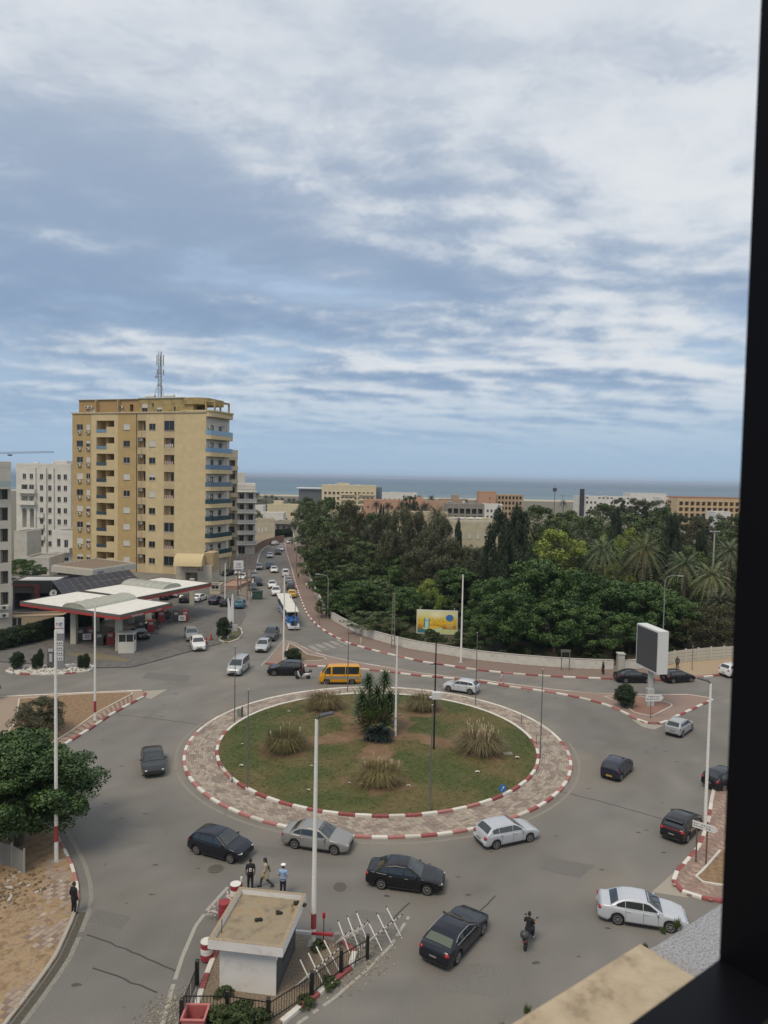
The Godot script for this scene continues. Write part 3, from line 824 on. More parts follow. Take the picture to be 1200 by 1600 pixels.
func car_meshes(kind: String, s: Dictionary) -> Dictionary:
	if cache.has("car " + kind): return cache["car " + kind]
	var out := {}
	var half: float = s.L * 0.5
	var xs := [half, half - 0.02, half - 0.06]
	for i in range(0, s.body.size(), 2):
		if absf(s.body[i]) < half - 0.07: xs.append(s.body[i])
	for a in s.ax:
		for k in 11: xs.append(a + (s.r + 0.05) * cos(PI * k / 10.0))
	var fill := half - 0.2
	while fill > -half + 0.2:
		xs.append(fill)
		fill -= 0.22
	xs.append_array([-half + 0.06, -half + 0.02, -half])
	xs.sort()
	xs.reverse()
	var rows := []
	var last := 99.0
	for x in xs:
		if last - x < 0.012: continue
		last = x
		var y0 := 0.20 + 0.14 * pow(clampf((absf(x) - half + 0.5) / 0.5, 0.0, 1.0), 2.0)
		for a in s.ax:
			var d: float = (s.r + 0.05) * (s.r + 0.05) - (x - a) * (x - a)
			if d > 0.0: y0 = maxf(y0, s.r + sqrt(d))
		var y1 := along(s.body, x)
		var w := plan(s, x)
		if absf(x) > half - 0.015:
			w *= 0.93
			y0 += 0.05
			y1 -= 0.05
		var side := []
		for q in [[0.0, 0.0], [0.86, 0.0], [0.965, 0.03], [1.0, 0.20], [1.0, 0.55], [0.985, 0.80], [0.955, 0.93], [0.89, 0.99], [0.6, 1.02], [0.0, 1.035]]:
			side.append(U(w * q[0], lerpf(y0, y1, q[1])))
		var line := []
		for q in side: line.append(V(x, q.y, q.x))
		for k in range(side.size() - 2, 0, -1): line.append(V(x, side[k].y, -side[k].x))
		line.append(line[0])
		rows.append(line)
	var m := MB.new()
	m.grid(rows)
	for e in [0, rows.size() - 1]:
		var mid := V(rows[e][0].x, 0.55, 0)
		for i in rows[e].size() - 1:
			if e == 0: m.tri(mid, rows[e][i + 1], rows[e][i])
			else: m.tri(mid, rows[e][i], rows[e][i + 1])
	# cabin
	var wr: float = s.W * 0.5 * 0.735
	var wz := func(x: float, y: float) -> float:
		var yb := along(s.body, x)
		return lerpf(plan(s, x) * 0.955, wr, clampf((y - yb) / (s.H - yb), 0.0, 1.0))
	rows = []
	var rx := []
	for i in range(0, s.roof.size() - 2, 2):
		for k in 4: rx.append(lerpf(s.roof[i], s.roof[i + 2], k / 4.0))
	rx.append(s.roof[s.roof.size() - 2])
	for x in rx:
		var h := along(s.roof, x)
		var yb := minf(along(s.body, x) - 0.03, h - 0.01)
		var line := []
		for sgn in [1.0, -1.0]:
			var seq := [V(x, yb, wz.call(x, yb)), V(x, lerpf(yb, h - 0.06, 0.5), wz.call(x, lerpf(yb, h - 0.06, 0.5))), V(x, lerpf(yb, h, 0.9), wz.call(x, lerpf(yb, h, 0.9))), V(x, h - 0.01 * clampf((h - yb) * 4, 0, 1), wz.call(x, h) - 0.05), V(x, h + 0.012, wz.call(x, h) * 0.6), V(x, h + 0.022, 0)]
			if sgn < 0:
				seq.reverse()
				seq.remove_at(0)
			for q in seq: line.append(V(q.x, q.y, q.z * sgn))
		rows.append(line)
	m.grid(rows)
	out.body = m.mesh()
	# glass
	var roof: Array = s.roof
	var nr := roof.size()
	var pane := func(x0: float, x1: float, inset: float) -> ArrayMesh:
		var r := []
		for j in 5:
			var x := lerpf(x0, x1, j / 4.0)
			var h := along(roof, x)
			var sl := (along(roof, x - 0.05) - along(roof, x + 0.05)) / 0.1
			var nn := V(sl, 1, 0).normalized() * 0.012
			var line := []
			for i in 9:
				var t := lerpf(1.0, -1.0, i / 8.0)
				var w: float = wz.call(x, h) - inset
				line.append(V(x, h + 0.022 - 0.02 * t * t, w * t) + nn)
			r.append(line)
		var g := MB.new()
		g.grid(r)
		return g.mesh()
	out.front = pane.call(roof[0] - 0.07, lerpf(roof[2], roof[4], 0.35), 0.10)
	out.rear = pane.call(lerpf(roof[nr - 4], roof[nr - 6], 0.1), lerpf(roof[nr - 4], roof[nr - 2], 0.86), 0.13)
	out.sides = []
	for i in range(0, s.side.size() - 1, 2):
		var x0: float = s.side[i]
		var x1: float = s.side[i + 1]
		for sgn in [1.0, -1.0]:
			var r := []
			for k in 9:
				var x := lerpf(x0, x1, k / 8.0)
				var yb := along(s.body, x) + 0.045
				var yt := maxf(yb + 0.02, minf(along(roof, x) - 0.075, s.H - 0.12))
				r.append([V(x, yb, (wz.call(x, yb) + 0.008) * sgn), V(x, (yb + yt) / 2, (wz.call(x, (yb + yt) / 2) + 0.009) * sgn), V(x, yt, (wz.call(x, yt) + 0.008) * sgn)])
			var g := MB.new()
			g.grid(r, sgn < 0)
			out.sides.append(g.mesh())
	# dark underside, seams, bumper trim
	m = MB.new()
	m.box(V(0, 0.40, 0), V(s.L - 0.5, 0.34, s.W * 0.72))
	out.under = m.mesh()
	m = MB.new()
	for sgn in [1.0, -1.0]:
		for x in [s.side[0] - 0.02, s.side[2] + 0.04, maxf(s.side[3], s.ax[1] + s.r + 0.08)]:
			m.box(V(x, (0.26 + along(s.body, x)) / 2, (plan(s, x) - 0.004) * sgn), V(0.014, along(s.body, x) - 0.40, 0.016))
		m.box(V((s.ax[0] + s.ax[1]) / 2, 0.25, (plan(s, 0) - 0.012) * sgn), V(s.ax[0] - s.ax[1] - 2 * s.r - 0.12, 0.07, 0.03))
	out.seam = m.mesh()
	m = MB.new()
	m.box(V(half - 0.02, 0.42, 0), V(0.06, 0.14, s.W * 0.5))
	m.box(V(half - 0.03, along(s.body, half - 0.04) - 0.06, 0), V(0.05, 0.07, s.W * 0.42))
	out.grille = m.mesh()
	m = MB.new()
	m.box(V(-half + 0.04, 0.36, 0), V(0.08, 0.14, s.W * 0.66))
	out.bumper = m.mesh()
	m = MB.new()
	for x in [s.side[2] + 0.2, s.side[3] + 0.14]: m.cbox(V(x, along(s.body, x) - 0.12, plan(s, x)), V(0.19, 0.03, 0.04), 0.008)
	out.handle = m.mesh()
	m = MB.new()
	m.blob(Vector3.ZERO, V(0.07, 0.075, 0.11), 8)
	m.box(V(0.0, -0.03, -0.1), V(0.05, 0.03, 0.12))
	out.mirror = m.mesh()
	m = MB.new()
	m.blob(Vector3.ZERO, V(0.20, 0.075, 0.16), 10)
	out.lamp = m.mesh()
	m = MB.new()
	m.blob(Vector3.ZERO, V(0.12, 0.12, 0.14), 10)
	out.tail = m.mesh()
	m = MB.new()
	m.box(Vector3.ZERO, V(0.015, 0.11, 0.46))
	out.plate = m.mesh()
	cache["car " + kind] = out
	return out

func wheel_meshes(r: float) -> Array:
	var key := "wheel %.2f" % r
	if cache.has(key): return cache[key]
	var b := Basis(Vector3.RIGHT, PI / 2)   # the axle along z
	var t := MB.new()
	t.lathe(Vector3.ZERO, [U(r * 0.64, -0.09), U(r * 0.86, -0.10), U(r, -0.075), U(r, 0.075), U(r * 0.86, 0.10), U(r * 0.64, 0.09), U(r * 0.62, 0.02), U(0.0, 0.02)], 20, b)
	var rim := MB.new()
	for sgn in [1.0, -1.0]:
		for k in 7:
			var a := TAU * k / 7.0
			var d := V(cos(a), sin(a), 0)
			rim.bar(d * r * 0.1 + V(0, 0, 0.075 * sgn), d * r * 0.62 + V(0, 0, 0.085 * sgn), 0.06, 0.02)
		rim.cyl(V(0, 0, 0.06 * sgn), V(0, 0, 0.09 * sgn), r * 0.2, r * 0.16, 10)
		for k in 20:
			var a := TAU * k / 20.0
			var c := TAU * (k + 1) / 20.0
			rim.bar(V(cos(a) * r * 0.63, sin(a) * r * 0.63, 0.085 * sgn), V(cos(c) * r * 0.63, sin(c) * r * 0.63, 0.085 * sgn), 0.03)
	cache[key] = [t.mesh(), rim.mesh()]
	return cache[key]

func paint(c: Color) -> Material:
	var m := mat(c, 0.36, 0.2, 0.8)
	m.metallic_specular = 0.2
	return m

func car(called: String, kind: String, s: Dictionary, label: String, category: String, at: Vector3, turn: float, c: Color, group := "", extra := {}) -> Node3D:
	at.y = extra.get("y", 0.0)
	var o := thing(called, label, category, at, turn, group)
	var m := car_meshes(kind, s)
	var glass := mat(C(0.022, 0.028, 0.030), 0.05)
	glass.metallic_specular = 0.75
	var black := mat(C(0.02, 0.02, 0.021), 0.6)
	part("body", m.body, paint(c), o)
	part("underbody", m.under, mat(C(0.012, 0.012, 0.012), 0.9), o)
	part("windscreen", m.front, glass, o)
	part("rear_window", m.rear, extra.get("rear", glass), o)
	for g in m.sides: part("side_window", g, glass, o)
	part("door_seams", m.seam, black, o)
	part("grille", m.grille, black, o)
	part("rear_bumper", m.bumper, black, o)
	for z in [1.0, -1.0]:
		var h := part("door_handles", m.handle, paint(c * 0.8), o)
		if z < 0: h.scale.z = -1.0
		var mir := part("mirror", m.mirror, paint(c), o)
		mir.position = V(s.side[0] - 0.06, along(s.body, s.side[0]) + 0.06, (s.W * 0.5 + 0.07) * z)
		if z < 0: mir.rotation.y = PI
		var y0 := along(s.body, s.L * 0.5 - 0.1)
		var lamp := part("headlight", m.lamp, mat(C(0.55, 0.57, 0.58), 0.12), o)
		lamp.position = V(s.L * 0.5 - 0.20, y0 - 0.075, s.W * 0.355 * z)
		lamp.rotation.y = 0.38 * z
		var tail := part("tail_light", m.tail, mat(C(0.32, 0.012, 0.016), 0.2), o)
		tail.position = V(-s.L * 0.5 + 0.13, along(s.body, -s.L * 0.5 + 0.2) - 0.18, s.W * 0.385 * z)
		for a in s.ax:
			var w := wheel_meshes(s.r)
			var tyre := part("wheel", w[0], mat(C(0.016, 0.016, 0.017), 0.85), o)
			tyre.position = V(a, s.r, (s.W * 0.5 - 0.115) * z)
			part("rim", w[1], mat(extra.get("rim", C(0.36, 0.36, 0.37)), 0.35, 0.6), tyre)
	for x in [1.0, -1.0]:
		var p := part("number_plate", m.plate, mat(extra.get("plate", C(0.03, 0.03, 0.032)) if x < 0 else C(0.03, 0.03, 0.032), 0.5), o)
		p.position = V((s.L * 0.5 + 0.005) * x, 0.50 if x > 0 else extra.get("plate_y", 0.62), 0)
		if x < 0:
			var digits := MB.new()
			for k in 6: digits.box(V(-0.009, 0, (k - 2.5) * 0.062), V(0.004, 0.06, 0.03))
			part("digits", digits, mat(C(0.04, 0.04, 0.04) if extra.has("plate") else C(0.6, 0.6, 0.58), 0.6), p)
	return o

func repaint(o: Node, names: Array, m: Material):
	for n in o.get_children():
		for q in names:
			if String(n.name).begins_with(q): n.material_override = m

func build_cars():
	var black := C(0.012, 0.013, 0.017)
	var silver := C(0.42, 0.44, 0.46)
	var white := C(0.70, 0.70, 0.69)
	# on the roundabout, near side
	car("hatchback", "hatch", HATCH, "black five-door hatchback turning right beside the round manhole cover", "car", V(-9.95, 0, -43.93), -0.39, C(0.012, 0.014, 0.022))
	car("saloon_car", "sedan", SEDAN, "grey silver saloon partly behind the white lamp pole at the island kerb", "car", V(-3.88, 0, -45.07), -0.25, C(0.25, 0.25, 0.245))
	car("saloon_car", "sedan", SEDAN, "black saloon with a paper in its side window in the middle of the lane", "car", V(1.69, 0, -40.83), -0.19, C(0.010, 0.010, 0.012))
	var coupe := car("saloon_car", "coupe", COUPE, "dark navy saloon with chrome window trim seen from behind at the bottom", "car", V(4.12, 0, -35.6), 0.97, C(0.014, 0.016, 0.024), "", {"rear": mat(C(0.10, 0.12, 0.09), 0.08)})
	var trim := MB.new()
	for k in 12:
		var x0 := lerpf(0.62, -1.42, k / 12.0)
		var x1 := lerpf(0.62, -1.42, (k + 1) / 12.0)
		for q in [0.028, 0.0]:
			var y0 := along(COUPE.body, x0) + 0.03 if q > 0 else minf(along(COUPE.roof, x0) - 0.06, COUPE.H - 0.105)
			var y1 := along(COUPE.body, x1) + 0.03 if q > 0 else minf(along(COUPE.roof, x1) - 0.06, COUPE.H - 0.105)
			var z0 := lerpf(plan(COUPE, x0) * 0.955, COUPE.W * 0.3675, clampf((y0 - along(COUPE.body, x0)) / (COUPE.H - along(COUPE.body, x0)), 0, 1)) + 0.012
			var z1 := lerpf(plan(COUPE, x1) * 0.955, COUPE.W * 0.3675, clampf((y1 - along(COUPE.body, x1)) / (COUPE.H - along(COUPE.body, x1)), 0, 1)) + 0.012
			trim.bar(V(x0, y0, z0), V(x1, y1, z1), 0.022)
			trim.bar(V(x0, y0, -z0), V(x1, y1, -z1), 0.022)
	part("window_trim", trim, mat(C(0.6, 0.6, 0.6), 0.25, 0.8), coupe)
	var sheet := MB.new()
	sheet.box(V(-0.42, 1.16, 0.765), V(0.42, 0.19, 0.01), Basis(Vector3.RIGHT, -0.32))
	part("window_paper", sheet, mat(C(0.45, 0.44, 0.40), 0.9), get_node("saloon_car_001"))
	var a3 := car("hatchback", "hatch2", HATCH.merged({"L": 4.2, "W": 1.77}, true), "bright silver hatchback with red tail lamps leaving along the island kerb", "car", V(8.57, 0, -46.25), 0.4, C(0.46, 0.48, 0.52))
	a3.scale = V(1.02, 0.98, 1.0)
	var pol := car("hatchback", "hatch", HATCH, "black hatchback with roof spoiler and red light bar beside the right lamp pole", "car", V(20.92, 0, -47.78), 0.84, C(0.013, 0.013, 0.015))
	var bar := MB.new()
	bar.box(V(-1.975, 0.93, 0), V(0.05, 0.035, 1.1))
	part("light_bar", bar, mat(C(0.35, 0.012, 0.016), 0.3), pol)
	bar = MB.new()
	bar.box(V(-1.62, 1.40, 0), V(0.24, 0.03, 1.16), Basis(Vector3.BACK, 0.1))
	part("spoiler", bar, paint(C(0.013, 0.013, 0.015)), pol)
	car("saloon_car", "sedan2", SEDAN.merged({"L": 4.68, "W": 1.76}, true), "pale silver saloon with dark side strip driving behind the beige ledge", "car", V(14.54, 0, -37.88), -0.23, C(0.50, 0.53, 0.57))
	car("hatchback", "hatch3", HATCH.merged({"L": 3.7, "W": 1.67, "H": 1.5}, true), "small navy hatchback with a yellow number plate driving away", "car", V(19.59, 0, -57.34), 0.91, C(0.022, 0.022, 0.042), "", {"plate": C(0.60, 0.42, 0.03), "plate_y": 0.45})
	car("hatchback", "hatch4", HATCH.merged({"L": 3.8, "W": 1.64, "H": 1.42}, true), "old silver hatchback below the large outdoor screen", "car", V(28.87, 0, -67.39), 0.84, C(0.36, 0.37, 0.38))
	car("saloon_car", "sedan3", SEDAN.merged({"H": 1.5, "W": 1.8}, true), "charcoal saloon coming towards the camera on the left road", "car", V(-18.46, 0, -56.84), -1.2, C(0.028, 0.030, 0.032))
	car("hatchback", "hatch5", HATCH.merged({"L": 3.97, "W": 1.72}, true), "white silver hatchback on the far side of the island beside the box on a post", "car", V(9.14, 0, -79.24), 2.71, C(0.52, 0.54, 0.57))
	var bus := car("minibus", "minibus", MINIBUS, "yellow minibus taxi with dark windows and a grey side band", "minibus", V(-4.73, 0, -81.75), -3.08, C(0.66, 0.31, 0.012), "", {"rim": C(0.3, 0.3, 0.3)})
	var band := MB.new()
	for z in [1.0, -1.0]: band.box(V(-0.25, 0.82, 0.885 * z), V(3.9, 0.34, 0.012))
	part("side_band", band, mat(C(0.24, 0.22, 0.18), 0.5), bus)
	repaint(bus, ["grille"], mat(C(0.03, 0.03, 0.03), 0.5))
	car("suv", "suv", SUV, "black crossover heading left behind the white scooter", "car", V(-11.51, 0, -84.86), -3.07, C(0.011, 0.011, 0.016))
	car("van", "mpv", MPV, "silver people carrier facing the camera at the mouth of the street", "van", V(-17.36, 0, -85.44), -1.67, C(0.40, 0.42, 0.43))
	car("hatchback", "hatch", HATCH, "silver hatchback waiting at the street mouth in front of a dark pickup", "car", V(-16.26, 0, -96.62), -1.58, C(0.40, 0.41, 0.42))
	car("pickup_truck", "pickup", PICKUP, "dark grey pickup standing close behind a silver hatchback", "pickup", V(-16.22, 0, -103.63), -1.58, C(0.055, 0.058, 0.065))
	# right hand street
	car("saloon_car", "sedan", SEDAN, "black saloon parked at the park wall half behind the outdoor screen", "car", V(30.49, 0, -84.59), 0.07, C(0.010, 0.010, 0.012))
	car("hatchback", "hatch", HATCH, "black hatchback just right of the outdoor screen beside the pavement", "car", V(35.99, 0, -85.03), 0.29, C(0.010, 0.010, 0.013))
	car("suv", "suv", SUV, "white car cut off by the window frame on the right street", "car", V(44.61, 0, -87.98), 0.34, white)
	car("hatchback", "hatch", HATCH, "black car of which only the rear wheel shows beside the window frame", "car", V(27.7, 0, -55.48), 0.45, C(0.012, 0.012, 0.014))
	# forecourt
	car("suv", "suv", SUV.merged({"H": 1.78}, true), "white four-wheel drive with a black grille leaving the station", "car", V(-25.29, 0, -96.7), -1.21, white)
	car("suv", "suv2", SUV.merged({"H": 1.74}, true), "grey estate car just behind the white four-wheel drive", "car", V(-27.7, 0, -102.32), -1.23, C(0.22, 0.24, 0.25))
	var lot := [["saloon_car", "sedan", SEDAN, "white saloon parked in the second row of the station forecourt", V(-34.64, 0, -133.19), 1.41, white],
		["suv", "suv", SUV, "dark grey estate parked left of the white saloon on the forecourt", V(-37.04, 0, -132.23), 1.7, C(0.03, 0.032, 0.036)],
		["hatchback", "hatch", HATCH, "navy car parked right of the white saloon on the forecourt", V(-30.94, 0, -130.86), 1.48, C(0.012, 0.018, 0.05)],
		["hatchback", "hatch", HATCH, "black hatchback parked between the navy and the teal car", V(-28.77, 0, -129.11), 1.69, black],
		["hatchback", "hatch", HATCH, "teal hatchback parked at the forecourt exit", V(-25.74, 0, -127.51), 1.64, C(0.03, 0.14, 0.20)],
		["saloon_car", "coupe", COUPE, "black saloon refuelling beside the glazed pay booth", V(-35.22, 0, -102.51), -0.96, black],
		["suv", "suv", SUV, "black estate under the rear canopy by the far pump", V(-35.86, 0, -115), 1.56, black],
		["hatchback", "hatch", HATCH, "small silver car under the far end of the rear canopy", V(-40.17, 0, -137.61), 1.53, silver],
		["hatchback", "hatch", HATCH, "black hatchback half hidden below the rear canopy fascia", V(-41.36, 0, -134.56), 1.64, black],
		["saloon_car", "sedan", SEDAN, "dark saloon at the front pump under the front canopy", V(-37.98, 0, -99.46), 1.68, C(0.015, 0.015, 0.017)],
		["suv", "suv", SUV, "black off-roader behind the pumps with a covered spare wheel", V(-35.2, 0, -107.28), 1.65, C(0.015, 0.015, 0.017)]]
	for q in lot: car(q[0], q[1], q[2], q[3], "car", q[4], q[5], q[6], "cars on the station forecourt", {"y": 0.036})
	# cars in the street that runs down to the sea, near to far
	var street := [["suv", "suv", SUV, "white car with roof bars leading the oncoming lane", V(-21.48, 0, -142.06), -1.4, white, "car"],
		["hatchback", "hatch", HATCH, "white hatchback behind the first oncoming white car", V(-23.66, 0, -150.95), -1.38, white, "car"],
		["van", "mpv", MPV, "white delivery van following the yellow taxi down the street", V(-17.82, 0, -132.28), 1.74, white, "van"],
		["saloon_car", "sedan", SEDAN, "yellow taxi in front of the white delivery van", V(-18, 0, -140.15), 1.73, C(0.55, 0.33, 0.02), "car"],
		["suv", "suv", SUV, "dark estate ahead of the yellow taxi", V(-19.41, 0, -148.86), 1.73, C(0.03, 0.032, 0.035), "car"],
		["hatchback", "hatch", HATCH, "grey hatchback between the dark estate and the white van ahead", V(-21.15, 0, -158.7), 1.74, C(0.25, 0.26, 0.26), "car"],
		["van", "mpv", MPV, "white van in the queue towards the sea", V(-23.27, 0, -168.78), 1.74, white, "van"],
		["hatchback", "hatch", HATCH, "white hatchback with open roof coming up the middle of the street", V(-27.02, 0, -175.13), -1.39, white, "car"],
		["suv", "suv", SUV, "dark blue car behind the white hatchback in mid street", V(-29.2, 0, -182.25), -1.38, C(0.03, 0.035, 0.06), "car"],
		["saloon_car", "sedan", SEDAN, "silver grey saloon close to the left kerb of the street", V(-31.64, 0, -180.6), -1.42, C(0.22, 0.21, 0.2), "car"],
		["hatchback", "hatch", HATCH, "pale hatchback alone halfway down the street", V(-33.04, 0, -206.53), -1.43, C(0.48, 0.47, 0.45), "car"],
		["suv", "suv", SUV, "black car climbing the street ahead of a white one", V(-32.02, 0, -215.36), -1.43, C(0.03, 0.03, 0.03), "car"],
		["hatchback", "hatch", HATCH, "white car following the black one far down the street", V(-32.75, 0, -225.63), -1.43, white, "car"],
		["saloon_car", "sedan", SEDAN, "silver car parked at the brick wall at the bend", V(-37.32, 0, -244.05), 1.42, C(0.5, 0.5, 0.5), "car"],
		["hatchback", "hatch", HATCH, "silver hatchback turning at the far bend of the street", V(-33.37, 0, -250.81), -1.56, C(0.45, 0.45, 0.44), "car"],
		["suv", "suv", SUV, "black car with its tailgate up at the left kerb", V(-27.24, 0, -154.12), -1.36, C(0.014, 0.014, 0.018), "car"],
		["saloon_car", "sedan", SEDAN, "black saloon parked beside the green dumpster", V(-27.05, 0, -147.08), -1.35, C(0.02, 0.02, 0.022), "car"],
		["hatchback", "hatch", HATCH, "grey car parked at the kerb before the black one with its tailgate up", V(-30.01, 0, -164.62), -1.36, C(0.16, 0.17, 0.18), "car"],
		["saloon_car", "sedan", SEDAN, "white saloon in the dusty car park behind the petrol price board", V(-32.22, 0, -162.24), -1.59, C(0.6, 0.6, 0.58), "car"],
		["suv", "suv", SUV, "silver estate in the dusty car park beyond the white saloon", V(-34.28, 0, -169.47), -1.68, C(0.4, 0.4, 0.4), "car"],
		["hatchback", "hatch", HATCH, "dark hatchback parked at the foot of the tower block", V(-36.88, 0, -168), -1.81, C(0.025, 0.027, 0.03), "car"],
		["saloon_car", "sedan", SEDAN, "black saloon deep in the dusty car park", V(-39.65, 0, -176.92), -1.78, C(0.02, 0.02, 0.024), "car"]]
	for q in street: car(q[0], q[1], q[2], q[3], q[7] if q.size() > 7 else q[6], q[4], q[5], q[6] if q[6] is Color else white, "cars in the street to the sea")

# ---------------------------------------------------------------- people: a field of tapered bones, meshed as surface nets
func bone_distance(p: Vector3, b: Array) -> float:   # b: from, to, radius, radius, flattening across z
	var a: Vector3 = b[0]
	var d: Vector3 = b[1] - a
	var t := clampf((p - a).dot(d) / maxf(1e-6, d.length_squared()), 0.0, 1.0)
	var q := p - a - d * t
	q.x *= b[4]
	return q.length() - lerpf(b[2], b[3], t)

func skin(bones: Array, cell: float, blend: float, grow := 0.0) -> ArrayMesh:
	var lo: Vector3 = bones[0][0]
	var hi := lo
	for b in bones:
		var r: float = maxf(b[2], b[3]) + grow + cell * 2.5
		for e in 2:
			lo = lo.min(b[e] - Vector3.ONE * r)
			hi = hi.max(b[e] + Vector3.ONE * r)
	var n := Vector3i(((hi - lo) / cell).ceil()) + Vector3i.ONE
	var val := PackedFloat32Array()
	val.resize(n.x * n.y * n.z)
	val.fill(1.0)
	var sy := n.x
	var sz := n.x * n.y
	for b in bones:
		var r: float = maxf(b[2], b[3]) + grow + cell * 2.5
		if b[4] < 1.0: r /= b[4]
		var l0 := Vector3i(((b[0].min(b[1]) - Vector3.ONE * r - lo) / cell).floor()).max(Vector3i.ZERO)
		var l1 := Vector3i(((b[0].max(b[1]) + Vector3.ONE * r - lo) / cell).ceil()).min(n - Vector3i.ONE)
		for z in range(l0.z, l1.z + 1):
			for y in range(l0.y, l1.y + 1):
				for x in range(l0.x, l1.x + 1):
					var d := bone_distance(lo + V(x, y, z) * cell, b) - grow
					var k := x + y * sy + z * sz
					var o := val[k]
					var h := maxf(blend - absf(d - o), 0.0) / blend
					val[k] = minf(d, o) - h * h * blend * 0.25
	var at := {}
	var st := SurfaceTool.new()
	st.begin(Mesh.PRIMITIVE_TRIANGLES)
	st.set_smooth_group(0)
	var count := 0
	for z in n.z - 1:
		for y in n.y - 1:
			for x in n.x - 1:
				var k := x + y * sy + z * sz
				var sum := Vector3.ZERO
				var m := 0
				var first := val[k] < 0.0
				var same := true
				for q in [1, sy, sz, sy + 1, sz + 1, sz + sy, sz + sy + 1]:
					if (val[k + q] < 0.0) != first:
						same = false
						break
				if same: continue
				for e in [[0, 1, 0], [0, sy, 1], [0, sz, 2], [1, 1 + sy, 1], [1, 1 + sz, 2], [sy, sy + 1, 0], [sy, sy + sz, 2], [sz, sz + 1, 0], [sz, sz + sy, 1], [sy + sz, sy + sz + 1, 0], [1 + sz, 1 + sz + sy, 1], [1 + sy, 1 + sy + sz, 2]]:
					var a := val[k + e[0]]
					var b := val[k + e[1]]
					if (a < 0.0) == (b < 0.0): continue
					var c: int = e[0]
					var p := V(1.0 if c == 1 or c == sy + 1 or c == sz + 1 else 0.0, 1.0 if c == sy or c == sy + 1 or c == sy + sz else 0.0, 1.0 if c >= sz else 0.0)
					p[e[2]] += a / (a - b)
					sum += p
					m += 1
				at[k] = count
				count += 1
				st.add_vertex(lo + (V(x, y, z) + sum / m) * cell)
	for k in at:
		for e in [[1, sy, sz], [sy, sz, 1], [sz, 1, sy]]:
			if k + e[0] >= val.size(): continue
			var a := val[k]
			var b := val[k + e[0]]
			if (a < 0.0) == (b < 0.0) or not at.has(k - e[1]) or not at.has(k - e[2]) or not at.has(k - e[1] - e[2]): continue
			var q := [at[k], at[k - e[1]], at[k - e[1] - e[2]], at[k - e[2]]]
			for i in ([0, 2, 1, 0, 3, 2] if a < 0.0 else [0, 1, 2, 0, 2, 3]): st.add_index(q[i])
	st.generate_normals()
	return st.commit()

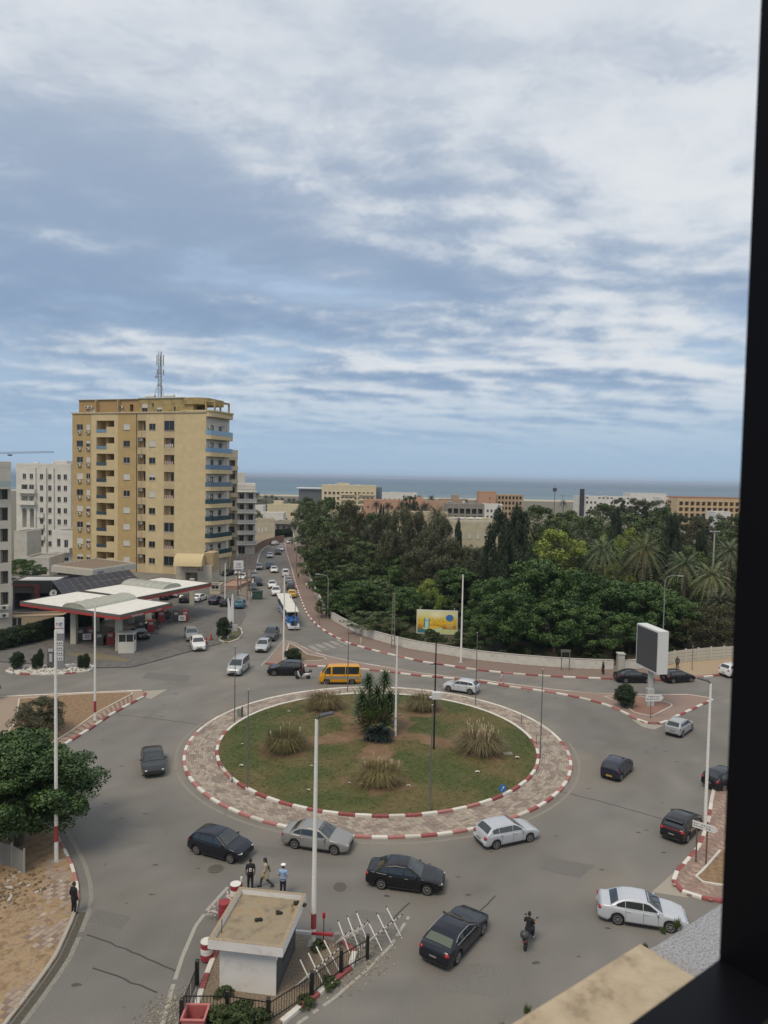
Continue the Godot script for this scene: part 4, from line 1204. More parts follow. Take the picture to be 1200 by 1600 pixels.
# pose: joints in metres, x forward, y up, z to the right of the person
func person(label: String, at: Vector3, turn: float, pose: Dictionary, look: Dictionary, group := "", cell := 0.022) -> Node3D:
	var o := thing("person", label, "person", at, turn, group)
	var h: float = look.get("h", 1.75) / 1.75
	var lean: float = pose.get("lean", 0.0)
	var hip := V(pose.get("hip_x", 0.0), pose.get("hip", 0.93), 0)
	var chest := hip + V(0.42 * sin(lean), 0.42 * cos(lean), 0)
	var neck := hip + V(0.56 * sin(lean), 0.56 * cos(lean), 0)
	var head := neck + V(0.035 + 0.1 * sin(lean), 0.135, 0)
	var torso := [[hip + V(0, 0.0, -0.07), hip + V(0, 0.0, 0.07), 0.105, 0.105, 1.0], [hip, chest, 0.115, 0.125, 1.15], [chest + V(0, 0.03, -0.12), chest + V(0, 0.03, 0.12), 0.085, 0.085, 1.0], [chest, neck, 0.12, 0.055, 1.1]]
	var arms := []
	var hands := []
	var legs := []
	var feet := []
	var k := 0
	for s in [-1.0, 1.0]:
		var sh := chest + V(0, 0.065, 0.175 * s)
		var el: Vector3 = hip + pose.elbow[k]
		var wr: Vector3 = hip + pose.wrist[k]
		arms.append([sh, el, 0.052, 0.041, 1.0])
		arms.append([el, wr, 0.041, 0.028, 1.0])
		var f := (wr - el).normalized()
		var side := f.cross(Vector3.UP).normalized() if absf(f.y) < 0.9 else Vector3.RIGHT
		var palm := wr + f * 0.085
		hands.append([wr, palm, 0.026, 0.030, 1.0])
		var curl := Vector3.RIGHT if absf(f.y) > 0.5 else Vector3.DOWN
		for i in 4:
			var base := palm + side * (i - 1.5) * 0.019
			var mid: Vector3 = base + f * [0.034, 0.042, 0.039, 0.030][i] + curl * 0.012
			hands.append([base, mid, 0.0095, 0.009, 1.0])
			hands.append([mid, mid + f * 0.018 + curl * 0.024, 0.009, 0.0075, 1.0])
		hands.append([wr + f * 0.03 + side * 0.02, wr + f * 0.075 + side * 0.052 + curl * 0.01, 0.012, 0.009, 1.0])
		var hj := hip + V(0, -0.05, 0.088 * s)
		var kn: Vector3 = pose.knee[k]
		var an: Vector3 = pose.ankle[k]
		legs.append([hj, kn, 0.085, 0.056, 1.0])
		legs.append([kn, an, 0.056, 0.038, 1.0])
		var toe: Vector3 = an + pose.get("toe", [V(0.17, -0.055, 0.02 * s), V(0.17, -0.055, 0.02 * s)])[k]
		feet.append([an + V(-0.045, -0.045, 0), toe, 0.042, 0.034, 1.0])
		k += 1
	var face := [[head + V(-0.012, 0.03, 0), head + V(0.0, 0.05, 0), 0.094, 0.09, 1.0], [head + V(0.015, -0.04, 0), head + V(0.045, -0.075, 0), 0.068, 0.045, 1.0], [head + V(0.085, 0.01, 0), head + V(0.108, -0.025, 0), 0.010, 0.016, 1.0],
		[head + V(-0.01, 0.0, -0.083), head + V(-0.01, 0.025, -0.088), 0.016, 0.018, 1.0], [head + V(-0.01, 0.0, 0.083), head + V(-0.01, 0.025, 0.088), 0.016, 0.018, 1.0], [head + V(0.078, -0.055, -0.016), head + V(0.078, -0.055, 0.016), 0.014, 0.014, 1.0]]
	var skin_mat := mat(look.get("skin", C(0.30, 0.17, 0.105)), 0.6)
	var all := torso + arms + legs + feet + face + [[neck + V(0, -0.03, 0), head + V(0, -0.02, 0), 0.058, 0.055, 1.0]] + hands
	part("body", skin(all, cell, 0.03), skin_mat, o)
	var top: Array = torso.duplicate()
	for i in 4:
		var a: Array = arms[i].duplicate()
		if i % 2 == 1 and not look.get("long", false): continue
		if i % 2 == 0 and not look.get("long", false): a[1] = a[0].lerp(a[1], 0.72)
		top.append(a)
	if look.has("tunic"):
		for i in [0, 2]: top.append([legs[i][0], legs[i][0].lerp(legs[i][1], look.tunic), 0.115, 0.13, 1.0])
	part("shirt", skin(top, cell, 0.035, 0.016), mat(look.shirt, 0.9), o)
	var low := [torso[0]]
	for q in legs: low.append(q)
	part("trousers", skin(low, cell, 0.03, 0.014), mat(look.trousers, 0.9), o)
	for q in feet: part("shoe", skin([q], cell, 0.02, 0.008), mat(look.get("shoes", C(0.02, 0.02, 0.02)), 0.7), o)
	var hair: Array = [[head + V(-0.03, 0.055, 0), head + V(-0.005, 0.085, 0), 0.098, 0.078, 1.0]]
	if look.has("long_hair"):
		hair.append([head + V(-0.05, 0.03, 0), head + V(-0.08, -0.2, 0), 0.085, 0.06, 1.0])
	part("hair", skin(hair, cell * 0.8, 0.03), mat(look.get("hair", C(0.012, 0.010, 0.009)), 0.7), o)
	var eyes := MB.new()
	for s in [-1.0, 1.0]: eyes.blob(head + V(0.085, 0.018, 0.033 * s), V(0.01, 0.011, 0.015), 6)
	part("eyes", eyes, mat(C(0.05, 0.04, 0.035), 0.3), o)
	if look.has("cap"):
		var m := MB.new()
		m.lathe(head + V(-0.01, 0.075, 0), [U(0.105, -0.03), U(0.108, 0.015), U(0.145, 0.055), U(0.135, 0.075), U(0.05, 0.09), U(0.0, 0.09)], 14)
		part("cap", m, mat(look.cap, 0.8), o)
		m = MB.new()
		m.box(head + V(0.13, 0.05, 0), V(0.09, 0.012, 0.15), Basis(Vector3.BACK, -0.25))
		part("cap_peak", m, mat(C(0.02, 0.02, 0.02), 0.4), o)
	if look.has("scarf"):
		part("scarf", skin([[head + V(-0.05, 0.02, 0), head + V(-0.10, -0.22, 0.02), 0.085, 0.06, 1.0], [head + V(-0.10, -0.22, 0.02), hip + V(-0.17, 0.12, 0.03), 0.06, 0.03, 1.0], [head + V(-0.02, 0.06, 0), head + V(0.0, 0.07, 0), 0.108, 0.1, 1.0]], cell, 0.03), mat(look.scarf, 0.9), o)
	o.scale = Vector3.ONE * h
	return o

const STAND := {"elbow": [Vector3(-0.03, 0.20, -0.25), Vector3(-0.03, 0.20, 0.25)], "wrist": [Vector3(0.05, -0.04, -0.24), Vector3(0.05, -0.04, 0.24)], "knee": [Vector3(0.02, 0.50, -0.10), Vector3(0.02, 0.50, 0.10)], "ankle": [Vector3(-0.02, 0.085, -0.11), Vector3(-0.02, 0.085, 0.11)]}
const WALK := {"lean": 0.06, "hip": 0.90, "elbow": [Vector3(0.08, 0.20, -0.22), Vector3(-0.16, 0.22, 0.22)], "wrist": [Vector3(0.25, 0.06, -0.20), Vector3(-0.22, -0.02, 0.24)], "knee": [Vector3(-0.08, 0.47, -0.08), Vector3(0.24, 0.49, 0.08)], "ankle": [Vector3(-0.40, 0.15, -0.08), Vector3(0.32, 0.09, 0.08)], "toe": [Vector3(0.12, -0.09, 0.0), Vector3(0.17, -0.03, 0.0)]}
const RIDE := {"lean": 0.18, "hip": 0.86, "hip_x": -0.12, "elbow": [Vector3(0.20, 0.22, -0.26), Vector3(0.20, 0.22, 0.26)], "wrist": [Vector3(0.47, 0.22, -0.28), Vector3(0.47, 0.22, 0.28)], "knee": [Vector3(0.26, 0.78, -0.17), Vector3(0.26, 0.78, 0.17)], "ankle": [Vector3(0.20, 0.37, -0.19), Vector3(0.20, 0.37, 0.19)]}

func build_people():
	var black := C(0.013, 0.013, 0.014)
	var a := person("man in a black sports shirt with a white number, standing by the far drum", V(-7.33, 0, -40.01), deg_to_rad(98), STAND, {"shirt": black, "trousers": black, "h": 1.82})
	var num := MB.new()   # the shirt number 8 with a frame
	for s in [[0, 0.17, 0.13, 0.035], [0, 0.09, 0.11, 0.03], [0, 0.01, 0.13, 0.035], [-0.05, 0.09, 0.035, 0.19], [0.05, 0.09, 0.035, 0.19]]:
		num.box(V(-0.142 - 0.0008 * absf(s[0]), 1.12 + s[1], s[0]), V(0.012, s[3], s[2]))
	part("shirt_number", num, mat(C(0.62, 0.62, 0.60), 0.8), a)
	person("person in a long beige tunic with a dark scarf striding across the lane", V(-6.47, 0, -40.29), deg_to_rad(190), WALK, {"shirt": C(0.36, 0.32, 0.22), "trousers": C(0.055, 0.045, 0.03), "long": true, "tunic": 0.55, "scarf": C(0.03, 0.024, 0.02), "h": 1.76})
	var cop := person("policeman in a light blue shirt and white peaked cap with his back turned", V(-5.37, 0, -39.5), deg_to_rad(80), {"elbow": [V(0.0, 0.21, -0.27), V(0.0, 0.21, 0.27)], "wrist": [V(0.19, 0.13, -0.16), V(0.19, 0.13, 0.16)], "knee": STAND.knee, "ankle": STAND.ankle}, {"shirt": C(0.27, 0.38, 0.58), "trousers": C(0.018, 0.02, 0.032), "cap": C(0.75, 0.75, 0.73), "h": 1.80})
	var belt := MB.new()
	belt.lathe(V(0, 0.98, 0), [U(0.152, -0.025), U(0.158, 0.0), U(0.152, 0.025)], 16, Basis.from_scale(V(0.93, 1, 1.22)))
	part("belt", belt, mat(C(0.02, 0.02, 0.02), 0.5), cop)
	person("man all in black standing at the red and white kerb at the bottom left", V(-16.42, 0, -37.43), deg_to_rad(60), STAND, {"shirt": C(0.011, 0.011, 0.012), "trousers": C(0.012, 0.012, 0.013), "long": true, "h": 1.76})
	person("woman in pink trousers and white top walking on the narrow island", V(14.14, 0, -81.82), deg_to_rad(172), WALK, {"shirt": C(0.50, 0.40, 0.42), "trousers": C(0.55, 0.25, 0.27), "long": true, "long_hair": true, "h": 1.66}, "", 0.03)
	person("person in a long black robe on the pavement left of the gate pillar", V(27.56, 0, -87.05), deg_to_rad(190), STAND, {"shirt": black, "trousers": black, "long": true, "tunic": 0.95, "scarf": C(0.012, 0.012, 0.012), "h": 1.68}, "", 0.03)
	person("man in dark grey standing under the branches at the ribbed fence", V(38.17, 0, -90.45), deg_to_rad(230), STAND, {"shirt": C(0.06, 0.055, 0.05), "trousers": C(0.05, 0.045, 0.042), "long": true}, "", 0.03)
	person("station attendant in a blue shirt standing at the dark hedge", V(-51.94, 0, -103.17), deg_to_rad(-60), STAND, {"shirt": C(0.12, 0.18, 0.36), "trousers": C(0.03, 0.04, 0.09), "long": true}, "", 0.03)
	person("woman in a white top walking away on the street pavement", V(-16.14, 0, -149.26), deg_to_rad(100), WALK, {"shirt": C(0.6, 0.58, 0.55), "trousers": C(0.3, 0.25, 0.24), "long_hair": true, "h": 1.66}, "", 0.035)
	person("person in black walking beside the woman in white on the street pavement", V(-15.47, 0, -149.34), deg_to_rad(100), WALK, {"shirt": black, "trousers": black, "long": true, "h": 1.74}, "", 0.035)
	person("child in a dark jacket farther up the street pavement", V(-19.75, 0, -164.95), deg_to_rad(100), WALK, {"shirt": C(0.05, 0.03, 0.03), "trousers": C(0.05, 0.03, 0.05), "long": true, "h": 1.4}, "", 0.035)
	# scooters and their riders
	var s1 := scooter("dark scooter with a round grey top case heading away from the camera", V(7.93, 0, -35.7), 1.1, C(0.02, 0.02, 0.022))
	person("rider in black with short dark hair on the dark scooter", s1.position, s1.rotation.y, RIDE, {"shirt": black, "trousers": C(0.02, 0.024, 0.05), "shoes": C(0.3, 0.3, 0.3)})
	var s2 := scooter("white scooter passing behind the yellow minibus", V(-9.19, 0, -82.88), -3.07, C(0.6, 0.6, 0.6))
	person("rider in a dark jacket and helmet on the white scooter", s2.position, s2.rotation.y, RIDE, {"shirt": C(0.05, 0.03, 0.032), "trousers": C(0.03, 0.03, 0.03), "long": true, "hair": C(0.03, 0.03, 0.035)}, "", 0.03)

func scooter(label: String, at: Vector3, turn: float, c: Color) -> Node3D:
	var o := thing("scooter", label, "scooter", at, turn)
	for x in [0.66, -0.60]:
		var w := MB.new()
		w.lathe(Vector3.ZERO, [U(0.15, -0.05), U(0.23, -0.055), U(0.265, 0.0), U(0.23, 0.055), U(0.15, 0.05)], 18, Basis(Vector3.RIGHT, PI / 2))
		w.cyl(V(0, 0, -0.04), V(0, 0, 0.04), 0.16, 0.16, 14)
		part("wheel", w, mat(C(0.02, 0.02, 0.02), 0.7), o).position = V(x, 0.265, 0)
	var m := MB.new()
	var rows := []
	for q in [[-0.95, 0.62, 0.66, 0.05], [-0.85, 0.48, 0.76, 0.12], [-0.5, 0.36, 0.80, 0.16], [-0.05, 0.30, 0.72, 0.15], [0.05, 0.25, 0.38, 0.16], [0.35, 0.25, 0.36, 0.17], [0.45, 0.28, 0.72, 0.18], [0.55, 0.34, 0.98, 0.14], [0.64, 0.55, 1.0, 0.06]]:
		var line := []
		for k in 13:
			var t := TAU * k / 12.0 - PI / 2
			line.append(V(q[0], lerpf(q[1], q[2], 0.5 + 0.5 * sin(t)), cos(t) * q[3]))
		rows.append(line)
	m.grid(rows, true)
	part("fairing", m, mat(c, 0.3, 0.1, 0.5), o)
	m = MB.new()
	m.blob(V(-0.35, 0.80, 0), V(0.42, 0.07, 0.13), 10)
	part("seat", m, mat(C(0.015, 0.015, 0.016), 0.6), o)
	m = MB.new()
	m.path([V(0.40, 1.08, -0.34), V(0.45, 1.06, -0.1), V(0.45, 1.06, 0.1), V(0.40, 1.08, 0.34)], [0.016, 0.016, 0.016, 0.016])
	m.path([V(0.45, 1.06, 0), V(0.66, 0.3, 0)], [0.03, 0.025])
	for s in [-1, 1]:
		m.bar(V(0.44, 1.07, 0.2 * s), V(0.42, 1.22, 0.3 * s), 0.012)
		m.blob(V(0.42, 1.24, 0.31 * s), V(0.02, 0.05, 0.075), 6)
	part("handlebar", m, mat(C(0.03, 0.03, 0.03), 0.5), o)
	m = MB.new()
	m.blob(V(0.62, 0.86, 0), V(0.06, 0.07, 0.10), 8)
	part("headlight", m, mat(C(0.5, 0.52, 0.53), 0.1), o)
	m = MB.new()
	m.lathe(V(-0.86, 0.84, 0), [U(0.0, 0.0), U(0.20, 0.02), U(0.22, 0.12), U(0.19, 0.25), U(0.08, 0.31), U(0.0, 0.32)], 14)
	part("top_case", m, mat(C(0.045, 0.048, 0.05), 0.45), o)
	m = MB.new()
	m.blob(V(-0.97, 0.66, 0), V(0.03, 0.05, 0.09), 8)
	part("tail_light", m, mat(C(0.3, 0.012, 0.015), 0.3), o)
	return o

# ---------------------------------------------------------------- posts, lamps, signs, barriers
func lamp_pole(label: String, at: Vector3, h: float, r: float, c: Color, opts := {}) -> Node3D:
	var o := thing("lamp_post", label, "lamp post", at, 0.0, opts.get("group", ""))
	var m := MB.new()
	m.cyl(V(0, 0, 0), V(0, h, 0), r, r * 0.62, 12)
	part("pole", m, nmat([c * 0.8, c, c * 1.06], 1.5, 0.6, 0.02, 0.0), o)
	m = MB.new()
	m.cbox(V(0, 0.08, 0), V(r * 4.2, 0.16, r * 4.2), 0.03)
	part("base", m, mat(C(0.3, 0.29, 0.26), 0.9), o)
	for q in opts.get("red", []):
		m = MB.new()
		m.cyl(V(0, q[0], 0), V(0, q[1], 0), r * 1.03 + 0.004, r + 0.002, 12)
		part("red_band", m, mat(C(0.30, 0.045, 0.05), 0.6), o)
	if opts.has("head"):
		m = MB.new()
		var a: float = opts.head
		var d := V(cos(a), 0.14, sin(a))
		m.bar(V(0, h - 0.02, 0), V(0, h + 0.12, 0) + d * 0.15, 0.09)
		m.cbox(V(0, h + 0.16, 0) + d * 0.5, V(0.74, 0.12, 0.30), 0.04, Basis(Vector3.UP, -a) * Basis(Vector3.BACK, 0.14))
		part("lamp_head", m, mat(C(0.06, 0.065, 0.075), 0.5), o)
	if opts.has("arm"):
		m = MB.new()
		var d := V(cos(opts.arm), 0, sin(opts.arm))
		m.path([V(0, h, 0), V(0, h + 0.5, 0) + d * 0.25, V(0, h + 0.72, 0) + d * 0.8, V(0, h + 0.75, 0) + d * 1.6], [r * 0.6, r * 0.55, r * 0.5, r * 0.45])
		m.cbox(V(0, h + 0.73, 0) + d * 1.95, V(0.75, 0.12, 0.28), 0.03, Basis(Vector3.UP, -opts.arm))
		part("lamp_arm", m, mat(c, 0.6), o)
	return o

func flag_pole(label: String, at: Vector3, h: float) -> Node3D:
	var o := thing("flag_pole", label, "flag pole", at, 0.0, "bare grey flag poles round the island")
	var m := MB.new()
	m.cyl(Vector3.ZERO, V(0, h * 0.5, 0), 0.055, 0.05, 8)
	m.cyl(V(0, h * 0.5, 0), V(0, h, 0), 0.045, 0.036, 8)
	part("pole", m, mat(C(0.17, 0.175, 0.18), 0.5, 0.4), o)
	m = MB.new()
	m.cyl(V(0, h * 0.5 - 0.06, 0), V(0, h * 0.5 + 0.06, 0), 0.07, 0.07, 8)
	part("collar", m, mat(C(0.12, 0.12, 0.12), 0.6), o)
	m = MB.new()
	m.blob(V(0, h + 0.03, 0), V(0.07, 0.06, 0.07), 8)
	part("finial", m, mat(C(0.4, 0.4, 0.4), 0.5), o)
	return o

func text(s: String, size: float, at: Vector3, turn: float, c: Color, parent: Node, bold := true, called := "lettering", tilt := 0.0) -> MeshInstance3D:
	var t := TextMesh.new()
	t.text = s
	var f := SystemFont.new()
	f.font_names = PackedStringArray(["Droid Sans"])
	f.font_weight = 700 if bold else 400
	t.font = f
	t.font_size = 48
	t.pixel_size = size / 48.0
	t.depth = 0.012
	var o := part(called, t, mat(c, 0.6), parent)
	o.position = at
	o.rotation = V(tilt, turn, 0)
	return o

func drum(label: String, at: Vector3, y: float, bands: Array) -> Node3D:
	var o := thing("oil_drum", label, "barrel", at + V(0, y, 0), rng.randf(), "red and white drums round the booth")
	var h := 0.88 / bands.size()
	for i in bands.size():
		var m := MB.new()
		m.lathe(V(0, h * i, 0), [U(0.295, 0.0), U(0.29, h * 0.45), U(0.305, h * 0.5), U(0.29, h * 0.55), U(0.295, h)], 20)
		part("band", m, mat(C(0.30, 0.035, 0.05) if bands[i] == 0 else C(0.68, 0.67, 0.63), 0.55), o)
	var m := MB.new()
	m.lathe(V(0, 0.88, 0), [U(0.305, -0.02), U(0.305, 0.01), U(0.28, 0.012), U(0.275, -0.015), U(0.0, -0.015)], 20)
	part("lid", m, mat(C(0.66, 0.65, 0.62) if bands.size() > 1 else C(0.28, 0.035, 0.045), 0.6), o)
	return o

func tripod_row(label: String, a: Vector3, b: Vector3, n: int):   # crossed white bars on a rail, spiked
	var o := thing("spike_barrier", label, "barrier", a, 0.0, "white spiked road barriers beside the booth")
	var d := (b - a)
	var m := MB.new()
	m.bar(V(0, 0.62, 0) - d * 0.02, d + V(0, 0.62, 0) + d * 0.02, 0.06)
	part("rail", m, mat(C(0.5, 0.49, 0.46), 0.6), o)
	var side := d.normalized().cross(Vector3.UP)
	for i in n:
		var p := d * (i / maxf(1.0, n - 1.0))
		for s in [-1.0, 1.0]:
			if i % 2 == 0 and s > 0 and n > 3: continue
			var q0: Vector3 = p + side * 0.55 * s
			var q1: Vector3 = p - side * 0.5 * s + V(0, 1.22, 0)
			var bar := MB.new()
			bar.cyl(q0, q1, 0.035, 0.035, 8)
			part("spike", bar, mat(C(0.66, 0.65, 0.62), 0.6), o)
			var tip := MB.new()
			tip.cyl(q1, q1 + (q1 - q0).normalized() * 0.09, 0.04, 0.02, 8)
			tip.cyl(q0 + (q1 - q0).normalized() * 0.12, q0, 0.038, 0.03, 8)
			part("spike_tip", tip, mat(C(0.05, 0.04, 0.04), 0.6), o)

func railing(label: String, pts: Array, y: float, post_at: Array):
	var o := thing("iron_fence", label, "fence", v3(pts[0], y), 0.0, "black iron fence panels round the booth")
	var off := v3(pts[0], y)
	for i in pts.size() - 1:
		var a := v3(pts[i], y) - off
		var b := v3(pts[i + 1], y) - off
		var m := MB.new()
		for h in [0.16, 0.92]: m.bar(a + V(0, h, 0), b + V(0, h, 0), 0.035)
		part("rail", m, mat(C(0.012, 0.012, 0.013), 0.5), o)
		var n := int(a.distance_to(b) / 0.14)
		for k in range(1, n):
			var p := a.lerp(b, k / float(n))
			var bar := MB.new()
			bar.bar(p + V(0, 0.1, 0), p + V(0, 0.98, 0), 0.02)
			part("picket", bar, mat(C(0.012, 0.012, 0.013), 0.5), o)
	for i in post_at:
		var m := MB.new()
		m.cbox(v3(pts[i], y) - off + V(0, 0.6, 0), V(0.17, 1.2, 0.17), 0.03)
		part("post", m, mat(C(0.013, 0.013, 0.014), 0.5), o)

func build_furniture():
	var w := C(0.74, 0.73, 0.69)
	lamp_pole("tall white lamp post with one red band beside the ficus tree", V(-19.69, 0, -42.44), 14.39, 0.12, w, {"red": [[1.35, 2.35]]})
	lamp_pole("white lamp post with a faded red foot on the brown island", V(-27.45, 0, -67.3), 11.31, 0.12, w, {"red": [[0.9, 2.0]]})
	lamp_pole("tall white lamp post in the foreground with a dark lamp head and a red band", V(-3.19, 0, -35.18), 11.77, 0.135, w, {"red": [[0.95, 1.75]], "head": -0.3})
	lamp_pole("white lamp post at the tip of the wedge by the tourist train", V(-12.55, 0, -90.19), 11.17, 0.13, w)
	lamp_pole("white lamp post on the lawn right of the spiky palm clump", V(1.42, 0, -63.33), 9.68, 0.11, w)
	lamp_pole("white lamp post in front of the trees right of the billboard", V(10.4, 0, -91.56), 11.59, 0.13, w)
	lamp_pole("white lamp post with a dark lamp head near the window frame on the right", V(22.7, 0, -48.21), 10.27, 0.12, w, {"head": -2.6})
	lamp_pole("white lamp post in front of the yellow awning on the left of the street", V(-28.54, 0, -127.85), 7.94, 0.13, w)
	lamp_pole("grey lamp post with a curved arm above the right hand trees", V(38.8, 3.22, -97) * V(1, 0, 1), 10.58, 0.08, C(0.25, 0.26, 0.26), {"arm": 0.2})
	lamp_pole("grey lamp post with a curved arm at the street wall below the trees", V(-9.1, 0, -118.09), 6.81, 0.08, C(0.28, 0.28, 0.28), {"arm": PI + 0.3})
	for q in [[V(-13.9, 0, -66.81), 7.67, "bare flag pole at the upper left of the paved ring beside a small green box"], [V(-9.95, 0, -52.72), 7.82, "bare flag pole at the left inner kerb of the island"], [V(3.71, 0, -49.69), 7.9, "bare flag pole at the near inner kerb right of the middle"],
			[V(13.84, 0, -59.98), 7.86, "bare flag pole on the right side of the paved ring"], [V(-3.66, 0, -77.74), 7.67, "bare flag pole in front of the yellow minibus"], [V(10.09, 0, -74.14), 7.81, "bare flag pole beside the white silver hatchback"]]:
		flag_pole(q[2], q[0], q[1])
	var o := lamp_pole("black post on the lawn that carries a white electronics box", V(4.71, 0, -60.52), 10.55, 0.085, C(0.012, 0.012, 0.013), {})
	var m := MB.new()
	m.cbox(V(0.1, 5.35, 0.22), V(0.75, 0.62, 0.4), 0.05)
	part("electronics_box", m, mat(C(0.55, 0.56, 0.57), 0.5), o)
	m = MB.new()
	m.cbox(V(-0.38, 5.2, 0.35), V(0.26, 0.12, 0.14), 0.02)
	m.bar(V(-0.2, 5.3, 0.2), V(-0.38, 5.2, 0.3), 0.05)
	part("camera", m, mat(C(0.6, 0.6, 0.6), 0.5), o)
	m = MB.new()
	m.bar(V(-0.5, 8.0, 0), V(0.5, 8.0, 0), 0.06)
	part("cross_arm", m, mat(C(0.02, 0.02, 0.02), 0.5), o)
	for q in [[V(13.9, 0, -68.7), 0.9, 0.035], [V(14.21, 0, -63.36), 0.95, 0.035], [V(-12.7, 0, -56.35), 0.55, 0.05], [V(-11.42, 0, -54.12), 0.95, 0.045]]:
		var p := thing("short_post", ["thin dark post on the far right of the paved ring", "thin dark post at the right inner kerb", "black stub post at the left inner kerb", "grey stub post at the left inner kerb beside the flag pole"][used.get("short_post", 0)], "post", q[0])
		m = MB.new()
		m.cyl(Vector3.ZERO, V(0, q[1], 0), q[2], q[2], 8)
		part("shaft", m, mat(C(0.09, 0.1, 0.095), 0.6), p)
		m = MB.new()
		m.blob(V(0, q[1], 0), V(q[2] * 1.2, 0.03, q[2] * 1.2), 6)
		part("cap", m, mat(C(0.13, 0.13, 0.13), 0.6), p)
	o = thing("control_cabinet", "small green grey control box on a post at the upper left of the paved ring", "cabinet", V(-13.76, 0, -68.99))
	m = MB.new()
	m.cbox(V(-0.12, 0.55, 0), V(0.42, 0.85, 0.25), 0.03)
	part("box", m, mat(C(0.19, 0.22, 0.19), 0.6), o)
	m = MB.new()
	m.bar(V(0.16, 0, 0), V(0.16, 1.15, 0), 0.12)
	part("post", m, mat(C(0.06, 0.07, 0.065), 0.6), o)
	# the round blue arrow sign
	o = thing("road_sign", "round blue sign with a white arrow at the near right inner kerb", "road sign", V(9.33, 0, -52.47), 0.25)
	m = MB.new()
	m.cyl(V(0, 0, 0), V(0, 0.9, 0), 0.035, 0.035, 8)
	part("post", m, mat(C(0.3, 0.3, 0.3), 0.5), o)
	m = MB.new()
	m.cyl(V(0, 0.78, 0.03), V(0, 0.78, 0.055), 0.30, 0.30, 20)
	part("disc", m, mat(C(0.03, 0.14, 0.42), 0.5), o)
	m = MB.new()
	m.bar(V(-0.10, 0.62, 0.062), V(0.04, 0.84, 0.062), 0.07, 0.012)
	m.quad(V(-0.06, 0.84, 0.068), V(0.11, 0.77, 0.068), V(0.10, 0.97, 0.068), V(0.08, 0.95, 0.068))
	part("arrow", m, mat(C(0.7, 0.7, 0.7), 0.5), o)
	# litter
	var k := 0
	for p in [V(-1.31, 0, -53.43), V(-2.25, 0, -53.61), V(2.28, 0, -53.36), V(-5.27, 0, -52.27), V(-5.48, 0, -56.69), V(-3.46, 0, -66.86), V(6.6, 0, -60.75), V(8.01, 0, -59.56), V(7.95, 0, -56.18), V(11.74, 0, -59.33), V(-11.19, 0, -56.55), V(-9.16, 0, -70), V(-12.06, 0, -61.13), V(1.1, 0, -58.29)]:
		m = MB.new()
		var s := rng.randf_range(0.10, 0.18)
		m.grid([[V(-s, 0.02, -s), V(0, 0.06, -s), V(s, 0.02, -s)], [V(-s, 0.05, s), V(0, 0.10, s * 0.7), V(s, 0.03, s)]], true)
		var l := part("litter", m, mat(C(0.6, 0.59, 0.55), 0.8))
		l.position = p + V(0, 0.42, 0)
		tag(l, "scrap of white litter lying in the grass of the island", "litter", "white litter scattered over the lawn")
		k += 1
	m = MB.new()
	m.cbox(V(0, 0.05, 0), V(0.8, 0.1, 0.55), 0.02)
	var slab := part("stone_slab", m, mat(C(0.30, 0.28, 0.24), 0.9))
	slab.position = V(11.08, 0, -60.27) + V(0, 0.33, 0)
	tag(slab, "flat pale stone slab in the grass right of the tall grass clump", "slab")
	# electricity poles, the lattice post and sign frames along the wall
	o = thing("lattice_post", "slim concrete lattice post in front of the park wall left of the billboard", "utility pole", V(1.62, 0, -98.48))
	var hh := 7.86
	m = MB.new()
	for s in [-0.22, 0.22]: m.bar(V(s, 0, 0), V(s * 0.5, hh, 0), 0.11)
	part("shaft", m, mat(C(0.17, 0.16, 0.12), 0.9), o)
	for i in 9:
		m = MB.new()
		m.bar(V(-0.2, hh * (i + 0.5) / 9.5, 0), V(0.2, hh * (i + 0.5) / 9.5, 0), 0.1)
		part("rung", m, mat(C(0.17, 0.16, 0.12), 0.9), o)
	o = thing("notice_sign", "small two-legged notice frame at the park wall", "sign", V(23.23, 0, -88.49))
	m = MB.new()
	for s in [-0.5, 0.5]: m.bar(V(s, 0, 0), V(s, 2.7, 0), 0.09)
	part("leg", m, mat(C(0.12, 0.12, 0.11), 0.7), o)
	m = MB.new()
	m.cbox(V(0, 2.6, 0), V(1.25, 0.35, 0.08), 0.02)
	part("panel", m, mat(C(0.11, 0.11, 0.10), 0.7), o)
	for q in [[V(-13.41, 0, -108.77), 4.59, "dark thin post beside the wedge tip"], [V(-10.02, 0, -112.87), 3.11, "grey post on the street pavement near the lone tree"], [V(39.73, 0, -89.65), 3.39, "rusty post on the sandy pavement in front of the ribbed fence"], [V(-21.27, 0, -173.6), 8.05, "utility pole on the street pavement far up the street"], [V(-29.04, 0, -144.36), 7.5, "utility pole at the kerb of the dusty car park"], [V(-17.31, 0, -155.38), 4.11, "thin post on the street pavement by the walkers"], [V(-25.89, 0, -134.86), 8.61, "pale concrete utility pole beside the dumpster"], [V(-24.78, 0, -132.89), 6.67, "grey utility pole between the dumpster and the road"]]:
		o = thing("utility_pole", q[2], "utility pole", q[0])
		m = MB.new()
		m.cyl(Vector3.ZERO, V(0, q[1], 0), 0.12 if q[1] > 5 else 0.06, 0.08 if q[1] > 5 else 0.05, 8)
		part("shaft", m, mat(C(0.20, 0.185, 0.15), 0.8), o)
		if q[1] > 5:
			m = MB.new()
			m.bar(V(-0.6, q[1] - 0.3, 0), V(0.6, q[1] - 0.3, 0), 0.08)
			part("cross_arm", m, mat(C(0.1, 0.1, 0.09), 0.8), o)
	m = MB.new()
	m.lathe(Vector3.ZERO, [U(0.16, 0), U(0.15, 0.9), U(0.0, 0.98)], 10)
	var bollard := part("bollard", m, mat(C(0.40, 0.38, 0.30), 0.8))
	bollard.position = V(-2.94, 0, -100.78)
	tag(bollard, "stubby cream bollard on the pavement above the crossing", "bollard")
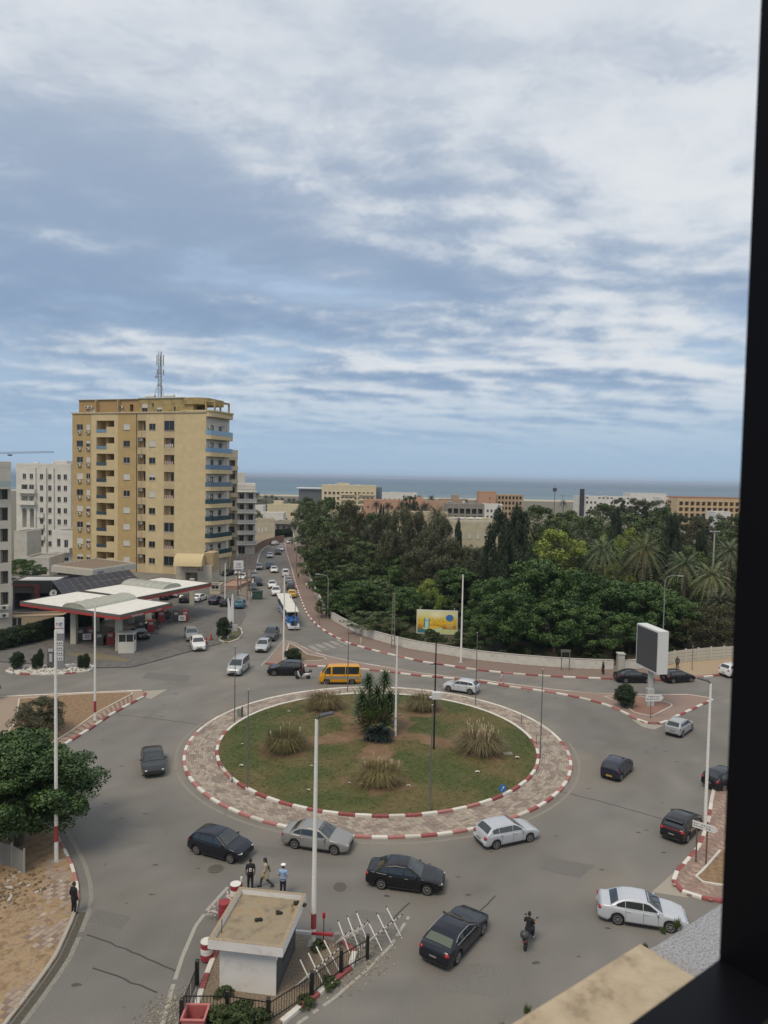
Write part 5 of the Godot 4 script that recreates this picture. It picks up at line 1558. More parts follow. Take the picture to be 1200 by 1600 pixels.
	# large outdoor screen
	o = thing("outdoor_screen", "large white framed outdoor screen on a single leg with a grey blank face", "screen", V(28.88, 0, -75.05), 0.0)
	var turn := Basis(Vector3.UP, deg_to_rad(-81))
	m = MB.new()
	m.cbox(V(0, 1.0, 0), V(0.75, 2.0, 0.6), 0.04)
	part("cabinet", m, mat(C(0.40, 0.42, 0.42), 0.5), o)
	m = MB.new()
	m.box(V(0, 3.1, 0), V(0.5, 2.4, 0.35))
	part("leg", m, mat(C(0.42, 0.43, 0.42), 0.5), o)
	m = MB.new()
	m.box(V(0, 6.35, 0), V(4.4, 4.5, 1.15), turn)
	var frame := part("housing", m, mat(C(0.60, 0.61, 0.60), 0.45), o)
	m = MB.new()
	m.box(turn * V(0, 0, 0.585) + V(0, 6.35, 0), V(4.1, 4.15, 0.03), turn)
	part("screen_face", m, nmat([C(0.055, 0.058, 0.062), C(0.075, 0.078, 0.083)], 2.0, 0.5, 0.01, 0.0), frame)
	o = thing("direction_sign", "white arrow-shaped direction sign in front of the screen cabinet", "road sign", V(27.41, 0, -70.94), 0.1)
	m = MB.new()
	m.cyl(Vector3.ZERO, V(0, 2.6, 0), 0.04, 0.04, 8)
	part("post", m, mat(C(0.12, 0.12, 0.12), 0.6), o)
	arrow_board(o, V(0.35, 2.25, 0.06), 1.9, 0.72, 0.0)
	o = thing("direction_sign", "pale arrow-shaped direction sign on two posts by the right lamp post", "road sign", V(20.37, 0, -43.56), deg_to_rad(-40))
	for s in [-0.3, 0.3]:
		m = MB.new()
		m.cyl(V(s, 0, 0.05), V(s, 2.9, 0.05), 0.05, 0.05, 8)
		part("post", m, mat(C(0.14, 0.08, 0.07), 0.6), o)
	arrow_board(o, V(0.2, 2.6, 0.16), 1.5, 0.42, 0.0)
	# the advertising billboard behind the wall
	o = thing("billboard", "billboard behind the park wall with a yellow field and a blue badge", "billboard", V(8.47, -1.99, -108) * V(1, 0, 1), -0.1)
	var bp: Vector3 = V(8.38, 1.98, -108)
	for s in [-2.6, 2.6]:
		m = MB.new()
		m.bar(V(s, 0, -0.15), V(s, bp.y + 2.2, -0.15), 0.16)
		part("post", m, mat(C(0.25, 0.25, 0.24), 0.6), o)
	m = MB.new()
	m.cbox(V(0, bp.y, 0), V(6.3, 3.7, 0.16), 0.03)
	part("panel", m, mat(C(0.62, 0.62, 0.56), 0.6), o)
	var im := Image.create(240, 136, false, Image.FORMAT_RGB8)
	var fn := FastNoiseLite.new()
	fn.frequency = 0.05
	for y in 136:
		for x in 240:
			var t := y / 136.0
			var c := Color(0.88, 0.86, 0.66).lerp(Color(0.88, 0.72, 0.20), smoothstep(0.12, 0.5, t)).lerp(Color(0.66, 0.44, 0.12), smoothstep(0.5, 0.82, t))
			c = c * (1.0 + 0.25 * fn.get_noise_2d(x * 2.0, y * 0.7) * smoothstep(0.2, 0.5, t))
			c = c.lerp(Color(0.98, 0.95, 0.80), exp(-pow((x - 115.0) / 34.0, 2) - pow((y - 22.0) / 20.0, 2)) * 0.8)
			if y > 112 - maxf(0, (x - 60)) * 0.02 : c = Color(0.80, 0.84, 0.60) if x > 70 else Color(0.25, 0.50, 0.52)
			if U((x - 92) / 62.0, (y - 104) / 15.0).length() < 1.0 and y > 100: c = Color(0.72, 0.86, 0.82)
			if U((x - 92) / 54.0, (y - 100) / 10.0).length() < 1.0: c = Color(0.90, 0.76, 0.25)
			if U((x - 196) / 24.0, (y - 40) / 21.0).length() < 1.0: c = Color(0.22, 0.47, 0.72)
			if x > 38 and x < 74 and y > 44 and y < 104: c = Color(0.74, 0.86, 0.78) if x > 46 and x < 68 else Color(0.22, 0.52, 0.62)
			if x > 50 and x < 62 and y > 56 and y < 62: c = Color(0.2, 0.35, 0.6)
			for row in 4:
				if x > 170 + row * 3 and x < 218 and y > 72 + row * 9 and y < 77 + row * 9 and (x * 7 + row * 5) % 11 > 2: c = Color(0.93, 0.86, 0.62)
			im.set_pixel(x, y, c)
	var pm := StandardMaterial3D.new()
	pm.albedo_texture = ImageTexture.create_from_image(im)
	pm.roughness = 0.6
	var quad := QuadMesh.new()
	quad.size = U(6.0, 3.42)
	part("poster", quad, pm, o).position = V(0, bp.y, 0.085)
	# park wall and fences
	wall_line("park_wall", "long white plastered wall along the park with hanging greenery", [U(-35.81, -280.36), U(-28.27, -231.54), U(-22.09, -194.33), U(-16.66, -161.26), U(-12.49, -137.07), U(-9.02, -119.73), U(-3.98, -108.24), U(-1.54, -104.33), U(1.47, -100.94), U(3.96, -98.48), U(9.06, -95.29), U(12.44, -93.18), U(18.57, -91.05), U(25.26, -89.68), U(29.61, -89.48)], 1.3)
	o = thing("gate_pillar", "square white gate pillar at the end of the park wall", "pillar", V(30.45, 0, -89.29))
	m = MB.new()
	m.cbox(V(0, 1.1, 0), V(0.8, 2.2, 0.8), 0.05)
	part("shaft", m, plaster(C(0.42, 0.41, 0.37)), o)
	m = MB.new()
	m.cbox(V(0, 2.25, 0), V(0.95, 0.14, 0.95), 0.04)
	part("cap", m, plaster(C(0.45, 0.44, 0.4)), o)
	wall_line("park_wall", "short white wall right of the gate pillar behind the parked black cars", [U(30.95, -89.33), U(33.26, -90.1), U(36.7, -91.73)], 1.3)
	o = thing("ribbed_fence", "cream concrete fence of horizontal ribs beyond the sandy pavement", "fence", V(36.93, 0, -91.91))
	var line := resample([U(36.93, -91.91), U(40.13, -93.75), U(43.77, -95.18), U(47.34, -96.3), U(53.14, -98.13)], 2.2)
	for i in line.size() - 1:
		var p0 := v3(line[i]) - o.position
		var p1 := v3(line[i + 1]) - o.position
		m = MB.new()
		m.cbox(p0 + V(0, 0.95, 0), V(0.2, 1.9, 0.2), 0.03)
		part("post", m, mat(C(0.46, 0.44, 0.37), 0.9), o)
		for j in 4:
			m = MB.new()
			m.bar(p0 + V(0, 0.25 + j * 0.44, 0), p1 + V(0, 0.25 + j * 0.44, 0), 0.08, 0.40)
			part("panel", m, plaster(C(0.50, 0.47, 0.40)), o)

func arrow_board(o: Node3D, at: Vector3, w: float, h: float, _t: float):
	var m := MB.new()
	var pts := [U(-w / 2, -h / 2), U(w / 2 - h * 0.45, -h / 2), U(w / 2, 0), U(w / 2 - h * 0.45, h / 2), U(-w / 2, h / 2)]
	var poly := MB.new()
	poly.prism(pts, 0.0, 0.04, true)
	m.add(poly, Transform3D(Basis(Vector3.RIGHT, PI / 2), at))
	part("board", m, mat(C(0.62, 0.62, 0.60), 0.5), o)
	m = MB.new()
	for r in 2:
		for k in 7:
			if rng.randf() < 0.15: continue
			m.box(at + V(-w * 0.42 + k * w * 0.1, h * (0.16 - 0.34 * r), 0.044), V(w * rng.randf_range(0.04, 0.08), h * 0.12, 0.008))
	part("lettering", m, mat(C(0.06, 0.06, 0.06), 0.6), o)

func wall_line(called: String, label: String, pts: Array, h: float):
	var o := thing(called, label, "wall", Vector3.ZERO)
	var line := resample(pts, 1.5)
	var m := MB.new()
	wall_strip(m, line, 0.22, 0.0, h)
	part("wall", m, nmat([C(0.44, 0.425, 0.375), C(0.55, 0.535, 0.49), C(0.57, 0.555, 0.51), C(0.59, 0.575, 0.53)], 7.0, 0.92, 0.012, 0.6), o)
	m = MB.new()
	wall_strip(m, line, 0.30, h, h + 0.06)
	part("coping", m, nmat([C(0.34, 0.32, 0.28), C(0.48, 0.46, 0.42)], 2.0), o)

func build_booth():
	var o := thing("police_booth", "small white police booth with a flat earth covered roof and a raised rim", "booth", Vector3.ZERO)
	# corners of the walls, clockwise from above starting near left
	var nl: Vector2 = U(-7.22, -31.86)
	var nr: Vector2 = U(-4.54, -31.48)
	var dx := (nr - nl).normalized()
	var dz := U(dx.y, -dx.x)
	var w := nl.distance_to(nr)
	var d := 3.4
	o.position = v3(nl, 0.12)
	o.rotation.y = -dx.angle()
	var m := MB.new()
	m.box(V(w / 2, 1.08, -d / 2), V(w, 2.16, d))
	var white := nmat([C(0.58, 0.57, 0.55), C(0.66, 0.65, 0.63), C(0.68, 0.67, 0.65), C(0.69, 0.68, 0.66)], 6.0, 0.9, 0.008, 0.4)
	part("wall", m, white, o)
	m = MB.new()
	m.box(V(w + 0.004, 0.80, -d / 2), V(0.02, 1.6, d - 0.1))
	part("dado", m, mat(C(0.06, 0.065, 0.068), 0.8), o)
	m = MB.new()
	m.box(V(w + 0.012, 1.25, -d * 0.55), V(0.03, 0.75, 1.7))
	part("window", m, mat(C(0.02, 0.023, 0.026), 0.1), o)
	var e := 0.42
	m = MB.new()
	m.box(V(w / 2, 2.21, -d / 2), V(w + 2 * e, 0.1, d + 2 * e))
	part("roof_slab", m, white, o)
	var rim := 0.17
	for q in [[V(w / 2, 2.43, e - rim / 2), V(w + 2 * e, 0.34, rim)], [V(w / 2, 2.43, -d - e + rim / 2), V(w + 2 * e, 0.34, rim)], [V(-e + rim / 2, 2.43, -d / 2), V(rim, 0.34, d + 2 * e - 2 * rim)], [V(w + e - rim / 2, 2.43, -d / 2), V(rim, 0.34, d + 2 * e - 2 * rim)]]:
		m = MB.new()
		m.box(q[0], q[1])
		part("rim", m, white, o)
		m = MB.new()
		m.box(q[0] + V(0, 0.178, 0), q[1] * V(1, 0, 1) + V(-0.004, 0.012, -0.004))
		part("rim_top", m, nmat([C(0.23, 0.17, 0.11), C(0.33, 0.26, 0.18), C(0.38, 0.32, 0.24)], 1.5), o)
	m = MB.new()
	m.box(V(w / 2, 2.30, -d / 2), V(w + 2 * e - 2 * rim, 0.08, d + 2 * e - 2 * rim))
	part("roof_earth", m, nmat([C(0.20, 0.16, 0.105), C(0.265, 0.22, 0.15), C(0.285, 0.24, 0.165), C(0.31, 0.20, 0.11)], 9.0, 0.95, 0.012, 1.2), o)
	var k := 0
	for q in [V(1.3, 2.36, -1.7), V(2.1, 2.36, -2.4), V(2.75, 2.36, -3.3), V(3.15, 2.36, -3.2)]:
		m = MB.new()
		for i in 5: m.blob(V(rng.randf_range(-0.12, 0.12), 0.04, rng.randf_range(-0.08, 0.08)), V(0.11, 0.07, 0.09), 6)
		var r := part("rag", m, mat(C(0.02, 0.018, 0.016), 0.9))
		r.position = o.transform * q
		tag(r, ["black rag in the middle of the booth roof nearer the camera", "black rag in the middle of the booth roof farther back", "left black rag in the back corner of the booth roof", "right black rag in the back corner of the booth roof"][k], "rag")
		k += 1
	m = MB.new()
	for i in 9:
		var a := V(rng.randf_range(2.5, 3.1), 2.36, rng.randf_range(-3.2, -2.6))
		m.bar(a, a + V(rng.randf_range(-0.3, 0.3), 0.04, rng.randf_range(-0.35, 0.35)), 0.02)
	var tw := part("twigs", m, mat(C(0.16, 0.11, 0.06), 0.9))
	tw.transform = o.transform
	tag(tw, "loose dry twigs beside the rags on the booth roof", "twigs")
	m = MB.new()
	m.bar(V(-0.1, 2.34, -0.5), V(-0.1, 3.0, -0.5), 0.03)
	part("antenna", m, mat(C(0.06, 0.05, 0.04), 0.7), o)
	drum("red and white drum standing at the far left corner of the booth", V(-7.96, 0, -38.93), 0.1, [0, 1, 0])
	drum("plain red drum beside the left wall of the booth", V(-8.21, 0, -37.18), 0.1, [0])
	drum("drum of red and white bands with a white lid at the near left fence", V(-8.34, 0, -33.97), 0.1, [0, 1, 0])
	# small red and white posts beside the drum, boom and beacon
	o = thing("beacon_post", "thin post with a red beacon on top beside the boom barrier", "beacon", V(-2.67, 0, -35.19))
	m = MB.new()
	m.cyl(Vector3.ZERO, V(0, 0.32, 0), 0.11, 0.11, 10)
	part("foot", m, mat(C(0.28, 0.03, 0.035), 0.6), o)
	m = MB.new()
	m.cyl(V(0, 0.32, 0), V(0, 1.5, 0), 0.03, 0.03, 8)
	part("stem", m, mat(C(0.10, 0.06, 0.06), 0.6), o)
	m = MB.new()
	m.cyl(V(0, 1.5, 0), V(0, 1.76, 0), 0.085, 0.075, 10)
	part("beacon", m, mat(C(0.38, 0.02, 0.03), 0.4), o)
	o = thing("boom_barrier", "low white and red boom beside the booth window", "barrier", V(-4.28, 0, -35.14))
	m = MB.new()
	m.bar(V(-0.2, 0.8, 0), V(1.0, 0.75, 0.05), 0.14)
	part("arm", m, mat(C(0.6, 0.6, 0.58), 0.6), o)
	m = MB.new()
	m.bar(V(1.0, 0.75, 0.05), V(2.1, 0.70, 0.1), 0.13)
	part("red_arm", m, mat(C(0.30, 0.03, 0.04), 0.6), o)
	m = MB.new()
	m.box(V(2.3, 0.4, 0.1), V(0.25, 0.8, 0.25))
	part("rest", m, mat(C(0.2, 0.19, 0.18), 0.7), o)
	o = thing("bench", "pale concrete bench behind the booth near the people", "bench", V(-5.79, 0, -38.94), -0.1)
	m = MB.new()
	m.cbox(V(0, 0.45, 0), V(1.4, 0.1, 0.45), 0.02)
	part("seat", m, mat(C(0.33, 0.30, 0.25), 0.9), o)
	for s in [-0.5, 0.5]:
		m = MB.new()
		m.box(V(s, 0.2, 0), V(0.15, 0.4, 0.4))
		part("leg", m, mat(C(0.30, 0.27, 0.23), 0.9), o)
	o = thing("striped_post", "thin red and white post beside the far drum", "post", V(-7.72, 0, -39.36))
	for i in 4:
		m = MB.new()
		m.cyl(V(0, 0.28 * i, 0), V(0, 0.28 * (i + 1), 0), 0.06, 0.06, 10)
		part("band", m, mat(C(0.30, 0.035, 0.05) if i % 2 == 0 else C(0.66, 0.65, 0.62), 0.6), o)
	m = MB.new()
	for i in 16:
		var a := V(rng.randf_range(-0.5, 0.5), 0.05 + rng.randf() * 0.25, rng.randf_range(-1.1, 1.1))
		m.bar(a, a + V(rng.randf_range(-0.5, 0.5), rng.randf_range(0.0, 0.3), rng.randf_range(-0.3, 0.3)), 0.07)
	var heap := part("scrap_heap", m, mat(C(0.52, 0.45, 0.43), 0.7))
	heap.position = V(-8.36, 0, -38.14) + V(0, 0.1, 0)
	tag(heap, "heap of broken white barrier bars between the two left drums", "scrap")
	tripod_row("row of white spiked crossbars right of the last fence post", V(-0.28, 0, -34.77), V(0.93, 0, -36.27), 6)
	tripod_row("white spiked crossbars behind the iron fence near the lamp pole", V(-1.84, 0, -34.73), V(-0.7, 0, -35.7), 6)
	tripod_row("low row of white spiked crossbars between booth and iron fence", V(-3.32, 0, -31.88), V(-2.14, 0, -33.55), 8)
	railing("iron fence panel running down the left side of the booth", [U(-8.33, -32.12), U(-8.34, -31.06), U(-8.35, -29.67)], 0.12, [0, 2])
	railing("iron fence panel across the bottom in front of the booth", [U(-8.43, -30.15), U(-6.49, -30.2), U(-4.63, -29.88)], 0.12, [1])
	railing("long iron fence panel along the right kerb of the booth island", [U(-4.62, -29.8), U(-2.9, -31.52), U(-1.64, -33.07), U(-0.4, -34.19)], 0.12, [0, 1, 2, 3])
	o = thing("planter", "faded pink plastic bin at the bottom fence corner", "bin", V(-7.72, 0, -29.51))
	m = MB.new()
	for q in [[V(0, 0.4, 0.42), V(0.95, 0.8, 0.05)], [V(0, 0.4, -0.42), V(0.95, 0.8, 0.05)], [V(0.45, 0.4, 0), V(0.05, 0.8, 0.8)], [V(-0.45, 0.4, 0), V(0.05, 0.8, 0.8)], [V(0, 0.1, 0), V(0.85, 0.05, 0.8)]]: m.box(q[0], q[1])
	part("tub", m, mat(C(0.42, 0.12, 0.12), 0.7), o)
	m = MB.new()
	for q in [[V(0, 0.82, 0.45), V(1.05, 0.05, 0.1)], [V(0, 0.82, -0.45), V(1.05, 0.05, 0.1)], [V(0.49, 0.82, 0), V(0.08, 0.05, 0.8)], [V(-0.49, 0.82, 0), V(0.08, 0.05, 0.8)]]: m.box(q[0], q[1])
	part("lip", m, mat(C(0.46, 0.16, 0.15), 0.7), o)
	# bottom left: sheet metal fence and rubble
	o = thing("sheet_fence", "leaning fence of grey corrugated sheets at the left edge under the ficus", "fence", V(-20.86, 0, -40.86))
	var a: Vector3 = V(-20.92, 0, -41) - o.position
	for q in [[V(-22.93, 0, -42.04) - o.position, V(-22.02, 0, -41.72) - o.position], [V(-22.01, 0, -41.72) - o.position, a], [V(-24.48, 0, -42.71) - o.position, V(-22.93, 0, -42.04) - o.position]]:
		var rows := []
		for j in 2:
			var line := []
			for i in 25:
				var p: Vector3 = q[0].lerp(q[1], i / 24.0)
				line.append(p + V(0.03 * (i % 2), 0.1 + 1.35 * j, 0.03 * (i % 2)))
			rows.append(line)
		m = MB.new()
		m.grid(rows)
		part("sheet", m, nmat([C(0.16, 0.16, 0.155), C(0.26, 0.26, 0.25), C(0.20, 0.17, 0.14)], 2.0, 0.6, 0.02, 0.0), o)
	for q in [a, V(-22.02, 0, -41.72) - o.position]:
		m = MB.new()
		m.bar(q, q + V(0, 1.65, 0), 0.08)
		part("post", m, mat(C(0.3, 0.29, 0.27), 0.8), o)
	var where := []
	var tints := []
	for i in 200:
		var p: Vector2 = U(-20.98, -39.24) + U(rng.randfn(0, 1.0), rng.randfn(0, 1.1))
		where.append(Transform3D(Basis(V(rng.randf(), rng.randf(), 0.3).normalized(), rng.randf() * TAU).scaled(Vector3.ONE * rng.randf_range(0.15, 0.85)), v3(p, 0.15)))
		tints.append([C(0.26, 0.21, 0.15), C(0.20, 0.14, 0.085), C(0.12, 0.085, 0.055), C(0.17, 0.12, 0.075), C(0.42, 0.40, 0.36)][rng.randi() % 5])
	var stone := MB.new()
	stone.cbox(Vector3.ZERO, V(0.28, 0.2, 0.22), 0.05)
	var rub := stuff("rubble", stone.mesh(), vmat(0.95), where, tints, self)
	tag(rub, "heap of rubble and earth below the sheet fence at the left edge", "rubble", "", "stuff")

# ---------------------------------------------------------------- plants
func leaf(m: MB, at: Vector3, out: Vector3, s: float, c: Color, r: RandomNumberGenerator, narrow := 0.5):
	var d := V(r.randf_range(-1, 1), r.randf_range(-1, 1), r.randf_range(-1, 1)).normalized()
	var f := (d + out * 0.7).normalized()
	var x := f.cross(V(r.randf_range(-1, 1), r.randf_range(-1, 1), r.randf_range(-1, 1))).normalized()
	var n := (x.cross(f))
	if n.dot(out) < 0: n = -n
	n = (n * 0.7 + out * 0.6).normalized()
	var a := at - f * s * 0.5
	var b := at + f * s * 0.5
	var e := x * s * narrow * 0.5
	m.col = c
	var flip: bool = (at + e - a).cross(b - a).dot(n) < 0
	var q := [a, at + e, b, a, b, at - e] if flip else [a, b, at + e, a, at - e, b]
	for p in q: m.p(p, n)

# crown: lobes of leaves spread over an ellipsoid of unit height standing on y = 0; how: width, lobes, leaves a lobe, lobe size, leaf size, colours
func crown_mesh(how: Dictionary) -> ArrayMesh:
	var r := RandomNumberGenerator.new()
	r.seed = how.seed
	var m := MB.new()
	var lobes := []
	var shape: String = how.get("shape", "round")
	for i in how.lobes:
		var t := TAU * r.randf()
		var y := r.randf()
		var rad := 0.0
		match shape:
			"round":
				var v := r.randf_range(-0.75, 1.0)
				y = 0.5 + 0.42 * v
				rad = sqrt(maxf(0.0, 1.0 - v * v)) * 0.5
				rad *= r.randf_range(0.55, 1.0) if r.randf() < 0.8 else r.randf_range(0.0, 0.6)
			"spire":
				y = pow(r.randf(), 1.25) * 0.97
				rad = 0.5 * minf(1.0, 1.35 * pow(1.0 - y, 0.62)) * minf(1.0, 0.45 + y * 4.0) * r.randf_range(0.55, 1.0)
			"feather":
				y = r.randf_range(0.08, 1.0)
				rad = 0.5 * pow(1.0 - y, 0.32) * r.randf_range(0.25, 1.0)
			"flat":
				y = 0.45 + r.randf() * 0.45
				rad = 0.5 * sqrt(r.randf()) * (1.0 - pow((y - 0.55) * 1.5, 2.0))
		lobes.append([V(cos(t) * rad * how.w, y, sin(t) * rad * how.w), how.lobe * r.randf_range(0.6, 1.25), r.randf()])
	var c0: Color = how.dark
	var c1: Color = how.light
	for q in lobes:
		var k: float = q[2]
		for i in how.leaves:
			var d := V(r.randfn(0, 1), r.randfn(0, 1), r.randfn(0, 1)).normalized()
			if d.y < -0.3 and r.randf() < 0.6: d.y = -d.y
			var p: Vector3 = q[0] + d * q[1] * V(1.0, how.get("squash", 0.8), 1.0) * pow(r.randf(), 0.35)
			if p.y < 0.0: continue
			var c := c0.lerp(c1, clampf(k * 0.6 + r.randf() * 0.5, 0.0, 1.0)) * r.randf_range(0.75, 1.2)
			leaf(m, p, d, how.leaf * r.randf_range(0.6, 1.3), c, r, how.get("narrow", 0.55))
	return m.mesh()

func trunk_mesh(seed_: int, r0: float, top: float, spread: float, limbs: int) -> ArrayMesh:   # unit height
	var r := RandomNumberGenerator.new()
	r.seed = seed_
	var m := MB.new()
	var fork := V(r.randf_range(-0.03, 0.03), top * 0.45, r.randf_range(-0.03, 0.03))
	m.path([V(0, -0.02, 0), V(fork.x * 0.3, top * 0.2, 0), fork], [r0 * 1.3, r0, r0 * 0.8])
	for i in limbs:
		var t := TAU * (i + r.randf() * 0.6) / limbs
		var d := V(cos(t), 0, sin(t)) * spread * r.randf_range(0.4, 0.9)
		var e := fork + d + V(0, (top - fork.y) * r.randf_range(0.55, 1.0), 0)
		m.path([fork, fork.lerp(e, 0.5) + d * 0.12, e], [r0 * 0.6, r0 * 0.42, r0 * 0.16], 5)
	return m.mesh()

var kinds := {}
func tree_kind(kind: String) -> Array:   # [crown, trunk, natural width / height]
	if kinds.has(kind): return kinds[kind]
	var h := {}
	match kind:
		"ficus": h = {"lobes": 90, "leaves": 190, "lobe": 0.085, "leaf": 0.030, "dark": C(0.020, 0.052, 0.014), "light": C(0.078, 0.148, 0.034), "w": 1.0}
		"ficus2": h = {"lobes": 80, "leaves": 200, "lobe": 0.10, "leaf": 0.032, "dark": C(0.024, 0.058, 0.016), "light": C(0.092, 0.162, 0.038), "w": 1.0}
		"broad": h = {"lobes": 70, "leaves": 150, "lobe": 0.10, "leaf": 0.034, "dark": C(0.038, 0.064, 0.022), "light": C(0.102, 0.142, 0.044), "w": 1.0}
		"olive": h = {"lobes": 60, "leaves": 150, "lobe": 0.11, "leaf": 0.034, "dark": C(0.036, 0.036, 0.015), "light": C(0.085, 0.078, 0.028), "w": 1.0, "narrow": 0.4}
		"lime": h = {"lobes": 60, "leaves": 170, "lobe": 0.10, "leaf": 0.032, "dark": C(0.12, 0.165, 0.03), "light": C(0.27, 0.33, 0.06), "w": 1.0}
		"pine": h = {"lobes": 80, "leaves": 130, "lobe": 0.075, "leaf": 0.040, "dark": C(0.028, 0.042, 0.020), "light": C(0.068, 0.080, 0.038), "w": 1.0, "shape": "flat", "narrow": 0.3}
		"casuarina": h = {"lobes": 130, "leaves": 130, "lobe": 0.075, "leaf": 0.045, "dark": C(0.042, 0.052, 0.027), "light": C(0.105, 0.112, 0.056), "w": 1.0, "shape": "feather", "narrow": 0.22, "squash": 1.5}
		"cypress": h = {"lobes": 170, "leaves": 130, "lobe": 0.07, "leaf": 0.034, "dark": C(0.015, 0.028, 0.014), "light": C(0.036, 0.058, 0.024), "w": 1.0, "shape": "spire", "narrow": 0.35, "squash": 1.6}
		"bush": h = {"lobes": 40, "leaves": 120, "lobe": 0.14, "leaf": 0.075, "dark": C(0.030, 0.050, 0.015), "light": C(0.065, 0.095, 0.028), "w": 1.0}
		"clipped": h = {"lobes": 110, "leaves": 150, "lobe": 0.15, "leaf": 0.05, "dark": C(0.014, 0.030, 0.011), "light": C(0.032, 0.058, 0.018), "w": 0.85}
		"wispy": h = {"lobes": 90, "leaves": 90, "lobe": 0.10, "leaf": 0.075, "dark": C(0.040, 0.044, 0.022), "light": C(0.085, 0.088, 0.045), "w": 1.0, "narrow": 0.16, "squash": 1.2}
	h.seed = kinds.size() * 17 + 5
	var bare: float = {"ficus": 0.5, "ficus2": 0.5, "broad": 0.55, "pine": 0.75, "lime": 0.6, "olive": 0.6, "cypress": 0.5, "casuarina": 0.9}.get(kind, 0.5)
	kinds[kind] = [crown_mesh(h), trunk_mesh(h.seed, 0.022 if kind != "bush" else 0.03, bare, 0.28, 5 if kind not in ["cypress", "casuarina"] else 2)]
	return kinds[kind]

func tree(kind: String, label: String, at: Vector3, h: float, w: float, group := "", called := "tree", base := 0.0) -> Node3D:
	var k := tree_kind(kind)
	var o := thing(called, label, "tree" if called.ends_with("tree") else "shrub", at, rng.randf() * TAU, group)
	part("trunk", k[1], mat(C(0.085, 0.066, 0.048), 0.95), o).scale = V(w * 0.55 + h * 0.45, h, w * 0.55 + h * 0.45)
	var c := part("crown", k[0], vmat(0.62, 0.12), o)
	c.scale = V(w, h * (1.0 - base), w)
	c.position.y = h * base
	return o

func frond(m: MB, base: Vector3, d: Vector3, length: float, rise: float, droop: float, c: Color, r: RandomNumberGenerator, n := 26, leafl := 0.5):
	var side := d.cross(Vector3.UP).normalized()
	var last := base
	for i in range(1, n + 1):
		var t := i / float(n)
		var p := base + d * length * t + Vector3.UP * (rise * t - droop * t * t)
		var dir := (p - last).normalized()
		m.col = c * 1.2
		m.bar(last, p, 0.05 * (1.1 - t))
		var l := leafl * sin(PI * clampf(t * 0.9 + 0.12, 0.0, 1.0))
		for s in [-1.0, 1.0]:
			m.col = c * r.randf_range(0.7, 1.3)
			var tip: Vector3 = p + (side * s * 0.85 + dir * 0.55 + Vector3.UP * r.randf_range(-0.45, 0.25)).normalized() * l
			var e := dir * 0.05
			if s > 0: m.tri(p - e, p + e, tip)
			else: m.tri(p + e, p - e, tip)
		last = p

func palm(label: String, at: Vector3, h: float, w: float, dates: bool, c: Color, skirt := 0.3, group := "") -> Node3D:
	var o := thing("palm_tree", label, "palm", at, rng.randf() * TAU, group)
	var m := MB.new()
	var stem := h - w * 0.22
	m.path([V(0, -0.1, 0), V(0.08, stem * 0.5, 0), V(0.05, stem, 0)], [0.34, 0.28, 0.32], 9)
	part("trunk", m, nmat([C(0.07, 0.05, 0.035), C(0.13, 0.10, 0.07)], 0.6, 0.95, 0.04), o)
	var key := "palm %.1f %s %.1f" % [w, c, skirt]
	if not cache.has(key):
		var f := MB.new()
		var r := RandomNumberGenerator.new()
		r.seed = 91
		for i in 58:
			var t := i * 2.39996
			var k := i / 57.0
			var up := lerpf(1.25, -0.35 - skirt, k)
			var d := V(cos(t), 0, sin(t))
			frond(f, d * 0.15, d, w * 0.5 * lerpf(0.55, 1.0, minf(1.0, k * 2.2)) * r.randf_range(0.85, 1.05), w * 0.36 * up, w * 0.30 * lerpf(0.5, 1.4, k), c.lerp(C(0.14, 0.11, 0.05), maxf(0.0, k - 0.82) * 3.0), r, 22, w * 0.085)
		cache[key] = f.mesh()
	part("fronds", cache[key], vmat(0.6, 0.05), o).position = V(0.05, stem, 0)
	if dates:
		for i in 7:
			var b := MB.new()
			var t := TAU * i / 7.0
			for j in 26: b.blob(V(cos(t), 0, sin(t)) * rng.randf_range(0.35, 0.95) + V(rng.randfn(0, 0.15), -0.35 - rng.randf() * 0.7, rng.randfn(0, 0.15)), Vector3.ONE * 0.13, 6)
			part("date_cluster", b, mat(C(0.42, 0.15, 0.025), 0.6), o).position = V(0.05, stem, 0)
	return o

func tall_grass(label: String, at: Vector3, w: float, h: float, c0: Color, c1: Color, plumes: int):
	var o := thing("grass_clump", label, "ornamental grass", at, 0.0)
	var m := MB.new()
	for i in 1900:
		var t := rng.randf() * TAU
		var r0 := sqrt(rng.randf()) * w * 0.34
		var d := V(cos(t), 0, sin(t))
		if rng.randf() < 0.3: t += rng.randf() * 2.0
		var l := h * rng.randf_range(0.45, 1.12)
		var reach := w * 0.5 * rng.randf_range(0.25, 1.0)
		var side := V(-d.z, 0, d.x) * 0.017
		m.col = c0.lerp(c1, rng.randf()) * rng.randf_range(0.75, 1.2)
		var a := d * r0
		var b := d * (r0 + reach * 0.35) + V(0, l * 0.8, 0)
		var e := d * (r0 + reach) + V(0, l * rng.randf_range(0.2, 0.85), 0)
		m.quad(a - side, a + side, b + side * 0.8, b - side * 0.8)
		m.tri(b - side * 0.8, b + side * 0.8, e)
	part("blades", m, vmat(0.8, 0.04), o)
	if plumes:
		m = MB.new()
		for i in plumes:
			var t := rng.randf() * TAU
			var a := V(cos(t), 0, sin(t)) * rng.randf() * w * 0.3
			var b := a * 1.6 + V(0, h * rng.randf_range(1.0, 1.4), 0)
			m.col = C(0.30, 0.23, 0.14)
			m.bar(a, b, 0.02)
			m.col = C(0.42, 0.34, 0.23) * rng.randf_range(0.8, 1.1)
			m.blob(b, V(0.05, 0.2, 0.05), 6)
		part("plumes", m, vmat(0.9), o)

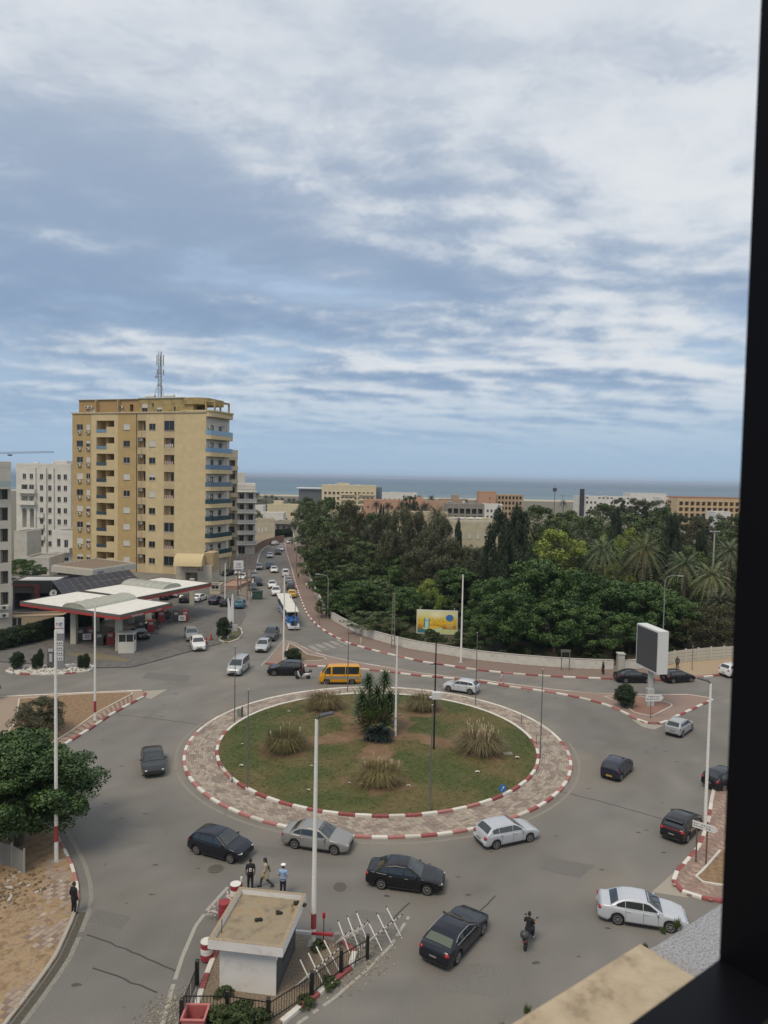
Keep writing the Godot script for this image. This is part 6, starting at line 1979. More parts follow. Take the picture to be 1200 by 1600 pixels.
func sword_rosette(m: MB, at: Vector3, n: int, l: float, c: Color, r: RandomNumberGenerator, wide := 0.055):
	for i in n:
		var t := i * 2.39996
		var up := lerpf(1.3, -0.45, i / float(n))
		var d := V(cos(t) * cos(up), sin(up), sin(t) * cos(up))
		var side := V(-sin(t), 0, cos(t)) * wide
		m.col = c * r.randf_range(0.7, 1.25)
		var b := at + d * l * 0.55
		var e := at + d * l * r.randf_range(0.85, 1.1) - V(0, l * 0.18, 0)
		m.quad(at - side * 0.7, at + side * 0.7, b + side, b - side)
		m.tri(b - side, b + side, e)

const NTH := ["first", "second", "third", "fourth", "fifth", "sixth", "seventh", "eighth", "ninth", "tenth", "eleventh", "twelfth", "13th", "14th", "15th", "16th", "17th", "18th", "19th", "20th", "21st", "22nd", "23rd", "24th", "25th"]

func trees(pick: Callable, label: String, group: String, list: Array, base := 0.0):   # numbered from the left
	list.sort_custom(func(a, b): return a[0].x / -a[0].z < b[0].x / -b[0].z)
	for i in list.size():
		var q: Array = list[i]
		var name_ := "%s, %s from the left" % [label, NTH[i]]
		if q.size() > 3: palm(name_, q[0], q[1], q[3], false, C(0.042, 0.051, 0.032), 0.3, group)
		else: tree(pick.call(), name_, q[0], q[1], q[2], group, "tree", base)

func build_plants(clumps: Array):
	# the island
	var names := ["broad brown green grass clump on the left of the island lawn", "grass clump at the upper left of the island lawn", "grass clump at the upper right behind the black post", "grass clump with pale plumes on the right of the island lawn", "yellowish grass clump nearest the camera on the lawn"]
	for i in 5:
		var p: Vector2 = clumps[i]
		var c0: Color = [C(0.075, 0.07, 0.025), C(0.10, 0.085, 0.034), C(0.085, 0.08, 0.034), C(0.10, 0.085, 0.037), C(0.10, 0.09, 0.034)][i]
		var c1: Color = [C(0.16, 0.135, 0.055), C(0.21, 0.165, 0.08), C(0.19, 0.16, 0.08), C(0.24, 0.195, 0.105), C(0.25, 0.20, 0.085)][i]
		tall_grass(names[i], v3(p, 0.38), [3.7, 3.7, 3.4, 4.1, 3.6][i], [1.6, 1.5, 1.45, 1.65, 1.35][i], c0, c1, [6, 10, 10, 45, 12][i])
	var o := thing("yucca", "tall spiky yucca and leafy clump in the middle of the island", "yucca", V(-0.43, 0, -64.83) + V(0, 0.5, 0))
	var r := RandomNumberGenerator.new()
	r.seed = 4
	var stems := [V(-0.7, 4.7, 0), V(0.85, 4.95, -0.1), V(0.15, 3.6, 0.3), V(-1.25, 3.0, 0.1), V(1.3, 3.1, 0.2), V(0.6, 2.5, 0.6), V(-0.5, 2.4, 0.6)]
	for s in stems:
		var m := MB.new()
		m.path([V(s.x * 0.4, -0.2, s.z), V(s.x * 0.7, s.y * 0.5, s.z), s], [0.14, 0.11, 0.10])
		part("stem", m, mat(C(0.12, 0.09, 0.06), 0.9), o)
		m = MB.new()
		for k in 3: sword_rosette(m, s - V(0, k * 0.36, 0), 60, 1.15 - 0.1 * k, C(0.055, 0.092, 0.030) * (1.0 - 0.12 * k), r)
		part("rosette", m, vmat(0.5, 0.03), o)
	var m := MB.new()
	for i in 170:   # broad paddle leaves at mid height
		var t := rng.randf() * TAU
		var d := V(cos(t), 0, sin(t))
		var base := d * rng.randf_range(0.2, 0.9)
		var tip: Vector3 = d * rng.randf_range(1.2, 3.3) + V(0, rng.randf_range(0.4, 3.7), 0)
		var mid: Vector3 = base.lerp(tip, 0.6) + V(0, 0.45, 0)
		var side := V(-d.z, 0, d.x) * rng.randf_range(0.14, 0.24)
		m.col = [C(0.095, 0.145, 0.04), C(0.125, 0.14, 0.042), C(0.22, 0.15, 0.08), C(0.075, 0.125, 0.036)][rng.randi() % 4] * rng.randf_range(0.8, 1.2)
		m.bar(base, mid.lerp(base, 0.3), 0.04)
		m.quad(mid.lerp(base, 0.35) - side * 0.3, mid.lerp(base, 0.35) + side * 0.3, mid + side, mid - side)
		m.tri(mid - side, mid + side, tip)
	part("broad_leaves", m, vmat(0.5, 0.05), o)
	m = MB.new()
	for i in 130:
		var t := rng.randf() * TAU
		var d := V(cos(t), 0, sin(t))
		var a := d * rng.randf_range(0.3, 1.3) + V(0, rng.randf_range(0.5, 1.9), 0)
		m.col = C(0.24, 0.165, 0.09) * rng.randf_range(0.6, 1.1)
		m.tri(a, a + V(-d.z, 0, d.x) * 0.1, a + d * 0.3 - V(0, rng.randf_range(0.5, 1.0), 0))
	part("dry_leaves", m, vmat(0.9), o)
	o = thing("agave", "dark blue green agave mound in front of the yucca", "agave", V(-0.17, 0, -62.18) + V(0, 0.5, 0))
	m = MB.new()
	for i in 12: sword_rosette(m, V(rng.randf_range(-0.9, 0.9), rng.randf_range(0.3, 1.0), rng.randf_range(-0.4, 0.5)), 55, 0.85, C(0.022, 0.036, 0.032), r, 0.04)
	part("leaves", m, vmat(0.5), o)
	# ficus over the left pavement
	var fic := thing("ficus_tree", "big dense dark green ficus at the left edge over the pavement", "tree", V(-22.92, 0, -44.29))
	var how := {"lobes": 210, "leaves": 420, "lobe": 0.09, "leaf": 0.024, "dark": C(0.014, 0.040, 0.011), "light": C(0.070, 0.132, 0.032), "w": 1.0, "seed": 77}
	part("crown", crown_mesh(how), vmat(0.55, 0.10), fic).transform = Transform3D(Basis.from_scale(V(9.8, 7.3, 8.8)), V(-0.3, 0.15, -0.2))
	part("trunk", trunk_mesh(9, 0.05, 0.85, 0.5, 7), mat(C(0.10, 0.085, 0.07), 0.95), fic).scale = V(5.4, 5.2, 5.4)
	m = MB.new()
	var tw := RandomNumberGenerator.new()
	tw.seed = 12
	for q in [[V(3.4, 4.7, 0.6), V(5.6, 5.1, 0.4)], [V(3.6, 3.9, 1.0), V(5.3, 3.9, 1.2)], [V(3.0, 5.4, 0.2), V(4.7, 6.1, 0.2)], [V(3.5, 3.0, 1.6), V(4.9, 3.2, 2.0)]]:
		for i in 260:
			var p: Vector3 = q[0].lerp(q[1], pow(tw.randf(), 0.8)) + V(tw.randfn(0, 0.16), tw.randfn(0, 0.13), tw.randfn(0, 0.2))
			leaf(m, p, V(0.3, 0.8, 0.1).normalized(), tw.randf_range(0.09, 0.18), C(0.014, 0.040, 0.011).lerp(C(0.048, 0.100, 0.026), tw.randf()), tw)
		m.col = C(0.06, 0.05, 0.035)
		m.bar(q[0], q[1], 0.03)
	part("shoots", m, vmat(0.55, 0.05), fic)
	tree("wispy", "loose grey green willow-like bush on the brown island", V(-30.81, 0, -63.22), 3.5, 5.0, "", "shrub")
	tree("wispy", "thin grey green branch at the very left edge above the island", V(-41.02, 0, -72.75), 2.8, 2.6, "", "shrub")
	tree("clipped", "round clipped shrub in front of the outdoor screen", V(26.01, 0, -74.46), 2.5, 2.5, "", "shrub")
	tree("clipped", "wide clipped bush on the wedge beside the white lamp post", V(-11.36, 0, -90.6), 1.7, 2.6, "", "shrub")
	tree("clipped", "round clipped shrub at the left end of the white stones", V(-43.68, 0, -84.35), 2.2, 1.9, "", "shrub")
	tree("clipped", "left of the two dark upright shrubs by the price tower", V(-41.6, 0, -84.49), 1.9, 1.1, "", "shrub")
	tree("clipped", "taller dark upright shrub by the price tower", V(-41.21, 0, -84.81), 2.5, 0.9, "", "shrub")
	tree("clipped", "twin dark shrub right of the price tower, left half", V(-36.35, 0, -84.86), 1.8, 0.95, "", "shrub")
	tree("clipped", "twin dark shrub right of the price tower, right half", V(-35.68, 0, -84.91), 2.0, 1.0, "", "shrub")
	tree("clipped", "dark bush beside the white flag blades", V(-22.94, 0, -102.32), 3.2, 2.6, "", "shrub")
	var ns: int = used.get("shrub", 0)
	var low := "low green bush growing behind the bottom fence of the booth"
	for p in [V(-6.65, 0, -29.68), V(-6, 0, -29.63), V(-5.33, 0, -29.57)]: tree("bush", low + ", %s from the left" % NTH[used.get("shrub", 0) - ns], p, rng.randf_range(0.9, 1.2), rng.randf_range(1.2, 1.7), "low bushes at the bottom fence", "shrub")
	for p in [V(-2.92, 0, -34.94), V(-3.11, 0, -31.08), V(-2.16, 0, -32.32), V(-6.94, 0, -31.58)]: tree("bush", "small weed tuft " + ["at the foot of the near lamp post", "at the nearest stretch of the right booth kerb", "on the kerb under the long iron fence", "at the near wall of the police booth"][used.get("weed", 0)], p, 0.4, 0.9, "weeds on the booth island", "weed")
	# hedge of the station
	o = thing("hedge", "long dark clipped hedge at the left edge of the station forecourt", "hedge", Vector3.ZERO)
	var line := resample([U(-53.35, -92.02), U(-51.21, -94.28), U(-48.72, -99.74), U(-47.04, -106.23), U(-45.54, -112.04)], 1.6)
	var hk := tree_kind("clipped")
	for p in line:
		var c := part("foliage", hk[0], vmat(0.62, 0.12), o)
		c.transform = Transform3D(Basis(Vector3.UP, rng.randf() * TAU).scaled(V(3.1, 2.9, 3.1)), v3(p, -0.3))
	# the park: near row first
	var near := "dense dark green ficus in the row behind the park wall"
	var g1 := "dark ficus trees along the park wall"
	trees(func(): return "ficus" if rng.randf() < 0.5 else "ficus2", near, g1, [[V(17.12, 0, -105), 9.68, 9.85], [V(22.67, 0, -106), 12.74, 13.38], [V(18.17, 0, -99), 8.73, 10.71], [V(29.16, 0, -105), 11.44, 12.31], [V(23.83, 0, -97), 7.82, 10.5], [V(34.13, 0, -104), 9.67, 11.72], [V(29.33, 0, -97), 6.6, 9.62], [V(39.11, 0, -106), 9.48, 12.43], [V(41.81, 0, -103), 8.09, 10.22], [V(14.4, 0, -99), 5.21, 6.25], [V(34.56, 0, -98), 5.62, 7.07], [V(12.97, 0, -126), 8.39, 11.36]], 0.06)
	for q in [["olive", "greyish olive green tree near the window frame behind the ribbed fence", V(46.11, 0, -101), 6.65, 10.02], ["olive", "dull green tree at the right end of the ribbed fence", V(51.65, 0, -104), 8.11, 9.38],
			["lime", "light yellow green tree directly behind the billboard", V(7.68, 0, -116), 7.64, 5.44], ["ficus2", "dark tree left of the billboard behind the lattice post", V(4.44, 0, -116), 6.31, 8.89], ["broad", "low dark shrubby tree hanging over the wall left of the lattice post", V(-0.89, 0, -108), 3.48, 9.25],
			["ficus2", "dark green tree above the curve of the park wall", V(-4.13, 0, -120), 6.63, 10.28], ["ficus", "dark green tree over the wall where the street begins", V(-7.42, 0, -121), 3.66, 7.64], ["broad", "small tree standing on the street pavement with a bare trunk", V(-9.35, 0, -119), 3.95, 3.65],
			["bush", "green shrub under the billboard at the wall", V(5.63, 0, -105), -0.55, 2.27], ["bush", "green shrub trailing over the wall right of the billboard", V(11.64, 0, -100), 1.3, 4.51], ["broad", "shrub in front of the billboard foot on the left", V(3.85, 0, -107), 0.82, 2.51]]:
		tree(q[0], q[1], q[2], q[3], q[4], "", "tree", 0.0)
	var street := "tall dark green tree lining the street along the park"
	var g2 := "tall trees along the street side of the park"
	trees(func(): return "broad" if rng.randf() < 0.6 else "ficus2", street, g2, [[V(-23.51, 0, -232), 16.01, 12.97], [V(-17.71, 0, -222), 17.65, 13.21], [V(-10.2, 0, -205), 15.3, 12.94], [V(-16.96, 0, -188), 13.49, 13.56], [V(-3.07, 0, -200), 14.19, 11.9], [V(-10.67, 0, -170), 11.2, 13.8], [V(-15.06, 0, -160), 8.66, 8.94], [V(-4.22, 0, -160), 9.6, 12.98], [V(-6.68, 0, -138), 7.13, 11.2], [V(-10.4, 0, -138), 5.17, 7.47], [V(1.52, 0, -150), 8.29, 10.82], [V(-0.94, 0, -130), 5.25, 10.55], [V(4.76, 0, -140), 7.11, 10.1]])
	tree("olive", "rounded tree with an olive yellow crown on the street side of the park", V(-12.51, 0, -164), 11.02, 12.42)
	tree("olive", "olive tinted tree crown farther up the street side of the park", V(-9.27, 0, -196), 18.16, 8.84)
	var cas := "feathery brown green casuarina standing in the middle of the park"
	trees(func(): return "casuarina", cas, "feathery casuarinas in the middle of the park", [[V(0.01, 0, -172), 14.84, 9.62], [V(4.19, 0, -166), 16.29, 10.18], [V(7.23, 0, -160), 15.91, 9.38], [V(12.11, 0, -152), 15.18, 9.73], [V(9.05, 0, -146), 12.83, 10.14], [V(13.03, 0, -140), 11.59, 9.72], [V(17, 0, -138), 10.35, 10.7], [V(1.72, 0, -150), 11.97, 10.41], [V(7.01, 0, -138), 9.9, 10.58], [V(11.09, 0, -134), 8.93, 11.24], [V(-3.13, 0, -178), 10.75, 11.4]])
	tree("cypress", "slim pointed cypress in front of the long cream building", V(15.34, 0, -146), 15.07, 2.9)
	tree("cypress", "slender cypress tip left of the long cream building", V(-0.53, 0, -185), 16.31, 3.67)
	tree("cypress", "left of the two broad black green cypresses in front of the cream building", V(20.91, 0, -128), 18.16, 7.62)
	tree("cypress", "right and larger of the two broad black green cypresses", V(23.22, 0, -122), 18.83, 8.36)
	tree("cypress", "tall dark cypress between two palms left of the lime green tree", V(51.74, 0, -158), 17.58, 4.56)
	tree("cypress", "dark narrow cypress right of the date palms", V(62.82, 0, -140), 14.33, 4.54)
	tree("cypress", "broad dark cypress behind the middle palm", V(67.33, 0, -165), 16.36, 5.95)
	tree("ficus2", "dark green round tree right of the cypresses", V(25.66, 0, -118), 8.03, 9.58)
	tree("lime", "large light green tree right of the two cypresses", V(33.95, 0, -140), 14.79, 14.14)
	tree("lime", "bright lime green tree behind the big date palm", V(52.91, 0, -152), 14.58, 7.4)
	tree("lime", "small lime green tree left of the tall cypress", V(46.57, 0, -150), 13.24, 4.6)
	tree("olive", "autumn tinted brownish tree near the arcaded hotel", V(78.18, 0, -176), 15.65, 11.74)
	var back := "dull green tree in the far back of the park"
	trees(func(): return "broad" if rng.randf() < 0.7 else "pine", back, "green trees in the back of the park", [[V(45.79, 0, -210), 16.92, 17.04], [V(51.96, 0, -200), 15.98, 14.43], [V(55.76, 0, -190), 14.78, 13.71], [V(73.05, 0, -235), 17.14, 14.83], [V(71.22, 0, -205), 15.38, 14.79], [V(73.06, 0, -195), 14.84, 14.07], [V(87.26, 0, -220), 16.94, 11.9], [V(91.56, 0, -215), 15.28, 13.57], [V(94.73, 0, -200), 16.07, 12.62], [V(78.11, 0, -160), 14.09, 10.1], [V(45.11, 0, -185), 14.85, 13.35], [V(45.6, 0, -165), 11.16, 10.41], [V(41.9, 0, -140), 11.64, 8.84], [V(64.6, 0, -170), 12.34, 10.73], [V(22.13, 0, -152), 10.13, 6.85], [V(10.66, 0, -300), 17.71, 8.12], [V(95.99, 0, -190), 16.59, 13.71], [V(50.76, 0, -140), 11.81, 7.57], [V(56.81, 0, -132), 12.68, 7.14], [V(60.33, 0, -128), 12.2, 8.08], [V(17.23, 0, -130), 9.51, 7.03], [V(14.53, 0, -132), 8.27, 7.14]])
	tree("pine", "flat crowned pine in front of the white building, left", V(91.84, 0, -265), 19.07, 16.73)
	tree("pine", "flat crowned pine in front of the white building, right", V(99.55, 0, -262), 18.82, 13.23)
	var pg := C(0.062, 0.075, 0.042)
	palm("date palm with hanging orange fruit in front of the lime green tree", V(46.43, 0, -126), 14.42, 10.45, true, C(0.115, 0.125, 0.052), 0.75)
	palm("grey green palm left of the tall cypress", V(39.78, 0, -128), 13.66, 8.77, false, C(0.105, 0.14, 0.068), 0.45)
	palm("date palm with orange fruit right of the cypress", V(49.46, 0, -116), 12.46, 7.95, true, C(0.105, 0.135, 0.066), 0.4)
	palm("yellowish palm with a drooping crown in front of the park lamp", V(51.35, 0, -110), 11.45, 7.54, false, C(0.165, 0.18, 0.08), 0.7)
	palm("grey green palm half hidden by the window frame", V(59.88, 0, -122), 14.12, 7.48, false, C(0.11, 0.13, 0.075), 0.4)
	palm("tall shaggy palm left of the long cream building", V(11.81, 0, -158), 17.67, 8.26, false, C(0.075, 0.085, 0.05), 0.6)
	palm("palm with a drooping crown above the dark tree row, far right", V(49.76, 0, -104), 8.08, 6.19, false, pg, 0.6)
	var far := "palm far away by the shore at the end of the street"
	trees(func(): return "", far, "palms by the shore at the end of the street", [[V(-100.26, 0, -560), 10.46, 0.5, 9.0], [V(-99.83, 0, -600), 7.47, 0.54, 9.0], [V(-98.12, 0, -620), 7.02, 0.56, 9.0], [V(-97.23, 0, -640), 4.81, 0.58, 9.0], [V(-94.9, 0, -660), 3.72, 0.6, 9.0], [V(-85.67, 0, -640), 3.88, 0.58, 9.0], [V(-79.08, 0, -620), 4.59, 0.56, 9.0], [V(-70.58, 0, -600), 5.87, 0.54, 9.0]])
	far = "dark palm among the terracotta buildings"
	trees(func(): return "", far, "palms among the terracotta buildings", [[V(-4.22, 0, -380), 11.24, 0.34, 8.0], [V(1.96, 0, -380), 10.67, 0.34, 8.0], [V(9.48, 0, -380), 11.5, 0.34, 8.0], [V(23.58, 0, -480), 12.33, 0.43, 8.0], [V(33.13, 0, -500), 12.01, 0.45, 8.0], [V(20.07, 0, -360), 10.42, 0.32, 8.0], [V(15.94, 0, -370), 10.29, 0.33, 8.0], [V(59.36, 0, -520), 9.66, 0.47, 8.0], [V(74.04, 0, -560), 8.25, 0.5, 8.0], [V(131.12, 0, -520), 9.63, 0.47, 8.0], [V(19.26, 0, -330), 12.76, 0.3, 8.0]])
	tree("ficus2", "dark rounded tree between the left block and the white apartments", V(-76.45, 0, -150), 5.42, 8.93)
	far = "green tree between the houses at the end of the street"
	trees(func(): return "broad", far, "trees between the houses at the end of the street", [[V(-69.06, 0, -420), 6.76, 11.36], [V(-60.19, 0, -330), 8.25, 7.14], [V(-80.99, 0, -560), 3.75, 20.2], [V(-105.74, 0, -600), 3.57, 21.64], [V(-56.43, 0, -480), 7.33, 17.31], [V(-32.59, 0, -300), 15.53, 10.82], [V(-53.08, 0, -300), 8.36, 4.87]])
	var hedge := thing("hedge", "dark hedge in front of the houses at the bend of the street", "hedge", Vector3.ZERO)
	for p in [U(-42.77, -269.92), U(-41.83, -270.13), U(-41.31, -273.13), U(-40.11, -273.4), U(-39.32, -276.53), U(-38.35, -276.76), U(-37.78, -279.91)]:
		part("foliage", hk[0], vmat(0.62, 0.12), hedge).transform = Transform3D(Basis.from_scale(V(4.5, 3.2, 4.5)), v3(p, 0))
	# undergrowth of the park, too dense to count
	var where := []
	var tints := []
	var area := PackedVector2Array([U(-24.83, -213.07), U(-15.41, -157.51), U(-11.45, -136.46), U(-7.72, -118.23), U(-3.67, -110.56), U(1.78, -103.57), U(9.27, -97.61), U(19.07, -93.18), U(30.51, -91.76), U(38.2, -94.26), U(54.76, -101.18), U(138.27, -258.59), U(80.05, -294.35), U(26.85, -294.88), U(-11.17, -313.42), U(-32.67, -290.6)])
	for i in 2600:
		var p: Vector2 = U(-29.73, -275.75).lerp(U(171.59, -321.39), rng.randf()) * U(rng.randf_range(0.3, 1.15), 1.0)
		p.y = rng.randf_range(-270.0, -92.0)
		if not Geometry2D.is_point_in_polygon(p, area): continue
		where.append(Transform3D(Basis(Vector3.UP, rng.randf() * TAU).scaled(V(1.0, 0.8, 1.0) * rng.randf_range(2.0, 4.2) * (0.5 if p.y > -114.0 else 1.0)), v3(p, -0.3)))
		tints.append(Color(1, 1, 1) * rng.randf_range(0.6, 1.1))
	var u := stuff("undergrowth", tree_kind("bush")[0], vmat(0.7), where, tints, self)
	tag(u, "dense undergrowth that covers the ground of the park", "undergrowth", "", "stuff")
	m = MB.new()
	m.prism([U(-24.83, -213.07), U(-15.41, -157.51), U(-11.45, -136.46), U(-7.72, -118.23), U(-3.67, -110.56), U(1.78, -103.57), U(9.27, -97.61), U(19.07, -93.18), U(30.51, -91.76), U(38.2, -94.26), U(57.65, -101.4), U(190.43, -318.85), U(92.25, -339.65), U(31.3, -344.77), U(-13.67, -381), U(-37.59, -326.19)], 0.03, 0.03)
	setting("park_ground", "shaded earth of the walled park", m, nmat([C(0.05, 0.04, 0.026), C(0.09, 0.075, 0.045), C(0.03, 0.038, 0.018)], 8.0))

# ---------------------------------------------------------------- buildings
# openings: [x0, y0, x1, y1, kind]; kinds: glass, shutter, half (shutter half down), door, loggia (deep), arch, void
func facade(m: MB, o: Vector3, u: Vector3, w: float, y0: float, y1: float, holes: Array):
	var n := u.cross(Vector3.UP)
	var xs := [0.0, w]
	var ys := [y0, y1]
	for q in holes:
		for e in [q[0], q[2]]: xs.append(clampf(e, 0.0, w))
		for e in [q[1], q[3]]: ys.append(clampf(e, y0, y1))
	xs.sort()
	ys.sort()
	var deep := func(x: float, y: float) -> float:
		for q in holes:
			if x > q[0] and x < q[2] and y > q[1] and y < q[3]: return 1.4 if q[4] == "loggia" else 3.0 if q[4] == "void" else 0.22
		return 0.0
	for j in ys.size() - 1:
		if ys[j + 1] - ys[j] < 0.001: continue
		for i in xs.size() - 1:
			if xs[i + 1] - xs[i] < 0.001: continue
			var cx: float = (xs[i] + xs[i + 1]) / 2
			var cy: float = (ys[j] + ys[j + 1]) / 2
			var d: float = deep.call(cx, cy)
			var k := []
			for q in [[i, j], [i + 1, j], [i + 1, j + 1], [i, j + 1]]: k.append(o + u * xs[q[0]] + V(0, ys[q[1]], 0))
			if d == 0.0:
				m.quad(k[0], k[1], k[2], k[3])
				continue
			var b := -n * d
			m.quad(k[0] + b, k[1] + b, k[2] + b, k[3] + b)
			if i == 0 or deep.call((xs[i] + xs[maxi(i - 1, 0)]) / 2, cy) < d: m.quad(k[0], k[0] + b, k[3] + b, k[3])
			if i == xs.size() - 2 or deep.call((xs[i + 1] + xs[mini(i + 2, xs.size() - 1)]) / 2, cy) < d: m.quad(k[1] + b, k[1], k[2], k[2] + b)
			if j == 0 or deep.call(cx, (ys[j] + ys[maxi(j - 1, 0)]) / 2) < d: m.quad(k[0], k[1], k[1] + b, k[0] + b)
			if j == ys.size() - 2 or deep.call(cx, (ys[j + 1] + ys[mini(j + 2, ys.size() - 1)]) / 2) < d: m.quad(k[3] + b, k[2] + b, k[2], k[3])

func window(parent: Node, kind: String, at: Vector3, turn: float, w: float, h: float):   # set in its opening, at = lower middle
	if kind == "void": return
	var key := "win %s %.1f %.1f" % [kind, w, h]
	if not cache.has(key):
		var fr := MB.new()
		var pn := MB.new()
		var t := minf(0.08, w * 0.08)
		var d := -1.32 if kind == "loggia" else -0.13
		if kind == "loggia":
			pn.box(V(w * 0.15, h * 0.45, d), V(w * 0.55, h * 0.82, 0.04))
			for x in [-0.12, 0.15, 0.42]: fr.box(V(w * x, h * 0.45, d + 0.03), V(0.07, h * 0.84, 0.05))
			fr.box(V(w * 0.15, h * 0.87, d + 0.03), V(w * 0.6, 0.07, 0.05))
		else:
			pn.box(V(0, h / 2, d), V(w - 0.02, h - 0.02, 0.03))
			for q in [[0.0, t / 2, w, t], [0.0, h - t / 2, w, t]]: fr.box(V(q[0], q[1], d + 0.035), V(q[2], q[3], 0.05))
			for x in [-w / 2 + t / 2, 0.0, w / 2 - t / 2]: fr.box(V(x, h / 2, d + 0.034), V(t, h - 2 * t, 0.05))
			if kind == "glass" or kind == "shutter" or kind == "half": fr.box(V(0, -0.05, 0.03), V(w + 0.12, 0.08, 0.14))
		var sh := MB.new()
		var drop: float = {"shutter": 1.0, "half": 0.5}.get(kind, 0.0)
		if drop > 0.0:
			var k := int(h * drop / 0.2)
			for i in k: sh.cbox(V(0, h - 0.1 - i * h * drop / k, d + 0.08), V(w - 0.06, h * drop / k - 0.02, 0.03), 0.008)
		cache[key] = [fr.mesh(), pn.mesh(), sh.mesh() if drop > 0.0 else null]
	var c: Array = cache[key]
	var o := part("window", c[1], mat(C(0.018, 0.022, 0.026), 0.12), parent)
	o.position = at
	o.rotation.y = turn
	part("frame", c[0], mat(C(0.42, 0.41, 0.39) if rng.randf() < 0.7 else C(0.20, 0.19, 0.18), 0.6), o)
	if c[2]: part("shutter", c[2], mat(C(0.60, 0.58, 0.53), 0.7), o)

func wall_face(parent: Node, called: String, o: Vector3, u: Vector3, w: float, y0: float, y1: float, holes: Array, material: Material):
	var m := MB.new()
	facade(m, o, u, w, y0, y1, holes)
	part(called, m, material, parent)
	for q in holes:
		window(parent, q[4], o + u * ((q[0] + q[2]) / 2) + V(0, q[1], 0), atan2(-u.z, u.x), q[2] - q[0], q[3] - q[1])

func rows_of(x0: float, x1: float, nx: int, y0: float, dy: float, ny: int, w: float, h: float, kinds_: Array, skip := 0.0) -> Array:
	var out := []
	for j in ny:
		for i in nx:
			if rng.randf() < skip: continue
			var x := lerpf(x0, x1, (i + 0.5) / nx)
			out.append([x - w / 2, y0 + j * dy, x + w / 2, y0 + j * dy + h, kinds_[rng.randi() % kinds_.size()]])
	return out

# at = middle of the foot of the front; the front looks along local +z
func block(called: String, label: String, at: Vector3, w: float, h: float, d: float, turn: float, material: Material, front: Array, opts := {}) -> Node3D:
	var o := thing(called, label, opts.get("category", "building"), at, turn, opts.get("group", ""))
	wall_face(o, "front_wall", V(-w / 2, 0, 0), Vector3.RIGHT, w, 0, h, front, material)
	wall_face(o, "side_wall", V(w / 2, 0, 0), Vector3.FORWARD, d, 0, h, opts.get("right", []), material)
	wall_face(o, "side_wall", V(-w / 2, 0, -d), Vector3.BACK, d, 0, h, opts.get("left", []), material)
	wall_face(o, "back_wall", V(w / 2, 0, -d), Vector3.LEFT, w, 0, h, [], material)
	var m := MB.new()
	m.box(V(0, h - 0.12, -d / 2), V(w - 0.02, 0.1, d - 0.02))
	part("roof", m, opts.get("roof", nmat([C(0.22, 0.21, 0.19), C(0.33, 0.31, 0.28)], 6.0)), o)
	var p: float = opts.get("parapet", 0.7)
	m = MB.new()
	for q in [[V(0, h + p / 2, -0.1), V(w + 0.1, p, 0.26)], [V(0, h + p / 2, -d + 0.1), V(w + 0.1, p, 0.26)], [V(-w / 2 + 0.1, h + p / 2, -d / 2), V(0.26, p, d - 0.46)], [V(w / 2 - 0.1, h + p / 2, -d / 2), V(0.26, p, d - 0.46)]]: m.cbox(q[0], q[1], 0.03)
	part("parapet", m, opts.get("trim", material), o)
	for b in opts.get("balconies", []):   # x0, x1, y, out
		m = MB.new()
		m.cbox(V((b[0] + b[1]) / 2 - w / 2, b[2], b[3] / 2 - 0.05), V(b[1] - b[0], 0.22, b[3]), 0.02)
		var s := part("balcony", m, opts.get("trim", material), o)
		m = MB.new()
		m.box(V((b[0] + b[1]) / 2 - w / 2, b[2] + 0.60, b[3] - 0.1), V(b[1] - b[0], 0.95 if b.size() < 5 else b[4], 0.08))
		for e in [b[0] + 0.04, b[1] - 0.04]: m.box(V(e - w / 2, b[2] + 0.60, b[3] / 2), V(0.08, 0.95 if b.size() < 5 else b[4], b[3] - 0.3))
		part("balustrade", m, opts.get("rail", material), s)
	for k in opts.get("tanks", 0):
		m = MB.new()
		var x := rng.randf_range(-w * 0.42, w * 0.42)
		m.cyl(V(x, h + 0.8, -d * 0.4), V(x + 1.5, h + 0.8, -d * 0.4), 0.35, 0.35, 10)
		m.bar(V(x + 0.7, h - 0.1, -d * 0.4), V(x + 0.7, h + 0.6, -d * 0.4), 0.3)
		part("water_tank", m, mat(C(0.55, 0.55, 0.54), 0.5), o)
	if opts.has("box"):   # stair housing on the roof: x, width, height
		var b: Array = opts.box
		m = MB.new()
		m.cbox(V(b[0], h + b[2] / 2 - 0.1, -d * 0.5), V(b[1], b[2], minf(d * 0.5, 4.0)), 0.05)
		part("stair_housing", m, material, o)
	return o

func ac_unit(parent: Node, at: Vector3, turn := 0.0):
	if not cache.has("ac"):
		var m := MB.new()
		m.cbox(V(0, 0.3, 0.2), V(0.95, 0.62, 0.36), 0.03)
		var g := MB.new()
		g.cyl(V(-0.14, 0.3, 0.378), V(-0.14, 0.3, 0.395), 0.25, 0.25, 12)
		cache["ac"] = [m.mesh(), g.mesh()]
	var o := part("air_conditioner", cache["ac"][0], mat(C(0.52, 0.51, 0.48), 0.6), parent)
	o.position = at
	o.rotation.y = turn
	part("fan_grille", cache["ac"][1], mat(C(0.05, 0.05, 0.05), 0.6), o)

